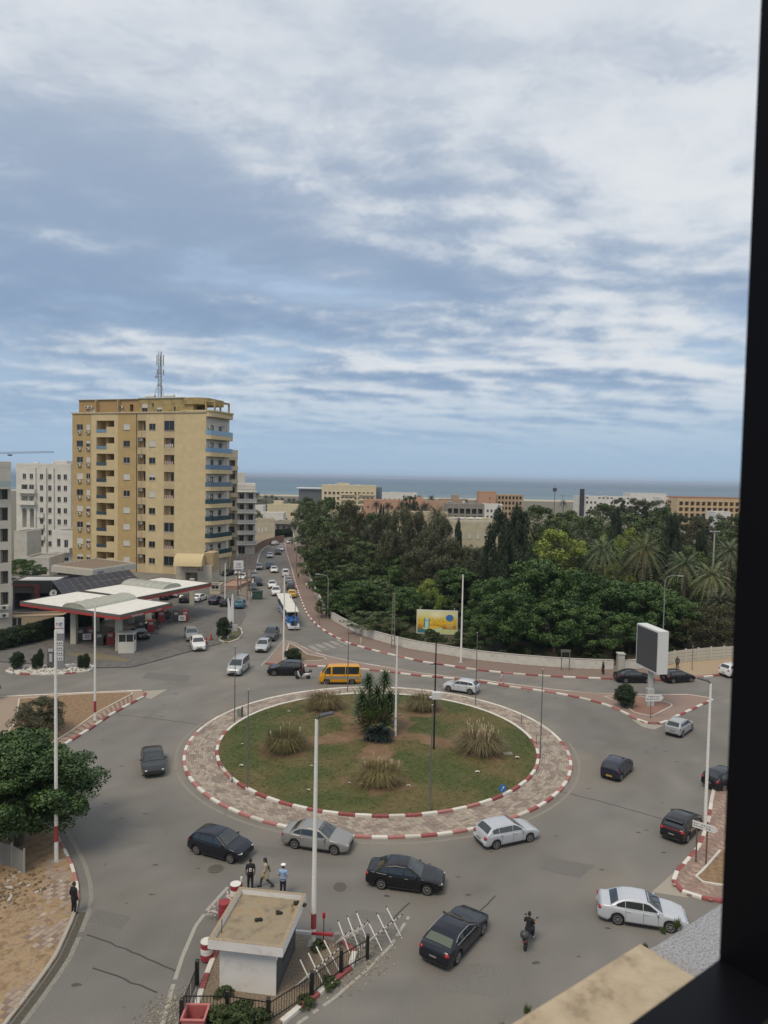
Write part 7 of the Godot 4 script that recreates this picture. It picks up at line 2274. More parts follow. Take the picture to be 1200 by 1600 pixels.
func build_tower():
	var o := thing("apartment_tower", "tall ochre and cream apartment tower with stacked rounded corner balconies", "building", V(-77.78, 0, -177), deg_to_rad(-17.68))
	var cream := plaster(C(0.62, 0.50, 0.295), 0.08)
	var ochre := plaster(C(0.48, 0.345, 0.165), 0.08)
	var tan := plaster(C(0.53, 0.42, 0.255), 0.1)
	var yellow := plaster(C(0.40, 0.31, 0.14), 0.3)
	var W := 37.9
	var yc := func(k: int) -> float: return 34.98 - 4.02 * k
	var a := []
	var b := []
	var c := []
	var e := []
	var f := []
	var g := []
	for k in 9:
		var y: float = yc.call(k)
		var low := k == 8
		a.append([1.3, y - 0.75, 3.2, y + 0.7, ["shutter", "shutter", "half", "half", "glass"][rng.randi() % 5]])
		a.append([4.15, y - 0.7, 5.35, y + 0.65, ["half", "glass", "shutter", "half"][rng.randi() % 4]])
		b.append([1.5, y - 1.3, 4.4, y + 1.55, "void"])
		b.append([4.4, y + 0.05, 6.7, y + 1.55, "void"])
		c.append([1.6, y - 0.7, 3.5, y + 0.7, ["shutter", "shutter", "shutter", "shutter", "glass"][rng.randi() % 5]])
		e.append([0.15, y - 0.9, 2.4, y + 1.5, "loggia"])
		f.append([0.85, y - 0.7, 2.65, y + 0.75, ["glass", "glass", "shutter", "half", "glass"][rng.randi() % 5]])
		g.append([0.15, y - 0.85, 2.95, y + 1.4, ["loggia", "loggia", "glass"][rng.randi() % 3] if not low else "glass"])
	var top := 38.3
	wall_face(o, "ochre_wall", V(0, 0, 0), Vector3.RIGHT, 5.74, 0, top, a, ochre)
	wall_face(o, "cream_wall", V(5.74, 0, 0), Vector3.RIGHT, 7.72, 0, top, b, cream)
	wall_face(o, "ochre_wall", V(13.46, 0, 0), Vector3.RIGHT, 5.34, 0, top, c, ochre)
	wall_face(o, "joint_wall", V(18.80, 0, -0.3), Vector3.RIGHT, 0.22, 0, top, [], mat(C(0.08, 0.06, 0.035), 0.95))
	wall_face(o, "tan_wall", V(19.02, 0, 0), Vector3.RIGHT, 2.5, 0, top, e, tan)
	wall_face(o, "cream_wall", V(21.52, 0, 0), Vector3.RIGHT, 4.9, 0, top, f, cream)
	wall_face(o, "ochre_wall", V(26.42, 0, 0), Vector3.RIGHT, 3.1, 0, top, g, tan)
	wall_face(o, "plain_wall", V(29.52, 0, 0), Vector3.RIGHT, W - 29.52, 0, top, [], cream)
	wall_face(o, "side_wall", V(0, 0, -10.6), Vector3.BACK, 10.6, 0, top, [], ochre)
	wall_face(o, "back_wall", V(W, 0, -10.6), Vector3.LEFT, W, 0, top, [], ochre)
	var white := plaster(C(0.60, 0.57, 0.52), 0.1)
	var doors := []
	for k in 8: doors.append_array([[2.0, yc.call(k) - 1.8, 3.4, yc.call(k) + 0.5, "glass"], [5.6, yc.call(k) - 0.8, 7.0, yc.call(k) + 0.5, "glass"]])
	wall_face(o, "side_wall", V(W, 0, 0), Vector3.FORWARD, 10.6, 0, top, doors, white)
	var m := MB.new()
	m.box(V(W / 2, top - 0.1, -5.3), V(W - 0.1, 0.2, 10.5))
	part("roof", m, mat(C(0.3, 0.27, 0.2), 0.95), o)
	m = MB.new()
	m.cbox(V(W / 2, top + 0.1, -0.25), V(W + 0.3, 0.34, 0.9), 0.05)
	part("cornice", m, plaster(C(0.50, 0.42, 0.28)), o)
	# loggia railings, back windows, air conditioners
	for k in 9:
		var y: float = yc.call(k)
		m = MB.new()
		m.box(V(8.7, y - 0.95, 0.03), V(2.95, 0.75, 0.06))
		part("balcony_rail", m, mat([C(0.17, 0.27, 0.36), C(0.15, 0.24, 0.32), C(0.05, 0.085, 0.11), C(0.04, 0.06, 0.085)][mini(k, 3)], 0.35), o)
		var pane := MB.new()
		pane.box(V(10.3, y + 0.4, -2.9), V(3.3, 1.9, 0.06))
		var pw := part("window", pane, mat(C(0.02, 0.025, 0.03), 0.12), o)
		pane = MB.new()
		for x in [8.65, 9.75, 10.85, 11.95]: pane.box(V(x, y + 0.4, -2.86), V(0.09, 1.95, 0.06))
		part("frame", pane, mat(C(0.40, 0.40, 0.40), 0.5), pw)
		for x in [2.25, 4.8]: ac_unit(o, V(x, y - 1.6, 0.0))
		if rng.randf() < 0.8: ac_unit(o, V(19.9, y + 0.75, -0.5))
		if rng.randf() < 0.6:   # washing on a line
			m = MB.new()
			for i in 4: m.box(V(26.9 + i * 0.6, y - 0.35 - rng.randf() * 0.2, -0.2), V(0.42, 0.7, 0.02))
			part("washing", m, mat([C(0.5, 0.5, 0.52), C(0.2, 0.28, 0.42), C(0.4, 0.3, 0.3)][rng.randi() % 3], 0.9), o)
		m = MB.new()
		m.box(V(20.3, y - 2.1, 0.02), V(0.1, 1.9, 0.03))
		if k < 8: part("pipe", m, mat(C(0.25, 0.22, 0.16), 0.8), o)
	# stacked corner balconies
	var plan_ := [U(W - 0.05, 0.05), U(38.5, -0.08), U(39.0, -0.5), U(39.35, -1.4), U(39.45, -3.5), U(39.4, -9.0), U(39.1, -10.2), U(W - 0.05, -10.5)]
	for k in 8:
		var y: float = yc.call(k) - 2.85
		m = MB.new()
		m.prism(plan_, y, y + 1.0, true)
		var s := part("corner_balcony", m, cream, o)
		m = MB.new()
		wall_strip(m, plan_.slice(0, 7), 0.08, y + 1.0, y + 2.05)
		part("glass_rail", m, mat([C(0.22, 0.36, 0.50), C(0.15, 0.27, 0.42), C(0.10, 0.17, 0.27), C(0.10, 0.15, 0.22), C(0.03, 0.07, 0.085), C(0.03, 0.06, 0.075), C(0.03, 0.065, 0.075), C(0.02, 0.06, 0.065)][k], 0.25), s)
		if rng.randf() < 0.7: ac_unit(o, V(38.05, y + 2.3, -1.4), PI / 2)
		m = MB.new()
		m.box(V(39.0, y + 2.5, -7.5), V(0.3, 3.0, 0.3))
		part("pillar", m, white, o)
		if k < 5 and rng.randf() < 0.9: ac_unit(o, V(38.5, y + 3.0, -6.5), PI / 2)
	m = MB.new()
	m.prism(plan_, 37.35, 38.5, true)
	m.prism([U(31.5, 0.25), U(38.6, 0.1), U(39.3, -0.5), U(39.7, -1.5), U(39.8, -9.5), U(W, -10.8), U(31.5, -10.8)], 38.52, 38.85, true)
	part("corner_cornice", m, cream, o)
	m = MB.new()
	m.box(V(38.2, 1.5, -6), V(0.5, 3.0, 0.5))
	m.box(V(39.0, 2.5, -9), V(0.5, 5.0, 0.5))
	part("column", m, tan, o)
	# set-back top storey
	wall_face(o, "top_wall", V(1.0, 38.5, -1.2), Vector3.RIGHT, 17.8, 0, 3.2, [[3.4, 0.1, 5.3, 1.0, "shutter"], [11.4, 0.1, 13.0, 1.1, "shutter"], [15.0, 0.3, 16.0, 2.0, "void"]], nmat([C(0.30, 0.19, 0.085), C(0.39, 0.255, 0.115), C(0.42, 0.28, 0.13)], 6.0))
	wall_face(o, "top_wall", V(18.8, 38.5, -1.0), Vector3.RIGHT, 12.6, 0, 3.35, [[0.8, 0.1, 2.4, 2.1, "half"], [3.6, 1.3, 4.2, 2.2, "glass"], [5.0, 0.1, 6.4, 1.2, "half"], [9.7, 0.4, 10.2, 1.3, "glass"]], yellow)
	m = MB.new()
	for x in [6.7, 13.2]: m.box(V(x, 40.1, -0.7), V(0.25, 3.2, 1.0))
	part("top_pier", m, ochre, o)
	m = MB.new()
	m.box(V(16.2, 41.75, -5.6), V(30.6, 0.15, 9.4))
	part("top_roof", m, mat(C(0.36, 0.33, 0.26), 0.95), o)
	m = MB.new()
	m.box(V(25.1, 41.93, -1.0), V(12.9, 0.2, 0.5))
	part("top_edge", m, mat(C(0.55, 0.54, 0.5), 0.9), o)
	for x in [3.6, 4.8, 13.7]: ac_unit(o, V(x, 39.6, -1.2))
	m = MB.new()
	m.prism([U(31.4, -0.6), U(35.2, -0.6), U(37.2, -2.2), U(37.2, -9.0), U(31.4, -9.0)], 40.3, 41.85, true)
	m.box(V(32.6, 39.4, -4.0), V(2.4, 1.9, 6.0))
	part("corner_room", m, yellow, o)
	m = MB.new()
	m.box(V(34.9, 39.4, -2.9), V(2.2, 1.3, 0.1))
	part("dark_opening", m, mat(C(0.05, 0.04, 0.03), 0.8), o)
	m = MB.new()
	for q in [[36.9, -1.6], [39.2, -1.6], [36.9, -8.0], [39.2, -8.0]]: m.box(V(q[0], 39.8, q[1]), V(0.35, 2.3, 0.35))
	for q in [[38.05, -1.6, 2.6, 0.35], [38.05, -8.0, 2.6, 0.35]]: m.box(V(q[0], 41.0, q[1]), V(q[2], 0.3, q[3]))
	for x in [36.9, 39.2]: m.box(V(x, 41.0, -4.8), V(0.35, 0.3, 6.0))
	part("pergola", m, yellow, o)
	for x in [18.6, 24.0]:
		m = MB.new()
		m.cyl(V(x, 42.6, -4), V(x + 2.6, 42.6, -4), 0.45, 0.45, 12)
		for q in [0.4, 2.2]: m.bar(V(x + q, 41.9, -4), V(x + q, 42.5, -4), 0.15)
		part("water_tank", m, mat(C(0.55, 0.56, 0.56), 0.5), o)
	# the mobile phone mast on the roof
	var mast := thing("antenna_mast", "grey lattice antenna mast on the roof of the tower", "antenna", o.transform * V(22.6, 41.9, -4), deg_to_rad(-17))
	m = MB.new()
	for s in 3:
		var t := TAU * s / 3.0 + 0.3
		var u := TAU * (s + 1) / 3.0 + 0.3
		var r0 := V(cos(t), 0, sin(t))
		var r1 := V(cos(u), 0, sin(u))
		m.bar(r0 * 0.5, r0 * 0.4 + V(0, 11.5, 0), 0.09)
		for i in 14:
			m.bar(r0 * 0.48 + V(0, i * 0.8, 0), r1 * 0.47 + V(0, i * 0.8 + 0.8, 0), 0.05)
			m.bar(r0 * 0.47 + V(0, i * 0.8, 0), r1 * 0.47 + V(0, i * 0.8, 0), 0.05)
		m.bar(r0 * 1.5, r0 * 0.4 + V(0, 4.2, 0), 0.07)
	part("lattice", m, mat(C(0.22, 0.23, 0.24), 0.5, 0.4), mast)
	for s in 6:
		var t := TAU * s / 6.0
		m = MB.new()
		m.cbox(V(cos(t) * 0.85, 9.4 if s % 2 == 0 else 6.6, sin(t) * 0.85), V(0.28, 2.6 if s % 2 == 0 else 1.4, 0.16), 0.03, Basis(Vector3.UP, -t + PI / 2))
		m.bar(V(0, 9.4 if s % 2 == 0 else 6.6, 0), V(cos(t) * 0.85, 9.4 if s % 2 == 0 else 6.6, sin(t) * 0.85), 0.06)
		part("panel_antenna", m, mat(C(0.36, 0.37, 0.38), 0.5), mast)
	for q in [V(-0.7, 5.4, 0.5), V(0.7, 4.5, 0.6), V(0.5, 3.4, 0.7)]:
		m = MB.new()
		m.cyl(q, q + V(0.05, 0, 0.22), 0.36, 0.36, 12)
		part("dish", m, mat(C(0.34, 0.35, 0.36), 0.5), mast)

func build_town():
	var white := plaster(C(0.70, 0.685, 0.65))
	var pale := plaster(C(0.54, 0.52, 0.47))
	var cream := plaster(C(0.60, 0.53, 0.38))
	var brown := plaster(C(0.42, 0.31, 0.21))
	var terra := plaster(C(0.50, 0.29, 0.20))
	var greywall := plaster(C(0.36, 0.34, 0.31))
	var dark := mat(C(0.13, 0.14, 0.155), 0.4)
	var all := ["glass", "glass", "half", "shutter"]
	# left edge block
	var left := block("apartment_block", "pale apartment block cut off by the left edge with tall loggia windows", V(-63.1, 0, -102.8), 16.0, 24.4, 12, 0.55, plaster(C(0.49, 0.465, 0.415)), rows_of(14.45, 15.65, 1, 3.6, 3.2, 6, 1.05, 2.0, ["loggia"]) + rows_of(12.3, 13.9, 1, 4.5, 3.2, 5, 1.1, 1.0, ["shutter", "glass"]) + rows_of(0, 10, 3, 4.2, 3.2, 5, 1.2, 1.3, all), {"parapet": 0.9, "balconies": [[12.6, 15.9, 21.3, 1.0]], "rail": mat(C(0.30, 0.36, 0.36), 0.2)})
	for k in 4: ac_unit(left, V(6.1 + 1.0 * (k % 2), 1.8 + 1.2 * (k / 2), 0.0))
	var m := MB.new()
	for i in 22: m.bar(V(2.0 + i * 0.24, 24.4, -0.3), V(2.0 + i * 0.24, 25.3, -0.3), 0.05)
	part("roof_railing", m, mat(C(0.2, 0.2, 0.2), 0.6), left)
	# white block in the back
	var holes := []
	for q in [[2.7, 1], [5.0, 1], [8.3, 1], [11.0, 1], [14.0, 1], [16.0, 1]]:
		for j in 7:
			if j in [1, 2, 3, 4] and q[0] < 6.0: continue
			holes.append([q[0] - 0.55, 2.4 + 3.2 * j, q[0] + 0.55, 3.9 + 3.2 * j, "glass"])
	for x in [2.7, 5.2]:
		for y in [14.6, 17.9]: holes.append([x - 1.0, y, x + 1.0, y + 2.1, "loggia"])
		holes.append([x - 0.75, 7.6, x + 0.75, 12.4, "loggia"])
	var blk := block("apartment_block", "white apartment block with arched recesses left of the tower", V(-97.56, 0, -203), 17.73, 25.41, 14, deg_to_rad(-12), plaster(C(0.70, 0.685, 0.64)), holes, {"balconies": [[1.2, 6.8, 17.6, 1.2], [1.2, 6.8, 14.3, 1.2], [7.4, 9.4, 10.8, 0.8], [7.4, 9.4, 7.6, 0.8], [7.2, 9.6, 4.4, 0.8]], "tanks": 5, "box": [2.0, 4.0, 1.8]})
	for x in [6.5, 10.0, 12.4]:
		m = MB.new()
		m.box(V(x - 9.0, 12.5, 0.18), V(0.5, 25.0, 0.34))
		part("pilaster", m, plaster(C(0.68, 0.665, 0.625)), blk)
	for x in [2.7, 5.2]:
		m = MB.new()
		var arch := []
		for i in 9: arch.append(U(x - 8.97 + 0.75 * cos(PI * i / 8.0), -12.4 - 0.75 * sin(PI * i / 8.0)))
		var pr := MB.new()
		pr.prism(arch, 0.0, 0.06, true)
		m.add(pr, Transform3D(Basis(Vector3.RIGHT, PI / 2), V(0, 0, -0.02)))
		part("arch", m, mat(C(0.16, 0.15, 0.14), 0.9), blk)
	block("house", "small white two-storey house between the white block and the tower", V(-82.44, 0, -182), 5.76, 7.78, 9, deg_to_rad(-8), white, [[1.2, 4.6, 2.2, 6.6, "glass"], [3.2, 4.4, 4.3, 6.4, "glass"], [1.2, 1.0, 2.4, 2.6, "glass"], [3.0, 1.0, 4.4, 2.6, "half"]], {"parapet": 1.0, "balconies": [[0.2, 5.6, 3.4, 1.6]], "trim": white})
	block("house", "blank white wall block beside the dark tree left of the white house", V(-96.46, 0, -188), 3.4, 7.71, 8, 0.0, pale, [], {"parapet": 0.2})
	block("house", "low white garage with a slanting top in front of the white block", V(-78.5, 0, -160), 5.51, 4.1, 10, 0.1, pale, [[3.5, 0.4, 5.0, 2.2, "void"]], {"parapet": 0.3})
	# tall neighbours on the street
	block("apartment_block", "narrow beige block with stepped balconies hidden behind the tower", V(-41.99, 0, -192), 4.32, 28.37, 12, 0.27, plaster(C(0.44, 0.39, 0.31)), rows_of(1.5, 4.3, 1, 4.5, 3.6, 7, 1.6, 1.8, ["loggia"]), {"balconies": [[2.6, 4.4, 3.6, 1.3], [2.6, 4.4, 7.2, 1.3], [2.6, 4.4, 10.8, 1.3], [2.6, 4.4, 14.4, 1.3], [2.6, 4.4, 18.0, 1.3], [2.6, 4.4, 21.6, 1.3], [2.6, 4.4, 25.2, 1.3]], "box": [1.0, 3.0, 2.5]})
	block("apartment_block", "white block of flats with open balconies where the street narrows", V(-41.51, 0, -212), 5.92, 20.72, 16, 0.22, plaster(C(0.60, 0.59, 0.56)), rows_of(0.3, 5.6, 2, 3.7, 3.15, 5, 2.1, 2.3, ["loggia"]) + [[1.0, 0.3, 3.0, 2.6, "glass"]], {"balconies": [[-0.1, 6.3, 3.2, 1.5], [-0.1, 6.3, 6.35, 1.5], [-0.1, 6.3, 9.5, 1.5], [-0.1, 6.3, 12.65, 1.5], [-0.1, 6.3, 15.8, 1.5], [-0.1, 6.3, 18.95, 1.3, 0.3]], "trim": plaster(C(0.74, 0.73, 0.70)), "rail": mat(C(0.45, 0.45, 0.44), 0.5), "box": [-1.2, 2.6, 4.0], "right": rows_of(1, 17, 4, 3.9, 3.15, 5, 1.6, 1.5, ["glass"])})
	# houses at the end of the street
	block("house", "beige house with shuttered windows at the left bend of the street", V(-43.96, 0, -262), 7.1, 7.07, 10, 0.12, plaster(C(0.50, 0.44, 0.34)), [[1.0, 2.8, 1.7, 4.6, "shutter"], [2.2, 2.8, 2.9, 4.6, "shutter"], [3.6, 3.2, 4.4, 4.8, "shutter"]], {"parapet": 0.5})
	block("house", "grey shaded house with a long balcony behind the dark hedge", V(-38.49, 0, -280), 9.87, 5.31, 10, -0.1, plaster(C(0.36, 0.33, 0.29)), rows_of(0.5, 9.5, 4, 2.5, 3.0, 1, 1.0, 1.8, ["glass"]), {"parapet": 0.6, "balconies": [[0.0, 9.0, 5.0, 1.2]]})
	block("house", "white house with flat roof terrace above the beige one", V(-47.11, 0, -300), 9.21, 7.66, 8, 0.0, white, [[1.0, 4.0, 1.9, 6.0, "glass"], [4.0, 4.0, 4.9, 6.4, "half"]], {"parapet": 0.6})
	block("house", "large pale yellow house with a stair housing at the end of the street", V(-47.97, 0, -335), 14.81, 9.78, 12, -0.06, plaster(C(0.62, 0.55, 0.38)), [[6.5, 4.0, 7.3, 5.2, "glass"], [11.2, 5.0, 13.8, 6.6, "void"], [9.0, 2.5, 9.8, 4.0, "glass"]], {"parapet": 0.5, "box": [-3.0, 4.2, 2.2]})
	block("house", "small white house partly behind the balcony block", V(-63.57, 0, -360), 4.22, 8.16, 8, 0.0, white, [], {"parapet": 0.4})
	var bw := thing("brick_wall", "reddish brick garden wall at the bend of the street", "wall", Vector3.ZERO)
	m = MB.new()
	wall_strip(m, resample([U(-39.29, -214.07), U(-39.63, -229.38), U(-39.34, -240.21), U(-38.03, -248.64), U(-36.22, -256.47)], 2.0), 0.3, 0, 2.4)
	part("wall", m, nmat([C(0.16, 0.09, 0.06), C(0.25, 0.155, 0.105)], 1.5, 0.95, 0.05), bw)
	# behind the park
	block("apartment_block", "long cream building with narrow windows behind the park", V(22.89, 0, -188), 15.11, 12.39, 16, 0.03, plaster(C(0.52, 0.47, 0.34)), rows_of(2.2, 15.0, 6, 8.2, 3, 1, 0.75, 1.5, ["shutter", "half"]) + rows_of(2.2, 15.0, 6, 3.8, 3, 1, 0.75, 1.8, ["half"]), {"parapet": 0.7, "trim": plaster(C(0.60, 0.55, 0.42)), "tanks": 5})
	block("house", "small cream stair tower right of the two cypresses", V(44.62, 0, -215), 2.14, 11.27, 3, 0.0, cream, [], {"parapet": 0.2})
	block("unfinished_building", "grey unfinished building of open concrete floors behind the cream one", V(37.74, 0, -330), 17.86, 12.22, 12, 0.0, plaster(C(0.27, 0.25, 0.225)), rows_of(0.4, 17.4, 6, 1.0, 3.4, 3, 2.1, 2.4, ["void", "void", "loggia"]), {"parapet": 0.2, "tanks": 3})
	block("house", "white house with small arches below the brown arcaded hotel", V(61.62, 0, -400), 10.1, 9.67, 8, 0.0, white, rows_of(0.8, 9.5, 4, 2.0, 3.5, 2, 1.2, 1.6, ["glass"]), {"parapet": 0.5})
	block("hotel", "terracotta cube with a blank front right of the unfinished building", V(62.55, 0, -430), 10.07, 16.28, 12, 0.0, terra, [[6.2, 12.0, 6.9, 13.2, "glass"], [6.2, 9.0, 6.9, 10.2, "glass"]], {"parapet": 0.4})
	block("hotel", "brown hotel with a grid of dark window openings", V(77.94, 0, -440), 16.66, 14.38, 14, 0.02, brown, rows_of(0.6, 16.0, 7, 2.0, 3.3, 4, 1.3, 1.9, ["void"]), {"parapet": 0.4, "trim": plaster(C(0.46, 0.33, 0.22))})
	block("hotel", "cream four-storey hotel with rows of balconies near the shore", V(-22.91, 0, -460), 35.23, 17.75, 16, 0.04, plaster(C(0.66, 0.58, 0.40)), rows_of(1.0, 34.0, 12, 2.5, 3.3, 4, 1.6, 1.7, ["void", "glass"]), {"parapet": 0.9, "balconies": [[13, 22, 12.2, 1.2], [24, 34, 12.2, 1.2], [13, 22, 8.9, 1.2], [24, 34, 8.9, 1.2], [13, 34, 5.6, 1.2]], "box": [-4.0, 8.0, 2.2], "tanks": 5})
	block("pavilion", "dark glazed pavilion with a thin white roof left of the cream hotel", V(-49.39, 0, -480), 16.87, 14.82, 12, 0.0, dark, [], {"parapet": 0.1, "trim": white})
	m = MB.new()
	m.cbox(Vector3.ZERO, V(18.5, 0.5, 15), 0.1)
	var slab := part("roof_slab", m, mat(C(0.66, 0.66, 0.66), 0.7))
	slab.position = V(-50.25, 15.8, -486)
	tag(slab, "thin white roof slab carried above the dark glazed pavilion", "roof")
	block("house", "blue grey glass annex at the right end of the cream hotel", V(-3.91, 0, -470), 4.66, 17.14, 10, 0.0, mat(C(0.12, 0.16, 0.22), 0.3), [], {"parapet": 0.2})
	block("house", "low white terraces right of the cream hotel by the shore", V(11.41, 0, -540), 27.26, 12.04, 14, 0.0, white, rows_of(1, 26, 7, 3, 3.4, 2, 1.5, 1.5, ["glass"], 0.3), {"parapet": 0.5, "tanks": 4})
	block("house", "long terracotta building among palms", V(6.61, 0, -415), 37.43, 10.28, 14, 0.02, terra, rows_of(1, 36, 10, 2.4, 3.4, 2, 1.1, 1.5, ["void", "glass"], 0.3), {"parapet": 0.6, "box": [14.0, 5.0, 2.5]})
	block("house", "pale terracotta building with flat roof right of the long one", V(30.63, 0, -440), 17.86, 9.51, 10, 0.0, plaster(C(0.46, 0.30, 0.21)), rows_of(1, 17, 5, 2.0, 3.4, 1, 1.2, 1.6, ["void"]), {"parapet": 0.4})
	block("house", "tan building with a square stair tower behind the unfinished one", V(45.41, 0, -470), 16.53, 10.03, 12, 0.0, plaster(C(0.36, 0.28, 0.21)), rows_of(1, 15, 4, 4.0, 3.4, 1, 1.2, 1.5, ["glass"]), {"parapet": 0.4, "box": [2.0, 5.0, 3.4]})
	block("house", "long low cream wall house in front of the terracotta building", V(11.58, 0, -285), 28.3, 10.08, 8, 0.0, plaster(C(0.55, 0.47, 0.33)), rows_of(1, 27, 6, 3.0, 3.4, 1, 1.0, 1.3, ["glass"], 0.4), {"parapet": 0.4})
	block("house", "white villa peeping between the casuarinas", V(11.38, 0, -160), 6.51, 8.01, 8, 0.1, white, [[1.0, 1.0, 2.2, 3.0, "glass"], [3.5, 1.0, 5.0, 3.0, "glass"]], {"parapet": 0.4})
	# right hand hotels
	block("hotel", "white hotel with one black panel at its left end", V(145.98, 0, -470), 34.73, 13.66, 14, -0.03, white, rows_of(4.5, 34, 11, 2.5, 3.4, 4, 1.5, 1.5, ["glass"], 0.4), {"parapet": 0.5, "tanks": 4})
	m = MB.new()
	m.box(V(0, 5.0, 0.2), V(3.0, 18.0, 0.4))
	var panel := part("sign_panel", m, mat(C(0.03, 0.03, 0.034), 0.5))
	panel.position = V(130.52, 4.92, -469)
	tag(panel, "tall black panel on the front of the white hotel", "panel")
	block("hotel", "white flat roofed hotel wing farther back on the right", V(185.85, 0, -500), 26.13, 15.84, 14, 0.0, white, [], {"parapet": 0.5})
	block("hotel", "white villa with two windows left of the ochre hotel", V(164.49, 0, -410), 10.71, 15.32, 10, 0.0, white, [[2.0, 6.5, 4.0, 8.0, "glass"], [6.5, 6.5, 8.5, 8.0, "glass"], [2.0, 3.0, 4.0, 4.6, "glass"], [6.5, 3.0, 8.5, 4.6, "glass"]], {"parapet": 0.5, "roof": terra})
	block("hotel", "ochre hotel with rows of deep square balconies at the right", V(183.2, 0, -400), 37.12, 15.61, 14, 0.05, plaster(C(0.55, 0.41, 0.25)), rows_of(0.8, 36.5, 11, 1.6, 3.3, 4, 2.3, 2.2, ["loggia", "void"]), {"parapet": 0.7, "trim": plaster(C(0.40, 0.19, 0.12))})
	block("house", "small white house among trees below the ochre hotel", V(143.33, 0, -300), 6.76, 11.86, 8, 0.0, white, [[2.0, 2.0, 3.2, 3.6, "glass"], [4.2, 2.0, 5.2, 3.6, "void"]], {"parapet": 0.4})
	# masts
	for q in [[V(96.38, 6.36, -400), 762, "dark antenna mast with a crown of panels against the sea", V(95.95, 0, -400), 20.07], [V(60.53, 10.21, -240), 774, "grey floodlight mast right of the antenna mast", V(60.25, 0, -240), 19.1], [V(59.16, 9.86, -126), 831, "white park lamp between the palms near the window frame", V(58.86, 0, -126), 15.46], [V(123.7, 11.76, -300), 779, "thin pale mast in front of the ochre hotel", V(123.49, 0, -300), 17.17]]:
		var o := thing("mast", q[2], "mast", q[3])
		m = MB.new()
		m.cyl(Vector3.ZERO, V(0, q[4], 0), 0.22 if q[4] > 9 else 0.08, 0.12 if q[4] > 9 else 0.06, 8)
		part("pole", m, mat(C(0.10, 0.10, 0.11) if q[1] == 762 else C(0.36, 0.36, 0.35), 0.6), o)
		m = MB.new()
		if q[1] == 762:
			for i in 6: m.box(V(cos(i * 1.05) * 0.9, q[4] - 1.2, sin(i * 1.05) * 0.9), V(0.35, 2.0, 0.35))
			m.bar(V(0, q[4], 0), V(0, q[4] + 2.0, 0), 0.1)
			m.cyl(V(0, q[4] - 0.4, 0), V(0, q[4] - 0.2, 0), 1.2, 1.2, 8)
		else:
			m.bar(V(-0.8, q[4], 0), V(0.8, q[4], 0), 0.1)
			for s in [-0.7, 0.0, 0.7]: m.box(V(s, q[4] + 0.1, 0.1), V(0.4, 0.16, 0.3))
		part("head", m, mat(C(0.10, 0.10, 0.11) if q[1] == 762 else C(0.4, 0.4, 0.4), 0.6), o)
	# crane jib at the left
	var cr := thing("tower_crane", "thin lattice jib of a tower crane reaching in from the left edge", "crane", Vector3.ZERO)
	var a: Vector3 = V(-287.83, 31.3, -420)
	var b: Vector3 = V(-195.58, 34.77, -420)
	m = MB.new()
	for d in [V(0, 0, 0.5), V(0, 0, -0.5), V(0, 1.2, 0)]: m.bar(a + d, b + d * 0.6, 0.14)
	for i in 44:
		var p := a.lerp(b, i / 44.0)
		var q := a.lerp(b, (i + 1) / 44.0)
		m.bar(p + V(0, 0, 0.5), q + V(0, 1.15, 0), 0.1)
		m.bar(p + V(0, 1.15, 0), q + V(0, 0, -0.5), 0.1)
	part("jib", m, mat(C(0.10, 0.11, 0.12), 0.6), cr)
	m = MB.new()
	m.box(a.lerp(b, 0.72) + V(0, -0.9, 0), V(2.2, 0.9, 1.0))
	part("trolley", m, mat(C(0.08, 0.08, 0.08), 0.6), cr)
	m = MB.new()
	m.bar(V(a.x, 0, a.z), a + V(0, 6, 0), 1.4)
	part("mast", m, mat(C(0.12, 0.12, 0.12), 0.6), cr)

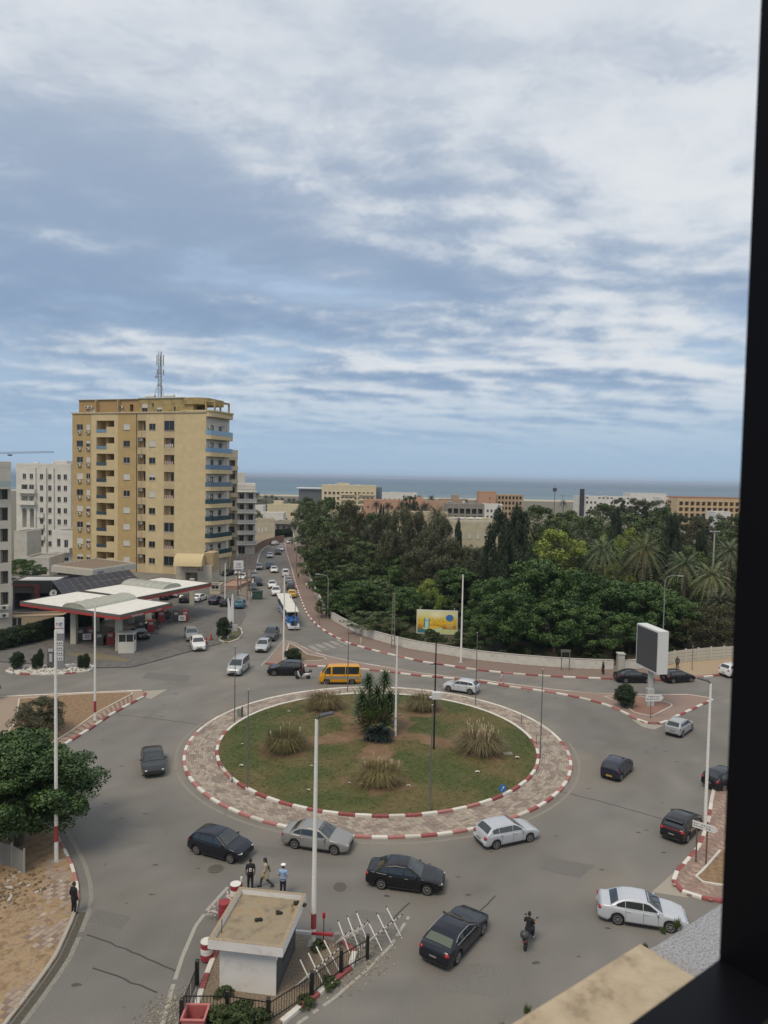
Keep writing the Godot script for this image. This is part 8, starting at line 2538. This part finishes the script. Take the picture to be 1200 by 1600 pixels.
func canopy(label: String, c: Array, h: float, vault: Array):   # corners: Vector2, clockwise from above starting at the left
	var o := thing("canopy", label, "canopy", v3(c[0], 0))
	var off: Vector2 = c[0]
	var k := []
	for p in c: k.append(p - off)
	var m := MB.new()
	m.prism(k, h - 0.55, h, true)
	part("roof_deck", m, mat(C(0.085, 0.08, 0.075), 0.7), o)
	var mid := Vector2.ZERO
	for p in k: mid += p / 4.0
	var inner := []
	var ring := []
	for p in k:
		inner.append(p + (mid - p).normalized() * 0.35)
		ring.append(p + (p - mid).normalized() * 0.04)
	m = MB.new()
	m.prism(inner, h, h + 0.03)
	part("roof_sheet", m, nmat([C(0.60, 0.59, 0.54), C(0.67, 0.66, 0.61), C(0.69, 0.68, 0.63)], 9.0, 0.7, 0.01, 0.3), o)
	for i in 4:
		m = MB.new()
		wall_strip(m, [ring[i], ring[(i + 1) % 4]], 0.08, h - 0.60, h - 0.28)
		part("red_fascia", m, mat(C(0.36, 0.05, 0.045), 0.5), o)
		m = MB.new()
		wall_strip(m, [ring[i], ring[(i + 1) % 4]], 0.06, h - 0.27, h + 0.08)
		part("grey_fascia", m, mat(C(0.12, 0.115, 0.105), 0.5), o)
	var a := v3(vault[0] - off, h)
	var b := v3(vault[1] - off, h)
	var side: Vector3 = (b - a).normalized().cross(Vector3.UP) * vault[2]
	var rows := []
	for j in 10:
		var line := []
		for i in 11:
			var t := PI * i / 10.0
			line.append(a.lerp(b, j / 9.0) + side * cos(t) + V(0, 0.02 + 0.72 * sin(t), 0))
		rows.append(line)
	m = MB.new()
	m.grid(rows, true)
	for q in [0, 9]:
		for i in 10: m.tri(rows[q][0].lerp(rows[q][10], 0.5), rows[q][i], rows[q][i + 1])
	part("skylight", m, nmat([C(0.30, 0.31, 0.26), C(0.40, 0.41, 0.36)], 5.0, 0.4, 0.01, 0.0), o)
	for j in 7:
		m = MB.new()
		for i in 10: m.bar(rows[0][i].lerp(rows[9][i], j / 6.0) + V(0, 0.02, 0), rows[0][i + 1].lerp(rows[9][i + 1], j / 6.0) + V(0, 0.02, 0), 0.1)
		part("skylight_rib", m, mat(C(0.48, 0.48, 0.43), 0.6), o)
	return o

func emblem(o: Node3D, at: Vector3, s: float):   # red T and a blue and grey swirl above a line of small letters
	text("T", s * 0.55, at + V(-s * 0.28, 0, 0), 0.0, C(0.55, 0.02, 0.02), o)
	var m := MB.new()
	var last := Vector3.ZERO
	for i in 15:
		var t := 0.3 + 5.2 * i / 14.0
		var p := at + V(s * 0.18 + cos(t) * s * 0.22, sin(t) * s * 0.22 + s * 0.04, 0.01)
		if i: m.bar(last, p, s * 0.11, 0.02)
		last = p
	m.bar(at + V(-s * 0.04, s * 0.04, 0.01), at + V(s * 0.40, s * 0.10, 0.01), s * 0.08, 0.02)
	part("swirl", m, mat(C(0.03, 0.06, 0.30), 0.5), o)
	text("TotalEnergies", s * 0.17, at + V(0, -s * 0.48, 0), 0.0, C(0.30, 0.04, 0.05), o)

func build_station():
	var c1 := [U(-51.09, -99.45), U(-33.89, -91.14), U(-29.96, -100.47), U(-47.58, -112.07)]
	c1[3] = c1[0] + c1[2] - c1[1]
	var o = canopy("front petrol station canopy with white roof, curved skylight and red fascia", c1, 5.5, [c1[0].lerp(c1[1], 0.55).lerp(c1[3].lerp(c1[2], 0.55), 0.02), c1[0].lerp(c1[1], 0.55).lerp(c1[3].lerp(c1[2], 0.55), 0.97), 2.1])
	var c2 := [U(-46.9, -110.2), U(-36.6, -104.9), U(-29.3, -120.6), U(-39.4, -125.9)]
	var o2 = canopy("rear petrol station canopy partly covered by the front one", c2, 5.4, [c2[0].lerp(c2[3], 0.55).lerp(c2[1].lerp(c2[2], 0.55), 0.05), c2[0].lerp(c2[3], 0.55).lerp(c2[1].lerp(c2[2], 0.55), 0.85), 2.0])
	for q in [[V(-42.82, 0, -97.9), o], [V(-35.3, 0, -94.47), o], [V(-42.44, 0, -104.43), o], [V(-35.15, 0, -105.94), o], [V(-39.94, 0, -112.07), o2], [V(-34.7, 0, -128.48), o2]]:
		var m := MB.new()
		m.cbox(q[0] - q[1].position + V(0, 2.5, 0), V(0.75, 4.9, 0.75), 0.04)
		part("column", m, plaster(C(0.46, 0.45, 0.38)), q[1])
	for k in 2:
		var fr: Vector2 = c1[1].lerp(c1[2], 0.30 + 0.42 * k)
		var yaw: float = -(c1[2] - c1[1]).angle()
		text("TotalEnergies" if k == 0 else "TOTAL", 0.34, v3(fr - c1[0], 5.06) + V(cos(yaw - PI / 2), 0, -sin(yaw - PI / 2)) * 0.10, yaw, C(0.55, 0.5, 0.48), o)
	# pumps, islands, booth
	for q in [[V(-41.74, 0, -99.15), "fuel pump with a white notice under the left half of the front canopy", true], [V(-38.1, 0, -96.78), "fuel pump behind the flowers beside the front booth", false], [V(-35.23, 0, -105.06), "fuel pump in the middle of the forecourt under the front canopy", false], [V(-32.43, 0, -113.28), "fuel pump with a glazed shelter at the rear canopy corner", true], [V(-35.98, 0, -112.44), "dark fuel pump between the two canopies", false]]:
		var p := thing("fuel_pump", q[1], "fuel pump", q[0] + V(0, 0.035, 0), 0.35)
		var m := MB.new()
		m.cbox(V(0, 0.08, 0), V(3.6, 0.16, 1.3), 0.04)
		part("plinth", m, mat(C(0.10, 0.10, 0.095), 0.9), p)
		for s in [-0.7, 0.7]:
			m = MB.new()
			m.cbox(V(s, 1.1, 0), V(1.0, 1.9, 0.6), 0.05)
			part("dispenser", m, mat(C(0.06, 0.055, 0.055) if s < 0 else C(0.22, 0.03, 0.03), 0.4), p)
			m = MB.new()
			m.box(V(s, 1.55, 0.31), V(0.6, 0.4, 0.02))
			part("display", m, mat(C(0.3, 0.31, 0.3), 0.3), p)
		if q[2]:
			m = MB.new()
			m.box(V(0.2, 0.85, 0.68), V(1.1, 0.85, 0.05))
			part("notice", m, mat(C(0.6, 0.6, 0.58), 0.6), p)
			m = MB.new()
			for i in 2: m.box(V(0.2, 0.98 - i * 0.28, 0.708), V(0.7, 0.12, 0.01))
			part("notice_text", m, mat(C(0.05, 0.05, 0.05), 0.6), p)
	o = thing("pay_booth", "small white pay booth with dark windows at the front canopy corner", "booth", V(-33.88, 0, -93.19) + V(0, 0.035, 0), 0.15)
	var m := MB.new()
	m.cbox(V(0, 0.75, -0.8), V(2.0, 1.5, 1.6), 0.03)
	part("base", m, mat(C(0.56, 0.55, 0.50), 0.7), o)
	m = MB.new()
	m.box(V(0, 2.0, -0.8), V(1.9, 1.0, 1.5))
	part("glazing", m, mat(C(0.03, 0.035, 0.036), 0.1), o)
	m = MB.new()
	for q in [[-0.95, 0.0], [0.95, 0.0], [-0.95, -1.6], [0.95, -1.6], [0.0, 0.0]]: m.box(V(q[0], 2.0, q[1]), V(0.09, 1.0, 0.09))
	part("mullions", m, mat(C(0.5, 0.49, 0.45), 0.6), o)
	m = MB.new()
	m.cbox(V(0, 2.6, -0.8), V(2.3, 0.2, 1.9), 0.04)
	part("roof", m, mat(C(0.33, 0.33, 0.31), 0.7), o)
	for p in [V(-49.99, 0, -102.92), V(-50.21, 0, -97.67), V(-24.81, 0, -99.38), V(-24.67, 0, -101.76)]:
		var cone := thing("traffic_cone", ["red traffic cone at the dark hedge, right one", "red traffic cone at the dark hedge, left one", "red traffic cone nearer the white four-wheel drive", "red traffic cone at the station exit, farther one"][used.get("traffic_cone", 0)], "traffic cone", p + V(0, 0.035, 0))
		m = MB.new()
		m.cyl(V(0, 0.05, 0), V(0, 0.95, 0), 0.22, 0.05, 12)
		part("cone", m, mat(C(0.45, 0.06, 0.04), 0.6), cone)
		m = MB.new()
		m.cbox(V(0, 0.03, 0), V(0.5, 0.06, 0.5), 0.01)
		part("foot", m, mat(C(0.05, 0.04, 0.04), 0.8), cone)
	# price tower and the little pylon
	o = thing("price_tower", "tall price tower with a white logo head and grey price panels", "sign", V(-38.76, 0, -84.69), 0.12)
	m = MB.new()
	m.cbox(V(0, 3.2, 0), V(1.0, 6.4, 0.35), 0.06)
	part("body", m, mat(C(0.22, 0.22, 0.23), 0.5), o)
	m = MB.new()
	m.cbox(V(0, 5.5, 0.19), V(1.04, 2.0, 0.06), 0.02)
	var head := part("head_panel", m, mat(C(0.64, 0.64, 0.64), 0.5), o)
	emblem(head, V(0, 5.6, 0.23), 0.95)
	for i in 4:
		m = MB.new()
		m.cbox(V(0, 3.35 - i * 0.62, 0.19), V(0.86, 0.52, 0.04), 0.02)
		var pp := part("price_panel", m, mat(C(0.56, 0.56, 0.57), 0.5), o)
		m = MB.new()
		for k in 3: m.box(V(-0.24 + k * 0.24, 3.33 - i * 0.62, 0.215), V(0.13, 0.2, 0.012))
		part("digits", m, mat(C(0.10, 0.10, 0.11), 0.5), pp)
	o = thing("notice_pylon", "low dark pylon with a white top left of the price tower", "sign", V(-40.07, 0, -85.18), 0.1)
	m = MB.new()
	m.cbox(V(0, 1.25, 0), V(0.8, 2.5, 0.25), 0.03)
	part("body", m, mat(C(0.09, 0.09, 0.095), 0.5), o)
	m = MB.new()
	m.box(V(0, 2.3, 0.13), V(0.6, 0.34, 0.03))
	m.box(V(0, 1.4, 0.13), V(0.36, 1.0, 0.02))
	part("panel", m, mat(C(0.42, 0.42, 0.42), 0.5), o)
	o = thing("station_sign", "square white station sign with a logo on a tall dark pole", "sign", V(-28.66, 0, -139.69), 0.15)
	var sh := 7.01
	m = MB.new()
	m.cyl(Vector3.ZERO, V(0, sh, 0), 0.13, 0.11, 8)
	part("pole", m, mat(C(0.12, 0.11, 0.11), 0.6), o)
	m = MB.new()
	m.cbox(V(0.1, sh - 0.85, 0.12), V(1.9, 1.7, 0.22), 0.03)
	var face := part("panel", m, mat(C(0.64, 0.64, 0.64), 0.5), o)
	emblem(face, V(0.1, sh - 0.75, 0.245), 1.1)
	for q in [[V(-22.39, 0, -102.36), 6.11, 0.4, "left curved white flag blade on the small planted island"], [V(-22.55, 0, -106.17), 6.04, -0.1, "right straight white flag blade on the small planted island"]]:
		o = thing("advertising_flag", q[3], "flag", q[0])
		var rows := []
		for j in 13:
			var t := j / 12.0
			var bend: float = q[2] * 2.0 * t * (1.0 - t)
			var wd := 0.17 * (0.35 + 1.1 * sin(PI * clampf(t * 0.85 + 0.1, 0, 1)))
			rows.append([V(bend - wd, q[1] * t, 0.02), V(bend, q[1] * t, 0.10), V(bend + wd, q[1] * t, 0.02)])
		m = MB.new()
		m.grid(rows)
		part("cloth", m, mat(C(0.62, 0.62, 0.62), 0.7), o)
		m = MB.new()
		m.cyl(Vector3.ZERO, V(0, q[1] * 0.96, -0.02), 0.05, 0.03, 6)
		part("mast", m, mat(C(0.25, 0.25, 0.25), 0.5), o)
	o = thing("cabinet_sign", "pale box sign on a thin post on the small planted island", "sign", V(-21.15, 0, -102.47))
	m = MB.new()
	m.bar(Vector3.ZERO, V(0, 2.0, 0), 0.06)
	part("post", m, mat(C(0.2, 0.2, 0.2), 0.6), o)
	m = MB.new()
	m.cbox(V(-0.3, 1.7, 0), V(0.8, 0.95, 0.2), 0.03)
	part("panel", m, mat(C(0.36, 0.36, 0.35), 0.6), o)
	# solar roof
	o = thing("solar_carport", "carport roof of dark solar panels behind the front canopy", "solar panels", Vector3.ZERO)
	var tl: Vector3 = V(-56.59, 5.3, -120.66)
	var tr: Vector3 = V(-49.02, 5.3, -136.13)
	var bl: Vector3 = V(-52.07, 3.9, -115.01)
	var br := bl + (tr - tl)
	for j in 2:
		for i in 11:
			var q := []
			for e in [[i, j], [i + 1, j], [i + 1, j + 1], [i, j + 1]]: q.append(tl.lerp(tr, e[0] / 11.0).lerp(bl.lerp(br, e[0] / 11.0), e[1] / 2.0))
			var mid: Vector3 = (q[0] + q[2]) / 2
			for e in 4: q[e] = q[e].lerp(mid, 0.06)
			m = MB.new()
			m.quad(q[3], q[2], q[1], q[0])
			var up := V(0, -0.05, 0)
			for e in 4: m.quad(q[e] + up, q[(e + 1) % 4] + up, q[(e + 1) % 4], q[e])
			part("solar_panel", m, mat(C(0.020, 0.026, 0.045), 0.35), o)
	m = MB.new()
	m.quad(bl + V(0, -0.06, 0), br + V(0, -0.06, 0), tr + V(0, -0.06, 0), tl + V(0, -0.06, 0))
	part("backing", m, mat(C(0.5, 0.51, 0.52), 0.6), o)
	for i in 6:
		for q in [tl.lerp(tr, i / 5.0), bl.lerp(br, i / 5.0)]:
			m = MB.new()
			m.bar(V(q.x, 0, q.z), q + V(0, -0.08, 0), 0.18)
			part("post", m, mat(C(0.12, 0.12, 0.12), 0.6), o)
	# shop with an earth covered roof and white fascia
	var sc := [U(-64.95, -138.23), U(-54.65, -133), U(-50.37, -144.21), U(-61.1, -151.03)]
	o = thing("station_shop", "low station shop with a brown flat roof and white fascia", "shop", v3(sc[0]))
	var k := []
	for p in sc: k.append(p - sc[0])
	m = MB.new()
	m.prism(k, 4.3, 5.5, true)
	part("fascia", m, plaster(C(0.52, 0.50, 0.45)), o)
	var mid2 := Vector2.ZERO
	for p in k: mid2 += p / 4.0
	var inn := []
	var sho := []
	for p in k:
		inn.append(p.lerp(mid2, 0.05))
		sho.append(p.lerp(mid2, 0.15))
	m = MB.new()
	m.prism(inn, 5.5, 5.52)
	part("roof_earth", m, nmat([C(0.13, 0.095, 0.065), C(0.20, 0.145, 0.10), C(0.24, 0.19, 0.14)], 6.0), o)
	m = MB.new()
	wall_strip(m, inn + [inn[0]], 0.2, 5.5, 5.66)
	part("rim", m, plaster(C(0.50, 0.48, 0.42)), o)
	m = MB.new()
	m.prism(sho, 0.0, 4.3)
	part("wall", m, mat(C(0.10, 0.095, 0.09), 0.7), o)
	var dirf: Vector2 = (k[2] - k[1]).normalized()
	for q in [[0.12, "wash"], [0.62, "7"]]:
		var pos: Vector2 = k[1].lerp(k[2], q[0] + 0.05) + U(-dirf.y, dirf.x) * 0.02
		text(q[1], 0.62, v3(pos, 4.9), -dirf.angle(), C(0.03, 0.05, 0.25), o)
	# car wash bays on the left
	o = block("car_wash", "low car wash with a white roof and dark red trimmed bays", V(-59.61, 0, -121), 7.25, 5.08, 6, 0.12, mat(C(0.075, 0.07, 0.068), 0.8), [[0.3, 0.2, 3.0, 3.0, "void"], [3.6, 0.2, 6.5, 3.0, "void"]], {"parapet": 0.12, "roof": mat(C(0.6, 0.59, 0.55), 0.7), "category": "car wash", "trim": mat(C(0.13, 0.12, 0.11), 0.7)})
	m = MB.new()
	m.box(V(-1.6, 4.35, 0.1), V(4.0, 0.35, 0.1))
	m.box(V(0.4, 2.6, 0.15), V(0.9, 3.6, 0.5))
	part("red_trim", m, mat(C(0.17, 0.05, 0.05), 0.6), o)
	o = block("shed", "low tan walled yard behind the dark hedge", V(-53.18, 0, -108), 8.16, 1.68, 3, 0.25, plaster(C(0.40, 0.31, 0.22)), [[0.8, 0.2, 2.2, 1.6, "glass"]], {"parapet": 0.15, "roof": plaster(C(0.36, 0.27, 0.18)), "category": "shed"})
	o = thing("satellite_dish", "white satellite dish behind the front canopy roof", "satellite dish", V(-52.23, 4.6, -112))
	m = MB.new()
	m.lathe(Vector3.ZERO, [U(0.0, 0.0), U(0.3, 0.05), U(0.58, 0.2)], 16, Basis(Vector3.RIGHT, 1.2))
	m.bar(V(0, -2.8, -0.1), V(0, 0, -0.05), 0.08)
	part("dish", m, mat(C(0.45, 0.45, 0.43), 0.6), o)
	# the shop with the barrel awning at the foot of the tower
	o = block("shop", "cream corner shop under a yellow barrel awning at the tower foot", V(-40.15, 0, -150), 7.61, 4.48, 7, 0.0, plaster(C(0.50, 0.47, 0.40)), [[2.0, 0.3, 4.6, 3.0, "void"]], {"parapet": 0.2, "category": "shop"})
	var rows := []
	for j in 15:
		var line := []
		for i in 9:
			var t := PI * 0.5 * i / 8.0
			line.append(V(-3.7 + j * 0.42 + 0.03 * (j % 2), 4.6 + 2.4 * sin(t) + 0.06 * (j % 2), 0.4 + 2.0 * cos(t) - 2.0 * t / PI))
		rows.append(line)
	m = MB.new()
	m.grid(rows)
	for i in 8:
		m.tri(rows[14][0] * V(1, 1, 0) + V(0, 0, -0.6), rows[14][i], rows[14][i + 1])
	part("barrel_awning", m, nmat([C(0.40, 0.30, 0.14), C(0.52, 0.42, 0.24), C(0.58, 0.50, 0.33)], 2.0, 0.7), o)
	m = MB.new()
	m.box(V(3.0, 5.2, -3), V(2.0, 4.0, 5.0))
	part("upper_wall", m, plaster(C(0.40, 0.31, 0.18)), o)
	text("M 5", 0.7, V(1.4, 3.6, 0.02), 0.0, C(0.35, 0.05, 0.05), o)
	o = block("shop", "low brownish pink building at the corner of the dusty car park", V(-32.25, 0, -147), 4.27, 0.72, 9, -0.12, plaster(C(0.33, 0.21, 0.16)), [], {"parapet": 0.15, "roof": plaster(C(0.36, 0.23, 0.175)), "category": "shop"})
	o = block("kiosk", "small cream kiosk with a wide window left of the white lamp post", V(-33.5, 0, -141), 2.05, 1.88, 3, 0.0, plaster(C(0.50, 0.44, 0.33)), [[0.3, 1.0, 1.8, 2.2, "glass"]], {"parapet": 0.1, "category": "kiosk"})
	o = thing("dumpster", "dark green rubbish container at the kerb of the street", "dumpster", V(-24.22, 0, -136.48), 0.2)
	m = MB.new()
	m.cbox(V(0, 0.85, 0), V(2.0, 1.3, 1.2), 0.06)
	part("tub", m, mat(C(0.03, 0.07, 0.05), 0.6), o)
	m = MB.new()
	m.cbox(V(0, 1.56, 0), V(2.1, 0.14, 1.3), 0.05)
	part("lid", m, mat(C(0.02, 0.04, 0.03), 0.6), o)
	for s in [-0.8, 0.8]:
		m = MB.new()
		m.cyl(V(s, 0.12, 0.45), V(s, 0.12, 0.55), 0.12, 0.12, 10)
		part("castor", m, mat(C(0.03, 0.03, 0.03), 0.8), o)

func build_train():
	var fr: Vector3 = V(-13.66, 0, -109.2)
	var ba: Vector3 = V(-19.84, 0, -136.25)
	var d := (ba - fr).normalized()
	var yaw := atan2(d.z, -d.x)
	var o := thing("train_engine", "blue and white engine of the tourist road train with a round boiler front", "road train", fr + d * 1.9, yaw, "tourist road train")
	var m := MB.new()
	m.cyl(V(-0.2, 1.15, 0), V(1.75, 1.15, 0), 0.52, 0.52, 16)
	m.cyl(V(1.75, 1.15, 0), V(1.85, 1.15, 0), 0.56, 0.5, 16)
	part("boiler", m, mat(C(0.03, 0.12, 0.36), 0.35, 0.0, 0.5), o)
	m = MB.new()
	m.cyl(V(1.2, 1.6, 0), V(1.2, 2.25, 0), 0.13, 0.2, 12)
	part("chimney", m, mat(C(0.03, 0.05, 0.14), 0.4), o)
	m = MB.new()
	m.cbox(V(0.3, 0.5, 0), V(3.6, 0.4, 1.7), 0.05)
	for s in [-1.0, 1.0]: m.blob(V(1.55, 0.62, 0.72 * s), V(0.55, 0.36, 0.24), 10)
	part("chassis", m, mat(C(0.55, 0.58, 0.62), 0.4), o)
	m = MB.new()
	m.box(V(1.9, 1.05, 0), V(0.06, 0.8, 0.75))
	part("grille", m, mat(C(0.015, 0.02, 0.04), 0.5), o)
	m = MB.new()
	m.cbox(V(-0.9, 1.2, 0), V(1.4, 1.1, 1.65), 0.05)
	part("cab", m, mat(C(0.04, 0.15, 0.42), 0.4), o)
	m = MB.new()
	m.box(V(-0.9, 2.1, 0), V(1.25, 0.75, 1.5))
	part("cab_window", m, mat(C(0.02, 0.024, 0.028), 0.1), o)
	m = MB.new()
	m.cbox(V(-0.85, 2.6, 0), V(1.9, 0.2, 1.9), 0.08)
	part("cab_roof", m, mat(C(0.62, 0.61, 0.56), 0.6), o)
	for x in [1.3, -0.9]:
		for s in [-1.0, 1.0]:
			var w := part("wheel", wheel_meshes(0.33)[0], mat(C(0.016, 0.016, 0.017), 0.85), o)
			w.position = V(x, 0.33, 0.72 * s)
	for i in 3:
		var c := thing("train_carriage", ["first open carriage right behind the tourist train engine", "middle open carriage of the tourist train", "last open carriage of the tourist train under a white roof"][i], "road train", fr + d * (6.4 + i * 5.2) + d.cross(Vector3.UP) * -0.05 * i * i, yaw, "tourist road train")
		m = MB.new()
		m.cbox(V(0, 0.75, 0), V(4.7, 0.85, 1.9), 0.06)
		part("tub", m, mat(C(0.33, 0.36, 0.42), 0.5), c)
		m = MB.new()
		m.box(V(0, 0.75, 0), V(4.72, 0.18, 1.93))
		part("stripe", m, mat(C(0.04, 0.10, 0.30), 0.5), c)
		m = MB.new()
		m.cbox(V(0, 2.55, 0), V(4.9, 0.16, 2.1), 0.07)
		m.cbox(V(0, 2.68, 0), V(4.2, 0.1, 1.3), 0.05)
		part("roof", m, mat(C(0.62, 0.61, 0.54), 0.6), c)
		for x in [-2.2, -0.75, 0.75, 2.2]:
			for s in [-0.88, 0.88]:
				m = MB.new()
				m.bar(V(x, 1.15, s), V(x, 2.5, s), 0.08)
				part("post", m, mat(C(0.10, 0.11, 0.13), 0.5), c)
		for x in [-1.5, 0.0, 1.5]:
			m = MB.new()
			m.cbox(V(x, 1.35, 0), V(0.3, 0.5, 1.6), 0.05)
			part("bench", m, mat(C(0.05, 0.06, 0.10), 0.7), c)
		for x in [-1.5, 1.5]:
			for s in [-1.0, 1.0]:
				var w := part("wheel", wheel_meshes(0.33)[0], mat(C(0.016, 0.016, 0.017), 0.85), c)
				w.position = V(x, 0.33, 0.82 * s)

# ---------------------------------------------------------------- the window the camera looks out of
func build_window():
	var u := V(0.808, 0, -0.589)      # along the front of the building, away to the right
	var n := V(-0.589, 0, -0.808)     # out of the building
	var b := Basis(u, Vector3.UP, u.cross(Vector3.UP))
	var wd: int = used.get("weed", 0)
	var frame := thing("window_frame", "black metal window frame close to the camera at the right edge", "window frame")
	var black: StandardMaterial3D = mat(C(0.0045, 0.0045, 0.0065), 0.42)
	black.metallic_specular = 0.22
	var jamb: Vector3 = V(0.31, 23.98, -0.62)
	var along_ := jamb.dot(u)
	var out := jamb.dot(n)
	var eye := V(0, 24, 0)
	var ray := V(0.27, 23.54, -0.62) - eye
	var foot := eye + ray * (out / ray.dot(n))
	var m := MB.new()
	m.box(u * (along_ + 0.10) + n * (out - 0.03) + V(0, 24.3, 0), V(0.2, 2.3, 0.06), b)
	part("jamb", m, black, frame)
	m = MB.new()
	m.box(u * (along_ + 0.05) + n * (out - 0.064) + V(0, 24.3, 0), V(0.014, 2.3, 0.008), b)
	part("seal", m, mat(C(0.02, 0.02, 0.024), 0.35), frame)
	m = MB.new()
	m.box(u * (along_ - 0.80) + n * (out - 0.03) + V(0, foot.y - 0.15, 0), V(1.6, 0.3, 0.06), b)
	part("sill_rail", m, black, frame)
	m = MB.new()
	m.box(u * (along_ - 0.80) + n * (out - 0.064) + V(0, foot.y - 0.03, 0), V(1.6, 0.012, 0.008), b)
	part("track", m, mat(C(0.05, 0.05, 0.055), 0.3, 0.5), frame)
	var slab := func(called: String, label: String, cat: String, c: Vector3, l0: float, l1: float, deep: float, th: float, material: Material):
		m = MB.new()
		m.cbox(c + u * ((l0 + l1) / 2) - n * (deep / 2) - V(0, th / 2, 0), V(l1 - l0, th, deep), 0.012, b)
		tag(part(called, m, material), label, cat)
	slab.call("ledge", "beige concrete ledge below the window in the bottom right corner", "ledge", V(0.52, 23.1, -1.36), -3.0, 0.0, 1.2, 0.14, nmat([C(0.25, 0.195, 0.13), C(0.37, 0.30, 0.205), C(0.42, 0.345, 0.24), C(0.45, 0.375, 0.265)], 0.8, 0.9, 0.014, 1.2))
	slab.call("granite_sill", "speckled grey granite slab beyond the beige ledge by the window frame", "sill", V(0.63, 22.98, -1.54), -0.03, 2.0, 1.0, 0.05, nmat([C(0.12, 0.12, 0.125), C(0.25, 0.25, 0.26), C(0.38, 0.38, 0.39), C(0.29, 0.29, 0.30)], 0.22, 0.5, 0.05, 0.3))
	var c: Vector3 = V(0.52, 23.1, -1.36)
	m = MB.new()
	m.box(c - n * 5.15 + V(0, -11.62, 0), V(14, 22.8, 10), b)
	setting("own_building", "wall of the building the picture is taken from, below the ledge", m, plaster(C(0.45, 0.38, 0.27)))
	for q in [[V(0.66, 23, -1.55), 0.03], [V(0.7, 23, -1.57), 0.045], [V(0.59, 23.02, -1.47), 0.02], [V(0.33, 22.9, -1.43), 0.035], [V(0.27, 22.9, -1.38), 0.03]]:
		var w := thing("weed", ["small green weed at the outer edge of the granite slab", "taller green weed behind the granite slab", "tiny weed in the joint between the ledge and the granite", "thin weed at the outer edge of the beige ledge", "thin weed at the lowest visible end of the ledge"][used.get("weed", 0) - wd], "weed", q[0] + n * 0.015 - V(0, 0.02, 0))
		m = MB.new()
		for i in 60:
			var t := rng.randf() * TAU
			var d: Vector3 = V(cos(t), 0, sin(t)) * q[1] * 0.22
			var base: Vector3 = d * rng.randf()
			var tip: Vector3 = base + d * rng.randf() + V(0, q[1] * rng.randf_range(0.2, 0.6), 0)
			m.col = C(0.06, 0.085, 0.025) * rng.randf_range(0.7, 1.5)
			var sd: Vector3 = V(-d.z, 0, d.x) * 0.10
			m.tri(base.lerp(tip, 0.4) - sd, base.lerp(tip, 0.4) + sd, tip)
			m.bar(base, base.lerp(tip, 0.5), 0.001)
		part("leaves", m, vmat(0.7), w)

func _ready():
	rng.seed = 7
	var cam := Camera3D.new()
	cam.name = "camera"
	cam.near = 0.05
	cam.far = 60000.0
	var lens := CameraAttributesPhysical.new()
	lens.frustum_near = 0.05
	lens.frustum_far = 60000.0
	lens.frustum_focal_length = 16.64
	lens.exposure_aperture = 5.5
	lens.frustum_focus_distance = 90.0
	cam.attributes = lens
	cam.fov = 71.6
	add_child(cam)
	cam.position = V(0, 24, 0)
	cam.rotation_degrees = V(-2.79, 0, 1.1)
	var env := Environment.new()
	env.background_mode = Environment.BG_SKY
	var sky := Sky.new()
	var pano := PanoramaSkyMaterial.new()
	pano.panorama = ImageTexture.create_from_image(sky_image())
	sky.sky_material = pano
	env.sky = sky
	env.tonemap_mode = Environment.TONE_MAPPER_LINEAR
	env.tonemap_exposure = 1.36
	env.background_energy_multiplier = 0.80
	env.fog_enabled = true
	env.fog_density = 0.0001
	env.fog_light_color = Color(0.78, 0.84, 0.92)
	env.sdfgi_enabled = true
	env.ssao_enabled = true
	env.ssil_enabled = true
	var we := WorldEnvironment.new()
	we.name = "environment"
	we.environment = env
	add_child(we)
	var sun := DirectionalLight3D.new()
	sun.name = "sun"
	sun.light_energy = 0.5
	sun.light_color = Color(1.0, 0.93, 0.82)
	sun.light_angular_distance = 25.0
	sun.shadow_enabled = true
	sun.rotation_degrees = V(-58, -35, 0)
	add_child(sun)
	build_roads()
	var clumps = build_island()
	build_pavements()
	build_station()
	build_tower()
	build_town()
	build_train()
	build_cars()
	build_people()
	build_furniture()
	build_booth()
	build_plants(clumps)
	build_window()
